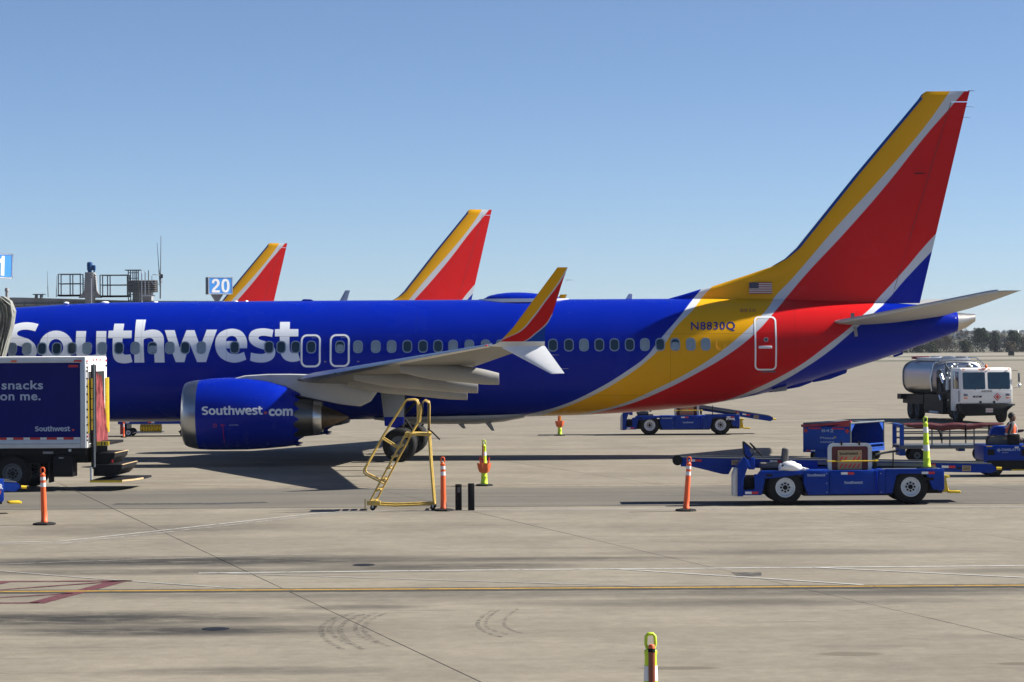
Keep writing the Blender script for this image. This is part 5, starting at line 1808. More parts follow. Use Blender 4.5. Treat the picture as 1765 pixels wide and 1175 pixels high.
MB().tube([(SX(727), Y0 - 0.03, SZ(692)), (SX(729), Y0 - 0.05, SZ(700)), (SX(730), Y0 - 0.03, SZ(712)), (SX(727), Y0 - 0.03, SZ(716))], 0.02, 6).tube([(SX(739.5), Y0 - 0.03, SZ(694)), (SX(740), Y0 - 0.03, SZ(740))], 0.016, 6).tube([(SX(737), Y0 - 0.03, SZ(738)), (SX(745), Y0 - 0.03, SZ(744)), (SX(758), Y0 - 0.03, SZ(757))], 0.02, 6).build('safety_strap', M['black_rubber'], t)['kind'] = 'stuff'

# ------------------------------------------------------------------ catering truck at the left
t = thing('catering_truck', 'navy box truck with white corner frame and red curtain at the left edge', 'truck', (-11.09, 63.9, 0), R(-2.7))
W = 2.55                                   # x grows towards the rear (right), 0 = rear face
BX0 = -7.2
MB().bx((BX0, 0.03, 1.14), (-0.03, W - 0.03, 3.45)).build('cargo_box', M['truck_navy'], t)
MB().bx((BX0, 0.0, 3.34), (-0.14, 0.045, 3.46), bev=0.01).build('top_rail', M['truck_frame'], t)
MB().bx((BX0, -0.01, 3.461), (0.0, W, 3.50), bev=0.01).build('roof', M['truck_white'], t)
MB().bx((-0.139, -0.004, 1.12), (0.0, 0.06, 3.46), bev=0.012).build('corner_post', M['truck_frame'], t)
MB().bx((BX0, -0.004, 1.12), (-0.141, 0.045, 1.34), bev=0.01).build('bottom_rail', M['truck_frame'], t)
MB().bx((BX0, -0.010, 1.225), (-0.142, -0.0045, 1.24)).build('rail_groove', M['stack_grey'], t)
k = 0
x = -0.145
while x > -5.5:
    wdt = 0.17 if k % 2 == 0 else 0.27
    MB().bx((x - wdt, -0.002, 1.343), (x - 0.002, 0.028, 1.40)).build('reflector', M['reflector_white' if k % 2 == 0 else 'reflector_red'], t)
    x -= wdt
    k += 1
# rear wall: white posts, header, flat black sheet as the shaded opening, red curtain
MB().bx((-0.02, 0.061, 1.12), (0.012, 0.30, 3.46)).bx((-0.02, W - 0.28, 1.12), (0.012, W, 3.46)).bx((-0.02, 0.301, 3.10), (0.012, W - 0.281, 3.46)).bx((-0.02, 0.301, 1.12), (0.012, W - 0.281, 1.22)).build('rear_frame', M['truck_white'], t)
MB().bx((-0.028, 0.30, 1.2), (-0.021, W - 0.28, 3.1)).build('opening_shade', M['dark_gap'], t)  # thin sheet, the shade inside the box put into its near-black colour
mb = MB()
N = 40
rows = []
for zi in range(15):
    q = zi / 14
    z = 3.02 - 1.80 * q
    y0, y1 = 0.55 + 0.12 * q, 1.55 + 0.68 * q
    row = []
    for i in range(N + 1):
        u = i / N
        dep = 0.05 + 0.035 * math.sin(u * 34 + 2.2 * math.sin(q * 3 + u * 5)) + 0.02 * math.sin(u * 71 + q * 6) + 0.05 * q
        row.append((dep, y0 + (y1 - y0) * u, z - 0.05 * math.sin(u * 9)))
    rows.append(row)
mb.loft(rows, caps=False, close=False)
mb.build('curtain', M['curtain_red'], t, smooth=60)
for y in (0.10, 0.17):
    for kk in range(11):
        MB().bx((0.012, y - 0.012, 1.3 + kk * 0.2), (0.026, y + 0.012, 1.34 + kk * 0.2)).build('latch_stud', M['black_steel'], t)
for y, z, m in ((0.12, 3.38, 'reflector_red'), (0.85, 3.40, 'reflector_red'), (1.27, 3.41, 'reflector_red'), (1.70, 3.40, 'reflector_red'), (W - 0.12, 3.38, 'reflector_red'), (0.12, 3.22, 'black_steel'), (W - 0.12, 3.24, 'black_steel'), (0.13, 1.42, 'reflector_red'), (W - 0.1, 1.42, 'reflector_red')):
    MB().bx((0.012, y - 0.045, z - 0.025), (0.035, y + 0.045, z + 0.025), bev=0.008).build('marker_lamp', M[m], t)
MB().bx((-0.30, -0.02, 3.36), (-0.10, -0.004, 3.41), bev=0.006).build('marker_lamp', M['reflector_red'], t)
MB().bx((-1.95, -0.02, 3.36), (-1.80, -0.004, 3.41), bev=0.006).build('marker_lamp', M['amber'], t)
MB().bx((-0.45, 0.022, 3.22), (-0.20, 0.029, 3.28)).build('notice', M['reflector_red'], t)
# lift mast with black and yellow guards
MB().cyl((0.20, 0.10, 0.62), (0.20, 0.10, 3.3), 0.028, seg=12).build('lift_mast', M['grey_steel'], t)
MB().bx((0.10, 0.20, 1.0), (0.22, 0.30, 3.28)).build('lift_channel', M['black_steel'], t)
for kk in range(5):
    MB().bx((0.10, 0.185, 1.58 + kk * 0.275), (0.20, 0.199, 1.83 + kk * 0.275)).build('warning_strip', M['safety_yellow'], t)
MB().bx((0.03, 0.13, 1.5), (0.055, 0.18, 2.9)).build('warning_strip', M['safety_yellow'], t)
MB().bx((0.02, W - 0.05, 1.45), (0.07, W + 0.03, 2.92)).build('guard_post', M['safety_yellow'], t)
MB().bx((0.02, W - 0.22, 1.45), (0.06, W - 0.18, 2.92)).build('guard_post', M['safety_yellow'], t)
MB().bx((0.06, 0.35, 1.18), (0.50, W - 0.2, 1.25)).build('rear_bumper_bar', M['black_steel'], t)
MB().bx((0.22, 0.30, 1.17), (0.54, 0.345, 1.28)).build('bumper_pad', M['safety_yellow'], t)
for kk in range(2):
    MB().bx((0.34 + kk * 0.08, 0.294, 1.18), (0.37 + kk * 0.08, 0.2995, 1.27)).build('pad_stripe', M['print_black'], t)
# folded steps and lift platform
for z, L_, th, y0, y1, nm in ((0.97, 0.66, 0.33, 0.5, 2.2, 'step'), (0.67, 0.88, 0.30, 0.35, 2.3, 'step')):
    st_ = MB().prism([(0.12, z), (L_, z), (L_ - 0.02, z - 0.12), (L_ - 0.22, z - th), (0.12, z - th)], y0, y1, 'y', 0.01).build(nm, M['black_steel'], t)
    MB().bx((L_ - 0.03, y0 - 0.01, z - 0.008), (L_ + 0.01, y1, z + 0.008)).build('edge', M['tan'], st_)
pl = MB().bx((0.10, 0.0, 0.235), (0.95, 2.4, 0.285)).prism([(0.952, 0.0), (1.15, 0.5), (1.25, 1.2), (1.25, 2.4), (0.952, 2.4)], 0.235, 0.285, 'z').build('lift_platform', M['black_steel'], t)
MB().bx((0.10, -0.015, 0.225), (0.95, -0.002, 0.275)).build('edge', M['safety_yellow'], pl)
MB().prism([(0.953, -0.015), (1.165, 0.49), (1.27, 1.2), (1.255, 1.2), (1.15, 0.50), (0.95, 0.0)], 0.245, 0.292, 'z').build('edge', M['tan'], pl)
MB().bx((0.10, 0.02, 0.29), (0.15, 0.06, 0.62)).build('platform_arm', M['truck_frame'], t)
MB().bx((0.03, 0.5, 0.55), (0.12, 2.1, 1.1)).build('subframe', M['black_steel'], t)
MB().bx((0.60, 0.33, 0.72), (0.64, 0.35, 0.80)).build('reflector', M['reflector_red'], t)
# underbody
MB().bx((BX0, 0.4, 0.72), (-0.05, W - 0.4, 1.11)).bx((BX0, 0.1, 0.95), (-0.02, W - 0.1, 1.118)).build('chassis', M['black_steel'], t)['kind'] = 'stuff'
for y in (0.20, W - 0.20):
    wheel(t, (-1.95, y, 0.46), 0.46, 0.30, 0.26, M['grey_steel'])
    wheel(t, (-6.2, y, 0.46), 0.46, 0.30, 0.26, M['grey_steel'])
MB().bx((-0.88, 0.05, 0.37), (-0.36, 0.6, 0.93), bev=0.015).build('tool_box', M['black_steel'], t)
MB().bx((-0.99, 0.05, 0.22), (-0.95, 0.5, 0.95)).build('mud_flap', M['black_rubber'], t)
MB().bx((-2.9, 0.05, 0.22), (-2.86, 0.5, 0.95)).build('mud_flap', M['black_rubber'], t)
MB().bx((-0.72, 0.042, 0.85), (-0.60, 0.05, 0.88)).build('latch', M['steel'], t)
MB().bx((-1.15, 0.092, 0.97), (-0.88, 0.099, 1.03)).build('plate', M['stack_grey'], t)
MB().cyl((-0.43, 0.02, 1.06), (-0.43, 0.10, 1.06), 0.035, seg=10).build('lamp', M['truck_frame'], t)
# words on the box
put_flat('snacks', 0.32, M['truck_letter'], t, -2.21, 0.026, 2.66, 0.006, 1.06, 1.09)
put_flat('on me.', 0.32, M['truck_letter'], t, -2.25, 0.026, 2.375, 0.006, 1.06, 1.065)
put_word(0.93, M['truck_letter'], t, -1.34, 0.026, 1.545)
obj_from_mesh('heart_mark', stand_up(heart_mesh(0.035), Matrix.Translation((-0.335, 0.026, 1.59)) @ FRONT), M['heart_red'], t)
# cab ahead of the box, out of the picture
MB().bx((BX0 - 2.1, 0.1, 0.55), (BX0 - 0.2, W - 0.1, 2.5), bev=0.12).build('cab', M['truck_white'], t)

# ------------------------------------------------------------------ baggage carts, tug and driver
t = thing('baggage_cart', 'blue covered baggage cart with open side and rolled pink-red curtain, behind the foreground loader', 'baggage cart', (10.46, 76.2, 0), 0)
t.rotation_euler = (0, 0, R(-33))
# local: end wall faces -y' (left-front); long open side faces +x'
WE, LG = 1.62, 2.5
C = M['cart_blue']
MB().bx((-WE, 0.0, 0.34), (0, 0.04, 1.12), bev=0.01).build('end_wall', C, t)
MB().bx((-WE, LG - 0.04, 0.40), (0, LG, 1.22)).build('end_wall', C, t)
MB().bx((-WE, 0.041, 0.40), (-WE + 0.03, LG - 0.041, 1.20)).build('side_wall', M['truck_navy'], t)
MB().bx((-WE, 0.0, 0.31), (0.02, LG, 0.399)).build('floor', C, t)
MB().bx((-WE, 0.0, 1.20), (-0.1, LG, 1.235)).build('roof', M['grey_steel'], t)
mb = MB()
for y in (0.02, LG - 0.02):
    mb.cyl((0.0, y, 0.40), (0.0, y, 1.24), 0.028, seg=8)
mb.cyl((0.0, 0.02, 1.235), (0.0, LG - 0.02, 1.235), 0.028, seg=8)
mb.build('side_frame', M['grey_steel'], t)['kind'] = 'stuff'
MB().bx((-0.02, 0.05, 0.52), (0.02, LG - 0.05, 0.56)).build('rail', C, t)
MB().bx((-0.02, 0.05, 0.40), (0.03, LG - 0.02, 0.44)).build('rail', C, t)
for y in (0.1, 1.2, 2.4):
    MB().bx((-0.02, y - 0.02, 0.441), (0.02, y + 0.02, 0.519)).build('stanchion', C, t)
MB().prism([(0.04, 1.22), (0.04, 0.92), (0.36, 1.22)], -0.015, 0.0, 'x').build('gusset', C, t)
MB().prism([(LG - 0.04, 1.22), (LG - 0.04, 0.92), (LG - 0.36, 1.22)], -0.015, 0.0, 'x').build('gusset', C, t)
MB().tube([(-WE - 0.02, -0.05, 1.14), (-WE * 0.66, -0.05, 1.17), (-WE * 0.33, -0.05, 1.22), (0.06, -0.05, 1.30)], 0.045, 10).build('curtain_roll', M['roll_red'], t)
MB().prism([(-0.6, 1.13), (-0.02, 1.13), (-0.02, 1.25), (-0.3, 1.20)], -0.03, -0.01, 'y').build('curtain_flap', M['roll_red'], t)
MB().tube([(0.06, -0.05, 1.33), (0.02, 0.2, 1.30), (0.0, 0.6, 1.25)], 0.02, 6).build('curtain_arm', M['black_steel'], t)
for x in (-1.42, -0.62):
    MB().bx((x, -0.006, 1.04), (x + 0.42, 0.002, 1.085)).build('reflector', M['reflector_red'], t)
for x in (-1.52, -0.1):
    MB().box((x, -0.006, 0.99), (0.11, 0.01, 0.11), rot=(0, R(45), 0)).build('reflector', M['reflector_red'], t)
for y0_, w_, h_, zz, body in ((-0.98, 0.42, 0.13, 0.95, '842'), (-1.02, 0.48, 0.09, 0.74, 'Please'), (-1.02, 0.48, 0.09, 0.62, 'secure')):
    put_flat(body, h_, M['truck_letter'], t, y0_, -0.005, zz, 0.002, 1.05, w_)
MB().bx((-0.26, -0.006, 0.47), (-0.14, 0.002, 0.57)).build('notice', M['tan'], t)
MB().bx((-0.55, -0.006, 0.78), (-0.48, 0.002, 0.81)).build('notice', M['safety_yellow'], t)
MB().bx((-1.1, 0.15, 0.06), (-0.6, 0.5, 0.31)).bx((-1.25, 0.1, 0.15), (-0.25, 0.25, 0.31)).build('underframe', C, t)['kind'] = 'stuff'
reflectors(t, -1.5, -0.003, 0.345, 0.3, 0.04, True)
for x, y in ((-1.35, 0.4), (-0.15, 0.4), (-1.35, 2.1), (-0.15, 2.1)):
    wheel(t, (x, y, 0.20), 0.20, 0.13, 0.10, M['grey_steel'], lugs=5)

t = thing('baggage_cart', 'open blue flatbed cart with railings and folded maroon tarpaulin, hitched behind the tug', 'baggage cart', (11.95, 75.9, 0), 0)
# x right, 0 = its left end; rail height about a metre
MB().bx((0.0, 0.0, 0.44), (3.3, 1.5, 0.55), bev=0.01).build('bed', M['grey_steel'], t)
MB().bx((0.0, 0.0, 0.551), (0.13, 0.05, 1.20)).bx((0.0, 1.45, 0.551), (0.13, 1.5, 1.20)).bx((0.0, 0.051, 1.12), (0.10, 1.449, 1.20)).build('end_frame', C, t)
for z in (0.74, 0.92, 1.07):
    for y in (0.05, 1.45):
        MB().cyl((0.12, y, z), (3.25, y, z), 0.020 if z > 0.8 else 0.03, seg=8).build('rail', M['grey_steel'], t)
for x in (1.0, 1.55, 2.3, 3.25):
    for y in (0.05, 1.45):
        MB().bx((x - 0.02, y - 0.015, 0.551), (x + 0.02, y + 0.015, 1.09)).build('post', M['grey_steel'], t)
mb = MB()
rr = []
for k in range(19):
    q = k / 18
    x = 0.12 + 3.08 * q
    sag = 0.10 * math.sin(PI * q) * (1 + 0.3 * math.sin(q * 21))
    h = 0.03 + 0.085 * math.sin(PI * min(1, q * 1.15)) ** 0.6 if q < 0.87 else 0.05 * (1 - q) / 0.13 + 0.02
    rr.append([(x, 0.02 + 0.10 * math.cos(2 * PI * j / 10) + 0.01 * math.sin(q * 40 + j), 1.20 - sag * 0.8 + h * math.sin(2 * PI * j / 10) + 0.008 * math.sin(q * 55 + j * 2)) for j in range(10)])
mb.loft(rr)
mb.build('folded_tarpaulin', M['maroon'], t, smooth=50)
MB().tube([(1.12, -0.06, 1.10), (1.22, -0.08, 0.95), (1.28, -0.07, 0.70)], 0.03, 6).build('strap', M['black_rubber'], t)
MB().tube([(2.02, -0.06, 1.18), (2.02, -0.07, 0.75)], 0.03, 6).build('strap', M['black_rubber'], t)
MB().tube([(2.75, -0.06, 1.18), (2.72, -0.07, 0.72)], 0.03, 6).build('strap', M['black_rubber'], t)
MB().bx((0.05, 0.3, 0.22), (0.22, 1.2, 0.44)).bx((1.9, 0.5, 0.34), (2.1, 1.0, 0.44)).build('underframe', C, t)['kind'] = 'stuff'
for x, y in ((0.55, 0.15), (0.62, 1.35), (2.65, 0.15), (2.72, 1.35)):
    wheel(t, (x, y, 0.235), 0.235, 0.14, 0.10, M['grey_steel'], lugs=5)
MB().tube([(0.10, 0.75, 0.36), (-0.35, 0.75, 0.30), (-0.62, 0.75, 0.24)], 0.035, 8).build('drawbar', M['rail_steel'], t)
MB().tube([(0.0, 0.35, 0.50), (-0.12, 0.35, 0.53), (-0.18, 0.35, 0.47)], 0.02, 6).build('brake_lever', M['black_steel'], t)

t = thing('baggage_tug', 'blue baggage tug with its driver at the right edge of the picture', 'tractor', (13.02, 68.0, 0), 0)
B = M['gse_blue']
body = MB().bx((0.0, 0.0, 0.45), (2.5, 1.35, 0.87), bev=0.02).build('body', B, t)
MB().bx((0.02, 0.06, 0.20), (2.48, 1.3, 0.449)).build('chassis', M['black_steel'], t)
MB().bx((0.01, 0.01, 0.24), (0.10, 0.08, 0.449)).build('corner_plate', B, t)
MB().bx((0.08, -0.006, 0.83), (0.24, 0.004, 0.856)).build('reflector', M['safety_yellow'], t)
MB().bx((1.06, -0.006, 0.83), (1.22, 0.004, 0.856)).build('reflector', M['safety_yellow'], t)
MB().bx((0.86, -0.006, 0.79), (0.97, 0.004, 0.835)).build('notice', M['flag_white'], t)
MB().bx((0.11, -0.006, 0.60), (0.30, 0.004, 0.76)).build('vent', M['black_steel'], t)
MB().bx((1.04, -0.006, 0.58), (1.24, 0.004, 0.76)).build('vent', M['black_steel'], t)
mb = MB()
for dx, dz in ((0, 0.03), (0, -0.03), (0.03, 0), (-0.03, 0)):
    mb.box((0.42 + dx, -0.004, 0.735 + dz), (0.032, 0.01, 0.032), rot=(0, R(45), 0))
mb.build('emblem', M['truck_letter'], t)['kind'] = 'stuff'
put_flat('CHARLATTE', 0.085, M['truck_letter'], t, 0.49, -0.005, 0.72, 0.003, 1.1, 0.52)
put_flat('AMERICA', 0.045, M['truck_letter'], t, 0.50, -0.005, 0.655, 0.0, 1.1, 0.18)
MB().bx((-0.06, 0.1, 0.16), (2.5, 0.18, 0.23)).build('bumper', B, t)
MB().bx((0.78, 0.06, 0.165), (2.5, 0.095, 0.215)).build('bumper_strip', M['safety_yellow'], t)
for x in (0.30, 2.0):
    for y in (0.16, 1.2):
        wheel(t, (x, y, 0.27), 0.27, 0.2, 0.14, M['grey_steel'], lugs=5)
MB().box((0.48, 0.55, 0.99), (0.56, 0.5, 0.26), bev=0.05).build('seat', M['seat_grey'], t)
MB().tube([(0.14, 0.30, 0.87), (0.17, 0.30, 1.06), (0.25, 0.30, 1.13), (0.42, 0.30, 1.14)], 0.018, 7).build('seat_rail', M['black_steel'], t)
MB().prism([(0.34, 1.05), (0.40, 1.27), (0.50, 1.37), (0.90, 1.37), (0.90, 0.88), (0.34, 0.88)], 0.85, 1.25, 'y', 0.03).build('engine_hood', B, t)
MB().box((0.86, 0.16, 1.02), (0.36, 0.14, 0.32), bev=0.06).build('backrest', M['black_rubber'], t)
MB().prism([(1.55, 0.87), (2.4, 0.87), (2.4, 1.1), (1.65, 1.18)], 0.1, 1.25, 'y', 0.03).build('front_hood', B, t)
cst = Vector((1.52, 0.5, 1.2))
mb = MB()
mb.tube([cst + Vector((0.12 * math.cos(2 * PI * k / 18), 0.19 * math.sin(2 * PI * k / 18), 0.14 * math.cos(2 * PI * k / 18))) for k in range(18)], 0.014, 6, closed=True)
mb.cyl((1.72, 0.5, 1.0), (1.52, 0.5, 1.2), 0.02, seg=8)
mb.build('steering_wheel', M['black_rubber'], t)


def skin_body(name, m, parent, joints, bones, subsurf=2, root=0):
    me = bpy.data.meshes.new(name)
    me.from_pydata([j[:3] for j in joints], bones, [])
    me.materials.append(m)
    o = bpy.data.objects.new(name, me)
    COL.objects.link(o)
    o.parent = parent
    md = o.modifiers.new('skin', 'SKIN')
    md.use_smooth_shade = True
    sv = me.skin_vertices
    if not sv:
        bm = bmesh.new()
        bm.from_mesh(me)
        bm.verts.layers.skin.verify()
        bm.to_mesh(me)
        bm.free()
        sv = me.skin_vertices
    for d, j in zip(sv[0].data, joints):
        d.radius = (j[3], j[4] if len(j) > 4 else j[3])
        d.use_root = False
    sv[0].data[root].use_root = True
    s2 = o.modifiers.new('sub', 'SUBSURF')
    s2.levels = s2.render_levels = subsurf
    return o


# the driver sits facing the front (right), seat 0.9 m up, one hand on the wheel, head turned slightly down
P = thing('person', 'driver in orange hi-vis vest with short black hair seated on the baggage tug', 'person', (13.02 + 0.84, 68.0 + 0.52, 0.90))
J = [(0.0, 0, 0.10, 0.135, 0.16), (0.02, 0, 0.28, 0.12, 0.155), (0.03, 0, 0.44, 0.125, 0.17), (0.03, 0, 0.54, 0.09, 0.15), (0.04, 0, 0.60, 0.055),
     (0.18, -0.12, 0.09, 0.095), (0.44, -0.14, 0.08, 0.07), (0.50, -0.14, -0.18, 0.058), (0.53, -0.14, -0.40, 0.042), (0.66, -0.15, -0.46, 0.036),
     (0.18, 0.12, 0.09, 0.095), (0.44, 0.14, 0.08, 0.07), (0.50, 0.14, -0.18, 0.058), (0.53, 0.14, -0.40, 0.042), (0.66, 0.15, -0.46, 0.036),
     (0.02, -0.19, 0.51, 0.065), (-0.10, -0.27, 0.28, 0.05), (0.12, -0.26, 0.14, 0.038),
     (0.03, 0.19, 0.51, 0.065), (0.20, 0.25, 0.32, 0.05), (0.44, 0.18, 0.36, 0.038)]
Bn = [(0, 1), (1, 2), (2, 3), (3, 4), (0, 5), (5, 6), (6, 7), (7, 8), (8, 9), (0, 10), (10, 11), (11, 12), (12, 13), (13, 14), (3, 15), (15, 16), (16, 17), (3, 18), (18, 19), (19, 20)]
skin_body('body', M['dark_clothes'], P, J, Bn)
hd = MB()
hd.ball((0.065, 0, 0.735), (0.095, 0.075, 0.118), 3)
hd.ball((0.095, 0, 0.665), (0.06, 0.052, 0.05), 2)
hd.cyl((0.035, 0, 0.57), (0.05, 0, 0.68), 0.052, 0.05, seg=14)
hd.prism([(0.150, 0.725), (0.180, 0.700), (0.150, 0.690)], -0.012, 0.012, 'y', 0.004)
for s in (-1, 1):
    hd.ball((0.05, s * 0.078, 0.725), (0.022, 0.010, 0.03), 1)
hd = hd.build('head', M['skin'], P, smooth=60)
for s in (-1, 1):
    MB().ball((0.147, s * 0.030, 0.742), (0.010, 0.013, 0.008), 1).build('eye', M['print_black'], hd)
MB().bx((0.142, -0.022, 0.661), (0.152, 0.022, 0.667)).build('mouth', M['wand_brown'], hd)
mb = MB()
mb.ball((0.045, 0, 0.765), (0.105, 0.086, 0.108), 3)
for v in list(mb.bm.verts):
    if v.co.x > 0.09 and v.co.z < 0.79:
        v.co.x = 0.09
    if v.co.z < 0.70:
        v.co.z = 0.70
mb.build('hair', M['hair'], hd, smooth=60)
for s, wx, wy, wz, dx, dz in ((-1, 0.16, -0.255, 0.125, 1.0, -0.2), (1, 0.49, 0.165, 0.37, 0.9, 0.25)):
    mb = MB()
    d = Vector((dx, 0, dz)).normalized()
    n = Vector((-d.z, 0, d.x))
    w0 = Vector((wx, wy, wz))
    mb.box(w0 + d * 0.035, (0.085, 0.03, 0.075), rot=(0, -math.atan2(dz, dx), 0), bev=0.013)
    for q, ln in enumerate((0.062, 0.075, 0.070, 0.052)):
        b0 = w0 + d * 0.075 + n * (0.030 - q * 0.020)
        b1 = b0 + d * ln * 0.55 + Vector((0, s * -0.008, 0))
        b2 = b1 + d * ln * 0.30 - n * 0.02 + Vector((0, s * -0.022, 0))
        mb.tube([b0, b1, b2], [0.010, 0.009, 0.007], 7)
    b0 = w0 + d * 0.02 + n * 0.035
    mb.tube([b0, b0 + d * 0.03 + n * 0.022, b0 + d * 0.058 + n * 0.026 + Vector((0, s * -0.012, 0))], [0.011, 0.010, 0.008], 7)
    mb.build('hand', M['skin'], P, smooth=60)
mb = MB()
rr = []
for z, rx, ry, cx in ((0.14, 0.165, 0.185, 0.01), (0.28, 0.150, 0.180, 0.02), (0.42, 0.152, 0.195, 0.03), (0.52, 0.125, 0.185, 0.03), (0.575, 0.085, 0.11, 0.035)):
    rr.append([(cx + rx * math.cos(2 * PI * k / 24) + 0.006 * math.sin(k * 2.1 + z * 20), ry * math.sin(2 * PI * k / 24), z) for k in range(24)])
mb.loft(rr, caps=False)
vest = mb.build('vest', M['vest_orange'], P, smooth=60)
mb = MB()
mb.lathe([(0.24, 0.158), (0.24, 0.166), (0.29, 0.166), (0.29, 0.158)], (0.02, 0, 0), 'z', 24)
for v in mb.bm.verts:
    v.co.y *= 1.16
mb.build('reflective_band', M['band_white'], vest, smooth=60)
for s in (-1, 1):
    MB().tube([(0.165, s * 0.10, 0.30), (0.165, s * 0.10, 0.44), (0.10, s * 0.11, 0.56), (-0.03, s * 0.11, 0.56), (-0.125, s * 0.10, 0.42)], 0.018, 6).build('reflective_band', M['band_white'], vest)

# ------------------------------------------------------------------ fuel truck
t = thing('fuel_truck', 'white-cab fuel truck with polished steel tank, seen from the front at the right', 'tanker truck', (21.70, 112.5, 0), R(8.5))
# local: cab front faces -y at y = 0, tank behind (+y); x across
Hw = 1.22
# cab shell
cab = MB().prism([(0.0, 0.90), (0.0, 1.50), (0.10, 2.44), (0.16, 2.53), (1.45, 2.53), (1.5, 2.45), (1.5, 0.55), (0.9, 0.55), (0.75, 0.9)], -Hw, Hw, 'x', 0.04).build('cab', M['truck_white'], t)
for x0, x1 in ((-1.12, -0.06), (0.06, 1.12)):
    mb = MB()
    mb.loft([[(x, -0.012 + 0.10 * (z - 1.5) / 0.94 + d, z) for x, z in [(p[0] * (x1 - x0) + (x0 + x1) / 2, p[1] * 0.78 + 1.945) for p in rrect(1, 1, 0.08)]] for d in (0.0, 0.03)])
    w = mb.build('windscreen', M['glass_dark'], cab, smooth=30)
    MB().cyl((x0 + 0.55, -0.02, 1.52), (x0 + 0.75, 0.0, 1.72), 0.012, seg=6).build('wiper', M['print_black'], cab)
MB().prism([(0.30, 1.58), (0.35, 2.36), (1.10, 2.36), (1.10, 1.58)], -Hw - 0.012, -Hw + 0.01, 'x', 0.02).build('side_window', M['glass_dark'], cab)
MB().bx((-Hw - 0.02, 0.25, 0.98), (-Hw + 0.01, 0.30, 1.5)).build('door_handle', M['black_steel'], cab)
for x in (-1.08, -0.32, -0.10, 0.12, 1.08):
    MB().bx((x - 0.05, 0.03, 2.455), (x + 0.05, 0.10, 2.50), bev=0.01).build('marker_lamp', M['amber'], cab)
for x in (-1.0, 1.0):
    MB().bx((x - 0.10, -0.02, 1.24), (x + 0.10, 0.02, 1.36), bev=0.015).build('headlight', M['lamp_glass'], cab)
    MB().bx((x - 0.08, -0.02, 1.13), (x + 0.08, 0.02, 1.18)).build('indicator', M['amber'], cab)
put_flat('A002942', 0.13, M['print_black'], cab, -0.26, -0.008, 1.42, 0.002, 1.05, 0.52)
MB().bx((-0.66, -0.008, 1.18), (-0.24, 0.004, 1.26)).build('plate', M['print_black'], cab)
put_flat('FUEL', 0.07, M['flag_white'], cab, -0.56, -0.011, 1.195, 0.002, 1.1, 0.22)
MB().box((0.50, 0.0, 1.20), (0.26, 0.02, 0.26), rot=(0, R(45), 0)).build('placard', M['reflector_red'], cab)
MB().box((0.50, -0.008, 1.20), (0.20, 0.016, 0.20), rot=(0, R(45), 0)).build('placard_face', M['flag_white'], cab)
MB().box((0.50, -0.012, 1.20), (0.13, 0.016, 0.13), rot=(0, R(45), 0)).build('placard_mark', M['heart_red'], cab)
MB().ball((0.02, 0.12, 2.60), (0.07, 0.07, 0.09), 2).build('beacon', M['amber'], t)
for x in (-0.3, 0.35):
    MB().cyl((x, -0.02, 0.97), (x, 0.02, 0.97), 0.055, seg=12).build('tow_eye', M['black_steel'], cab)
MB().prism([(-1.25, 0.88), (1.27, 0.88), (1.27, 0.82), (1.0, 0.62), (0.82, 0.36), (-1.0, 0.34), (-1.2, 0.5)], -0.08, 0.35, 'y', 0.01).build('bumper', M['black_steel'], t)
MB().bx((0.95, -0.12, 0.80), (1.30, -0.082, 0.88)).build('bumper_bar', M['grey_steel'], t)
for z in (0.50, 0.60):
    MB().bx((-0.08, -0.095, z), (0.26, -0.081, z + 0.085)).build('plate', M['flag_white'], t)
    put_flat('TRUCK 942', 0.07, M['reflector_red'], t, -0.06, -0.098, z + 0.02, 0.0, 1.0, 0.30)
MB().tube([(1.22, 0.2, 2.40), (1.50, 0.1, 2.40), (1.55, 0.1, 2.30), (1.55, 0.1, 1.62), (1.22, 0.2, 1.60)], 0.018, 6).build('mirror_arm', M['steel'], t)
MB().box((1.56, 0.06, 2.08), (0.10, 0.06, 0.40), bev=0.02).build('mirror', M['grey_steel'], t)
MB().ball((1.57, 0.05, 1.70), (0.10, 0.05, 0.10), 2).build('mirror', M['bare_metal'], t)
# tank: rounded oblong section
TY0, TY1 = 4.1, 8.5


def tank_ring(y, k=1.0):
    pts = []
    for i in range(40):
        a = 2 * PI * i / 40
        c_, s_ = math.cos(a), math.sin(a)
        e = 0.62
        pts.append((1.27 * k * (abs(c_) ** e) * (1 if c_ > 0 else -1), y, 2.03 + 0.81 * k * (abs(s_) ** e) * (1 if s_ > 0 else -1)))
    return pts


mb = MB()
mb.loft([tank_ring(TY0 - 0.12, 0.80), tank_ring(TY0 - 0.06, 0.93), tank_ring(TY0)] + [tank_ring(TY0 + (TY1 - TY0) * q / 6) for q in range(1, 7)] + [tank_ring(TY1 + 0.08, 0.93), tank_ring(TY1 + 0.14, 0.80)])
tank = mb.build('tank', M['tank_steel'], t, smooth=35)
for y in (TY0 + 0.02, TY1 - 0.02):
    MB().tube([(p[0] * 1.02, y, 2.03 + (p[2] - 2.03) * 1.03) for p in tank_ring(y)], 0.03, 6, closed=True).build('tank_band', M['steel'], tank)
MB().bx((-0.75, TY0 + 0.4, 2.82), (0.75, TY1 - 0.4, 2.98), bev=0.03).build('walkway', M['truck_frame'], tank)
for y in (3.4, 5.2, 7.2):
    MB().lathe([(2.97, 0.28), (3.03, 0.28), (3.06, 0.2), (3.06, 0.0)], (0, y, 0), 'z', 18).build('hatch', M['steel'], tank)
MB().bx((-0.9, TY1 - 0.5, 2.9), (-0.1, TY1 - 0.2, 3.04)).build('hatch', M['flag_red'], tank)
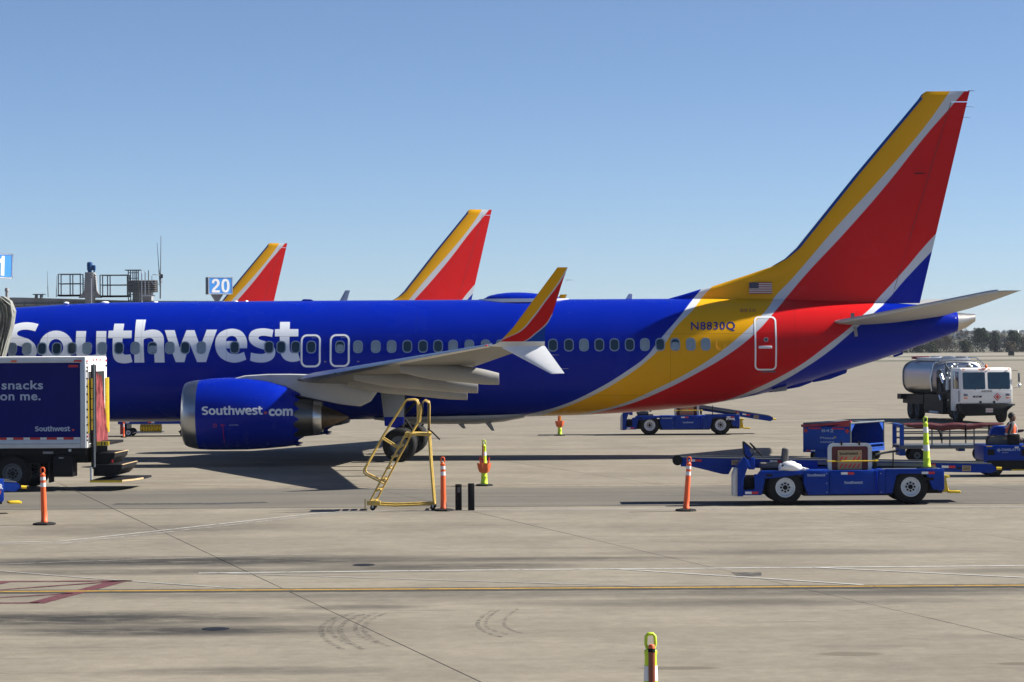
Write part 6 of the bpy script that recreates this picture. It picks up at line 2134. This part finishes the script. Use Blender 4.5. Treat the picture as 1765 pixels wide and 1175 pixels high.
MB().tube([(-1.30, TY0 - 0.1, 1.4), (-1.36, TY0 - 0.1, 2.0), (-1.2, TY0 - 0.1, 2.72), (-0.8, TY0 - 0.1, 2.98), (0.9, TY0 - 0.1, 2.98), (1.25, TY0 - 0.1, 2.70), (1.33, TY0 - 0.1, 2.3)], 0.028, 7).build('handrail', M['bare_metal'], t)
# pump gear between cab and tank
pump = MB().bx((-1.1, 1.62, 0.7), (1.1, 3.85, 2.05)).build('pump_cabinet', M['black_steel'], t)
rnd = random.Random(4)
for kk in range(16):
    x, z = -1.2 + rnd.uniform(-0.03, 0.25), 1.0 + (kk % 8) * 0.20
    y = rnd.uniform(1.7, 3.5)
    MB().cyl((x, y, z), (x + rnd.uniform(-0.08, 0.1), y + rnd.uniform(-0.1, 0.4), z + rnd.uniform(0.05, 0.45)), rnd.uniform(0.04, 0.09), seg=10).build('pipe', M['bare_metal' if kk % 4 == 0 else 'grey_steel'], pump)
for kk in range(5):
    x = -0.9 + kk * 0.28
    MB().ball((x, 2.4 + 0.5 * (kk % 3), 2.55 + 0.10 * (kk % 2)), (0.13, 0.13, 0.10), 2).build('valve', M['bare_metal'], pump)
MB().cyl((-1.2, 1.9, 1.5), (-1.2, 1.9, 2.1), 0.11, seg=12).build('filter', M['truck_frame'], pump)
MB().bx((-1.0, 0.6, 0.45), (1.0, 8.7, 0.85)).bx((-1.22, 2.6, 0.35), (-0.9, 5.4, 1.25)).bx((-1.2, 5.6, 0.75), (1.2, 8.8, 1.2)).build('chassis', M['black_steel'], t)['kind'] = 'stuff'
MB().bx((-1.45, 8.3, 0.95), (-0.6, 8.9, 1.2)).build('rear_shelf', M['black_steel'], t)
MB().cyl((-1.25, 3.2, 0.42), (-1.25, 4.4, 0.42), 0.06, seg=10).build('hose_end', M['truck_frame'], t)
for x in (-1.05, 1.02):
    for y in (0.95, 6.6, 7.7):
        w = wheel(t, (x, y, 0.48), 0.48, 0.30, 0.27, M['grey_steel'])
        w.rotation_euler = (0, 0, R(90))
# inside the cab a dim seat pair behind the glass

# ------------------------------------------------------------------ trailer with yellow ducts under the forward fuselage
t = thing('equipment_trailer', 'low blue trailer on small wheels seen under the forward fuselage, behind the engine', 'trailer', (-16.42, 102.3, 0), 0)
MB().bx((0.0, 0.0, 0.52), (3.4, 1.5, 0.66), bev=0.01).build('bed', M['gse_blue'], t)
MB().bx((0.08, 0.1, 0.12), (0.36, 1.4, 0.52)).build('leg_box', M['flag_navy'], t)
MB().bx((0.10, -0.02, 0.10), (0.20, 0.05, 0.50)).build('leg', M['flag_red'], t)
MB().bx((-0.12, -0.05, 0.0), (0.30, 0.3, 0.035)).build('foot', M['black_steel'], t)
MB().prism([(2.55, 0.52), (2.95, 0.52), (2.95, 0.1), (2.6, 0.1), (2.5, 0.2), (2.68, 0.3), (2.6, 0.42)], 0.1, 1.4, 'y').build('axle_box', M['black_steel'], t)
reflectors(t, 0.18, -0.004, 0.56, 0.30, 0.06, True)
reflectors(t, 1.25, -0.004, 0.56, 0.28, 0.06, True)
for x, y in ((0.42, 0.12), (0.42, 1.38), (2.72, 0.12), (2.72, 1.38)):
    wheel(t, (x, y, 0.165), 0.165, 0.12, 0.10, M['rim_white'], lugs=5)
MB().bx((0.6, 0.2, 0.14), (1.75, 1.3, 0.18)).build('tray', M['steel'], t)
d = thing('air_duct', 'folded yellow ribbed air hose lying on the low blue trailer', 'air hose', (-16.3 + 0.75, 102.3 + 0.3, 0.18), 0)
for k in range(8):
    MB().lathe([(-0.055, 0.12), (-0.03, 0.165), (0.0, 0.172), (0.03, 0.165), (0.055, 0.12)], (0.06 + k * 0.112, 0.1, 0.165), 'x', 16, caps=True).build('rib', M['safety_yellow'], d, smooth=50)
c = make_post('small orange post beside the low trailer wheel, under the forward fuselage', (-16.05, 101.5, 0), 'cone_orange', OB, (0, 0), GO)
c.scale = (0.55, 0.55, 0.55)

# ------------------------------------------------------------------ jet bridge and gate signs
t = thing('jet_bridge', 'grey pleated jet bridge hood against the fuselage at the left edge', 'jet bridge', (-17.2, 79.4, 0), 0)
prof = [(0.55, 5.42), (0.80, 5.40), (1.02, 5.25), (1.15, 4.92), (1.08, 4.45), (0.93, 3.90), (0.78, 3.35), (0.70, 2.75)]
MB().prism([(-1.3, 2.7), (-1.3, 5.40)] + [(x - 0.03, z) for x, z in prof[1:]], 0.02, 0.42, 'y').build('hood', M['canvas_grey'], t, smooth=0)
for k in range(13):
    # one pleat: a creased ridge of cloth running down the hood, gathered towards the bottom
    mb = MB()
    rr = []
    for i in range(9):
        q = i / 8
        z = 5.41 - 0.02 * (k % 3) - q * 2.62
        edge = 0.0
        for a_, b_ in zip(prof, prof[1:]):
            if b_[1] <= z <= a_[1]:
                edge = a_[0] + (b_[0] - a_[0]) * (a_[1] - z) / (a_[1] - b_[1])
        pitch = 0.135 - 0.055 * q
        x = min(edge, edge - 0.015 - pitch * k + 0.02 * math.sin(q * 7 + k * 2.3))
        d = 0.10 + 0.03 * math.sin(q * 9 + k * 1.7)
        rr.append([(x, 0.05, z), (x - pitch * 0.30, 0.02 - d, z + 0.02), (x - pitch * 0.95, 0.05, z)])
    mb.loft(rr)
    mb.build('pleat', M['canvas_grey'], t, smooth=15)
MB().bx((-0.65, -0.42, 5.0), (0.47, -0.30, 5.62), bev=0.02).build('hood_edge', M['sign_white'], t)
MB().bx((-4.2, -2.6, 2.35), (-0.91, 0.2, 5.4), bev=0.03).build('cab', M['bridge_white'], t)
MB().bx((-14.0, -6.5, 2.6), (-3.0, -2.7, 5.3), bev=0.03).build('tunnel', M['bridge_white'], t)
MB().bx((-3.2, -2.2, 0.4), (-2.5, -0.6, 2.34)).build('support_column', M['stack_grey'], t)
for y in (-2.3, -0.5):
    wheel(t, (-2.85, y, 0.45), 0.45, 0.35, 0.22, M['grey_steel'])


DIGITS = {
    '2': [catmull([(0.02, 0.0, K), (0.60, 0.0, K), (0.60, 0.17, K), (0.25, 0.17, K), (0.30, 0.26), (0.45, 0.40), (0.56, 0.55), (0.59, 0.72), (0.54, 0.88), (0.42, 0.98), (0.28, 1.0), (0.14, 0.95), (0.05, 0.83), (0.03, 0.67, K), (0.20, 0.67, K), (0.22, 0.78), (0.30, 0.84), (0.38, 0.80), (0.40, 0.70), (0.37, 0.58), (0.27, 0.46), (0.12, 0.31), (0.04, 0.16)])],
    '0': [[(0.31 + 0.29 * abs(math.cos(a)) ** 0.8 * (1 if math.cos(a) > 0 else -1), 0.5 + 0.5 * abs(math.sin(a)) ** 0.8 * (1 if math.sin(a) > 0 else -1)) for a in (2 * PI * k / 32 for k in range(32))], [(0.31 + 0.115 * abs(math.cos(a)) ** 0.8 * (1 if math.cos(a) > 0 else -1), 0.5 + 0.33 * abs(math.sin(a)) ** 0.8 * (1 if math.sin(a) > 0 else -1)) for a in (2 * PI * k / 32 for k in range(32))]],
    '1': [[(0.26, 0.0), (0.46, 0.0), (0.46, 1.0), (0.31, 1.0), (0.27, 0.88), (0.18, 0.80), (0.06, 0.76), (0.06, 0.60), (0.26, 0.66)]]}


def sign(label, loc, w, h, d, number, rz, txt_w, post=None, txt_h=0.8):
    s = thing('gate_sign', label, 'gate sign', loc, R(rz), 'gate number signs')
    MB().bx((-w / 2, 0.0, -h / 2), (w / 2, d, h / 2), bev=0.012).build('case', M['grey_steel'], s)
    mb = MB()
    ring_mesh(mb, [(-w / 2, -h / 2), (w / 2, -h / 2), (w / 2, h / 2), (-w / 2, h / 2)], [(-w / 2 + 0.045, -h / 2 + 0.045), (w / 2 - 0.045, -h / 2 + 0.045), (w / 2 - 0.045, h / 2 - 0.045), (-w / 2 + 0.045, h / 2 - 0.045)], -0.02, -0.002)
    mb.build('frame', M['sign_white'], s, smooth=0)
    MB().bx((-w / 2 + 0.04, -0.012, -h / 2 + 0.04), (w / 2 - 0.04, -0.003, h / 2 - 0.04)).build('face', M['sign_blue'], s)
    loops, x = [], 0.0
    for ch in number:
        for lp in DIGITS[ch]:
            loops.append([(x + p[0], p[1]) for p in lp])
        x += 0.70
    me = outline_mesh(loops)
    kx, ky = txt_w / (x - 0.08), h * txt_h
    me.transform(Matrix.Translation((-txt_w / 2, -0.016, -h * txt_h / 2)) @ FRONT @ Matrix.Diagonal((kx, ky, 1, 1)))
    obj_from_mesh('numerals', me, M['sign_white'], s)
    return s


s20 = sign('blue gate sign with white 20, on a tapered bracket above the fuselage', (-12.55, 106, 6.35), 1.08, 0.74, 0.45, '20', 23, 0.82)
MB().prism([(-0.33, -0.375), (0.16, -0.375), (-0.02, -0.66), (-0.14, -0.66)], 0.12, 0.42, 'y', 0.01).build('bracket', M['stack_grey'], s20)
MB().cyl((-0.08, 0.27, -0.65), (-0.08, 0.27, -6.35), 0.075, seg=12).build('post', M['stack_grey'], s20)
s21 = sign('blue gate sign with white 21, cut by the left edge of the picture', (-15.86, 75.6, 6.27), 1.12, 0.76, 0.28, '21', 33, 0.74)
s21.rotation_euler = (0, R(1.8), R(33))
MB().cyl((-0.2, 0.15, -0.37), (-0.2, 0.15, -1.0), 0.05, seg=10).build('post', M['stack_grey'], s21)
MB().cyl((-1.2, 0.15, -0.9), (0.1, 0.15, -0.9), 0.04, seg=10).build('crossbar', M['stack_grey'], s21)

# ------------------------------------------------------------------ terminal roof behind the forward fuselage
t = thing('terminal_building', 'long low grey terminal building with flat roof behind the forward fuselage', 'building', (0, 145, 0), 0)
MB().prism([(-90, 0.0), (-17.2, 0.0), (-17.2, 6.18), (-90, 6.18)], 0.0, 4.0, 'y').build('wall', M['roof_grey'], t)
MB().prism([(-90, 6.181), (-17.0, 6.181), (-17.0, 6.40), (-22.0, 6.44), (-29.0, 6.68), (-90, 6.72)], -0.25, 4.2, 'y').build('roof', M['stack_grey'], t)
MB().bx((-60, -0.32, 6.30), (-17.0, -0.26, 6.37)).build('coping', M['grey_steel'], t)
for k in range(17):
    x = -17.9 - k * 0.72
    MB().bx((x, -0.29, 6.19), (x + 0.04, -0.252, 6.43)).build('panel_joint', M['grey_steel'], t)
for x in (-60, -52, -44, -36, -28, -20.5):
    f = MB().bx((x, -0.04, 1.2), (x + 3.6, 0.05, 3.4)).build('window', M['grey_steel'], t)
    MB().bx((x + 0.1, -0.06, 1.3), (x + 3.5, -0.045, 3.3)).build('pane', M['glass_dark'], f)

GS = M['grey_steel']


def railing(label, x0, x1, y, z0, z1, posts, bar_h, deck=True):
    t = thing('guardrail', label, 'railing', ((x0 + x1) / 2, y, z0), 0, 'roof guardrails')
    a, b = x0 - (x0 + x1) / 2, x1 - (x0 + x1) / 2
    h = z1 - z0
    for yy in (0, 0.9):
        for hh in (h, h * bar_h):
            MB().cyl((a, yy, hh), (b, yy, hh), 0.028, seg=8).build('rail', GS, t)
        for q in posts:
            MB().bx((a + (b - a) * q - 0.03, yy - 0.03, 0), (a + (b - a) * q + 0.03, yy + 0.03, h)).build('post', GS, t)
    MB().bx((a - 0.05, -0.05, 0.0), (b + 0.05, 0.95, 0.10)).build('deck', M['black_steel'], t)
    return t


railing('shorter roof guardrail left of the concrete stack', -26.58, -25.25, 144.2, 6.72, 8.02, (0, 0.52, 0.97), 0.57)
railing('longer roof guardrail between the concrete stack and the louvred unit', -24.13, -22.5, 144.2, 6.66, 7.95, (0.0, 0.27, 0.98), 0.55)
MB_ = None
t = thing('vent_stack', 'square pale concrete stack with flared foot on the terminal roof', 'chimney', (-24.73, 144.0, 6.30), 0)
MB().bx((-0.26, 0.0, 0.0), (0.26, 0.6, 1.82), bev=0.01).build('shaft', M['stack_grey'], t)
MB().bx((0.10, -0.02, 0.0), (0.16, -0.001, 1.45)).build('pipe', M['sign_white'], t)
MB().prism([(-0.66, 0.32), (-0.30, 0.75), (-0.262, 1.5), (-0.262, 0.32)], 0.05, 0.55, 'y').build('buttress', M['stack_grey'], t)
MB().prism([(0.66, 0.32), (0.40, 0.75), (0.33, 1.7), (0.262, 1.75), (0.262, 0.32)], 0.05, 0.55, 'y').build('buttress', M['stack_grey'], t)
for kk in range(7):
    MB().bx((0.33, 0.0, 0.75 + kk * 0.14), (0.40, 0.05, 0.80 + kk * 0.14)).build('rung', GS, t)
    MB().bx((-0.34, 0.0, 0.75 + kk * 0.11), (-0.28, 0.05, 0.80 + kk * 0.11)).build('rung', GS, t)
m_ = thing('roof_motor', 'blue motor unit standing on top of the concrete stack', 'motor', (-24.68, 144.25, 8.12), 0)
MB().lathe([(0.0, 0.12), (0.10, 0.12), (0.12, 0.16), (0.45, 0.17), (0.58, 0.15), (0.62, 0.0)], (-0.06, 0, 0), 'z', 16).build('body', M['motor_blue'], m_, smooth=40)
MB().bx((0.05, -0.12, 0.12), (0.28, 0.12, 0.42), bev=0.04).build('gearbox', M['motor_blue'], m_)
MB().cyl((0.2, 0, 0.0), (0.2, 0, 0.14), 0.05, seg=10).build('foot', M['motor_blue'], m_)

t = thing('cooling_unit', 'louvred grey cooling unit on the terminal roof behind the ladder cage', 'air conditioner', (-21.75, 144.6, 6.45), 0)
MB().bx((-0.55, 0.1, 0.0), (0.55, 0.9, 0.50)).build('plinth', M['stack_grey'], t)
MB().bx((-0.75, 0.0, 0.50), (0.80, 1.0, 1.20)).build('casing', M['dark_gap'], t)
for kk in range(6):
    MB().box((0.025, -0.03, 0.56 + kk * 0.12), (1.62, 0.09, 0.05), rot=(R(-25), 0, 0)).build('louvre', M['stack_grey'], t)
t = thing('roof_ladder', 'dark caged roof ladder with flat canopy in front of the cooling unit', 'ladder', (-22.1, 143.9, 6.2), 0)
for x in (-0.33, -0.20, -0.06, 0.06, 0.16, 0.26):
    MB().bx((x - 0.028, 0.0, 0.0), (x + 0.028, 0.05, 2.0)).build('bar', GS, t)
MB().bx((-0.52, -0.1, 2.0), (0.42, 0.5, 2.05)).build('canopy', GS, t)
for kk in range(6):
    MB().bx((-0.33, 0.051, 0.25 + kk * 0.32), (0.26, 0.07, 0.29 + kk * 0.32)).build('rung', GS, t)
t = thing('roof_ladder', 'pale roof ladder between the dark cage and the whip aerials', 'ladder', (-21.50, 143.6, 6.2), 0)
for x in (-0.10, 0.10, 0.30):
    MB().cyl((x, 0, 0.0 if x < 0 else 0.5), (x, 0, 2.0 if x > 0.2 else 1.95), 0.03, seg=8).build('rail', M['truck_frame'] if x < 0.2 else GS, t)
MB().bx((-0.12, -0.04, 0.48), (0.70, 0.04, 0.54)).build('step', M['truck_frame'], t)


def whip(label, x, z0, z1, r, lean=0.0, y=144.3):
    t = thing('whip_aerial', label, 'aerial', (x, y, z0), 0, 'whip aerials on the roof')
    MB().cyl((0, 0, 0), (lean * 0.4, 0, (z1 - z0) * 0.4), r * 1.5, seg=8).build('base', GS, t)
    MB().cyl((lean * 0.4, 0, (z1 - z0) * 0.4), (lean, 0, z1 - z0), r, r * 0.5, seg=8).build('rod', GS, t)
    return t


whip('tallest whip aerial, right of the louvred roof unit', -20.62, 6.55, 10.24, 0.028, 0.06)
whip('second whip aerial leaning left beside the tallest one', -20.62, 7.2, 9.83, 0.022, -0.17)
whip('thin whip aerial standing alone at the far left of the roof', -27.2, 6.68, 8.23, 0.016, -0.05)
whip('thin short aerial just left of the first roof guardrail', -26.72, 6.68, 7.95, 0.016, 0.03)
t = thing('aerial_bracket', 'square pipe bracket holding the tall whip aerials', 'bracket', (-20.9, 144.25, 6.6), 0)
MB().tube([(-0.18, 0, 1.35), (0.22, 0, 1.35), (0.42, 0, 1.2), (0.40, 0, 0.95), (0.30, 0, 0.8), (-0.10, 0, 0.8), (-0.20, 0, 0.95), (-0.20, 0, 1.3)], 0.022, 6).build('pipe', M['truck_frame'], t)
MB().bx((0.36, -0.06, 1.15), (0.44, 0.06, 1.38)).build('box', M['black_steel'], t)
t = thing('roof_vent', 'round pale vent with cap at the left end of the roof', 'vent', (-29.6, 144.2, 6.6), 0)
MB().lathe([(0.0, 0.16), (0.08, 0.16), (0.1, 0.09), (0.42, 0.09), (0.44, 0.13), (0.62, 0.11), (0.66, 0.0)], (0, 0, 0), 'z', 16).build('pipe', M['stack_grey'], t, smooth=40)
t = thing('roof_hatch', 'low flat hatch on two legs on the terminal roof', 'hatch', (-27.75, 144.2, 6.62), 0)
MB().bx((-0.34, 0, 0.20), (0.34, 0.6, 0.25)).build('lid', GS, t)
for x in (-0.18, 0.12):
    MB().bx((x - 0.04, 0, 0.0), (x + 0.04, 0.6, 0.20)).build('leg', GS, t)

# ------------------------------------------------------------------ far side of the airfield
s = thing('taxiway_sign', 'small dark square taxiway sign on the far grass', 'sign', (121.8, 600, 0), 0)
MB().bx((-0.72, 0, 0.25), (0.72, 0.3, 1.35), bev=0.03).build('board', M['print_black'], s)
for x in (-0.5, 0.5):
    MB().bx((x - 0.05, 0.1, -0.06), (x + 0.05, 0.2, 0.25)).build('leg', GS, s)


def leaf_mat(name, col, v):
    m = mat(name, col, 0.95, vary=v * 0.6, scale=0.35)
    m.node_tree.nodes['Principled BSDF'].inputs['Specular IOR Level'].default_value = 0.05
    return m


M['leaf_juniper'] = leaf_mat('leaf_juniper', (0.021, 0.034, 0.018), 0.35)
M['leaf_oak'] = leaf_mat('leaf_oak', (0.036, 0.042, 0.019), 0.35)
M['leaf_brown'] = leaf_mat('leaf_brown', (0.058, 0.046, 0.029), 0.3)
M['bark'] = mat('bark', (0.085, 0.072, 0.060), 0.9, vary=0.25, scale=1.0)


def grow_branches(mb, rnd, p, d, ln, r, depth, tips):
    q = p + d * ln
    mb.cyl(p, q, r, r * 0.65, seg=5, caps=False)
    if depth == 0:
        tips.append(q)
        return
    for _ in range(rnd.choice((2, 3, 3))):
        nd_ = (d + Vector((rnd.uniform(-0.75, 0.75), rnd.uniform(-0.75, 0.75), rnd.uniform(-0.15, 0.55)))).normalized()
        grow_branches(mb, rnd, p + d * ln * rnd.uniform(0.55, 1.0), nd_, ln * rnd.uniform(0.55, 0.8), r * 0.6, depth - 1, tips)


def tree(label, x, y, h, w, kind, seed, leaves=900, z0=-0.06):
    rnd = random.Random(seed)
    t = thing('tree' if kind != 'bush' else 'bush', label, 'tree' if kind != 'bush' else 'bush', (x, y, z0), 0, 'trees along the far edge of the airfield')
    mb = MB()
    tips = []
    if kind == 'bare':
        grow_branches(mb, rnd, Vector((0, 0, 0)), Vector((0.02, 0, 1)), h * 0.30, h * 0.020, 5, tips)
        mb.build('trunk', M['bark'], t, smooth=0)
        fine = MB()
        for p in tips:
            for _ in range(3):
                d = Vector((rnd.uniform(-1, 1), rnd.uniform(-1, 1), rnd.uniform(-0.2, 1))).normalized()
                fine.cyl(p, p + d * h * 0.06, 0.03, 0.01, seg=3, caps=False)
        fine.build('crown', M['bark'], t, smooth=0)['kind'] = 'stuff'
        return t
    grow_branches(mb, rnd, Vector((0, 0, 0)), Vector((0, 0, 1)), h * 0.28, h * 0.022, 3, tips)
    mb.build('trunk', M['bark'], t, smooth=0)
    lumps = []
    for _ in range(16):
        a_, rr_ = rnd.uniform(0, 2 * PI), rnd.uniform(0, 0.75)
        zz = rnd.uniform(0.04, 0.88)
        k_ = (1.0 - 0.55 * max(0, zz - 0.45)) if kind != 'juniper' else 1.15 - zz * 0.75
        lumps.append((Vector((rr_ * w / 2 * math.cos(a_) * k_, rr_ * w / 2 * math.sin(a_) * k_, zz * h)), w * rnd.uniform(0.17, 0.30) * k_))
    vs, fs = [], []
    for _ in range(leaves):
        c, r_ = rnd.choice(lumps)
        d = Vector((rnd.gauss(0, 1), rnd.gauss(0, 1), rnd.gauss(0, 1)))
        d.normalize()
        p = c + d * r_ * rnd.uniform(0.55, 1.05)
        p.z = max(0.3, min(h, p.z))
        n = (d + Vector((rnd.uniform(-.6, .6), rnd.uniform(-.6, .6), rnd.uniform(-.6, .6)))).normalized()
        a1 = n.orthogonal().normalized()
        a2 = n.cross(a1)
        sz = rnd.uniform(0.16, 0.40) * (1.0 if kind != 'brown' else 0.8)
        k_ = len(vs)
        vs += [p + a1 * sz, p + a2 * sz * 0.7, p - a1 * sz * 0.8, p - a2 * sz * 0.6]
        fs.append((k_, k_ + 1, k_ + 2, k_ + 3))
    me = bpy.data.meshes.new('crown')
    me.from_pydata([v[:] for v in vs], [], fs)
    o = obj_from_mesh('crown', me, M['leaf_' + {'juniper': 'juniper', 'oak': 'oak', 'brown': 'brown', 'bush': 'brown'}[kind]], t)
    return t


TREES = [
    ('big dark evergreen tree, tallest leafy one right of the tail cone', 160.5, 838, 7.6, 9.0, 'juniper', 11, 2600),
    ('dark evergreen tree directly right of the biggest evergreen', 166.2, 846, 6.4, 6.6, 'juniper', 12, 1500),
    ('bare leafless tree standing highest beside the tail cone', 154.6, 842, 10.0, 8.0, 'bare', 16, 0),
    ('grey-brown thin tree between the bare tree and the tail', 149.2, 845, 6.2, 8.0, 'brown', 14, 1300),
    ('dull brown spreading tree beneath the tail cone', 144.0, 838, 6.6, 8.6, 'brown', 15, 1500),
    ('olive green low tree showing just under the tail', 137.6, 836, 4.4, 7.0, 'oak', 16, 1300),
    ('dark green rounded tree left of the olive one, beside the fuselage underside', 131.6, 840, 4.0, 6.4, 'juniper', 17, 1200),
    ('dark green tree near the right edge with flat top', 172.3, 846, 6.9, 7.0, 'juniper', 18, 1700),
    ('brown leafless-looking tree at the right edge', 177.5, 842, 5.8, 7.0, 'brown', 19, 1300),
    ('pale grey-brown bush at the foot of the big evergreen', 167.4, 826, 3.2, 4.2, 'bush', 20, 700),
    ('brown bush below the flat-topped tree', 173.8, 828, 3.0, 4.6, 'bush', 21, 700),
    ('dark bush under the brown spreading tree', 141.0, 826, 3.0, 5.0, 'oak', 22, 700),
    ('thin bare tree behind the flat-topped evergreen', 169.6, 856, 8.3, 5.0, 'bare', 31, 0),
    ('olive tree hidden half behind the fuselage underside', 125.5, 838, 4.6, 6.6, 'oak', 24, 900),
    ('brown tree past the right edge of the picture', 184.0, 842, 6.2, 7.5, 'brown', 25, 900),
    ('green low bush between bare tree and evergreen', 152.6, 828, 3.6, 5.2, 'oak', 26, 800),
]
for L_ in TREES:
    tree(L_[0], L_[1], L_[2], L_[3] * 1.12, L_[4] * 1.25, L_[5], L_[6], int(L_[7] * 1.5))

# wooded ground rising behind, too far for single trees
rnd = random.Random(3)
mb = MB()
for (d0, h0, seed) in ((1350, 6.2, 1), (2300, 11.0, 2), (4200, 20.5, 3)):
    rows = []
    n = 90
    for i in range(n + 1):
        x = -0.10 * d0 + (0.45 * d0) * i / n
        hz = h0 * (0.80 + 0.16 * math.sin(i * 0.21 + seed) + 0.10 * math.sin(i * 0.63 + 2 * seed)) 
        rows.append([(x, d0 - 160, -1.0), (x, d0 - 40, hz * 0.6), (x, d0, hz), (x, d0 + 260, hz * 0.5), (x, d0 + 300, -1.0)])
    mb.loft(rows, caps=False, close=False)
M['woodland'] = mat('woodland', (0.045, 0.047, 0.036), 0.95, vary=0.35, scale=0.03)
hl = mb.build('hills', M['woodland'], None, smooth=60)
hl['kind'] = 'structure'
rnd = random.Random(8)
vs, fs = [], []
for (d0, h0, seed) in ((1350, 6.2, 1), (2300, 11.0, 2), (4200, 20.5, 3)):
    for _ in range(9000):
        i = rnd.uniform(15, 88)
        x = -0.10 * d0 + 0.45 * d0 * i / 90
        hz = h0 * (0.80 + 0.16 * math.sin(i * 0.21 + seed) + 0.10 * math.sin(i * 0.63 + 2 * seed))
        q = rnd.random() ** 0.6
        p = Vector((x, d0 - 150 * (1 - q) + rnd.uniform(-10, 10), hz * q + rnd.uniform(-0.3, 1.6) * d0 / 1350))
        sz = rnd.uniform(0.5, 1.5) * d0 / 1350
        n = Vector((rnd.uniform(-1, 1), rnd.uniform(-1.2, 0.2), rnd.uniform(-0.2, 1))).normalized()
        a1 = n.orthogonal().normalized()
        a2 = n.cross(a1)
        k = len(vs)
        vs += [(p + a1 * sz)[:], (p + a2 * sz)[:], (p - a1 * sz)[:], (p - a2 * sz)[:]]
        fs.append((k, k + 1, k + 2, k + 3))
me = bpy.data.meshes.new('far_woodland')
me.from_pydata(vs, [], fs)
fw = obj_from_mesh('far_woodland', me, M['woodland'])
tag(fw, 'hazy far woodland on low hills along the horizon', 'woodland', kind='stuff')
# a white tank and two pale roofs among the far trees
t = thing('water_tank', 'tiny white water tank among the far trees near the right edge', 'water tank', (2080 * 0.2056, 2080, 7.0), 0)
MB().lathe([(0, 0.4), (3.0, 0.4), (3.6, 1.0), (5.4, 1.1), (6.0, 0.7), (6.2, 0)], (0, 0, 0), 'z', 20).build('tank', M['truck_white'], t, smooth=40)
for i_, (x, y, w, lab) in enumerate(((1345 * 0.1825, 1345, 4.5, 'tiny pale roof among the far trees below the tail cone'), (1990 * 0.2025, 1985, 7, 'tiny white roof left of the far water tank'))):
    t = thing('far_house', lab, 'building', (x, y, 0), 0)
    zb = 6.4 if i_ == 0 else 10.5
    MB().bx((-w / 2, 0, 0), (w / 2, 8, zb + 1.2)).build('wall', M['bridge_white'], t)
    MB().prism([(-w / 2 - 0.5, zb + 1.21), (w / 2 + 0.5, zb + 1.21), (0, zb + 2.6)], -0.3, 8.3, 'y').build('roof', M['stack_grey'], t)

# thin morning haze over the whole airfield
hz = MB().bx((-6100, -320, -1.1), (6100, 7100, 60.0)).build('haze', M['haze'], None, smooth=0)
hz['kind'] = 'stuff'
hz['label'] = 'thin pale haze over the airfield'
print("script ok")
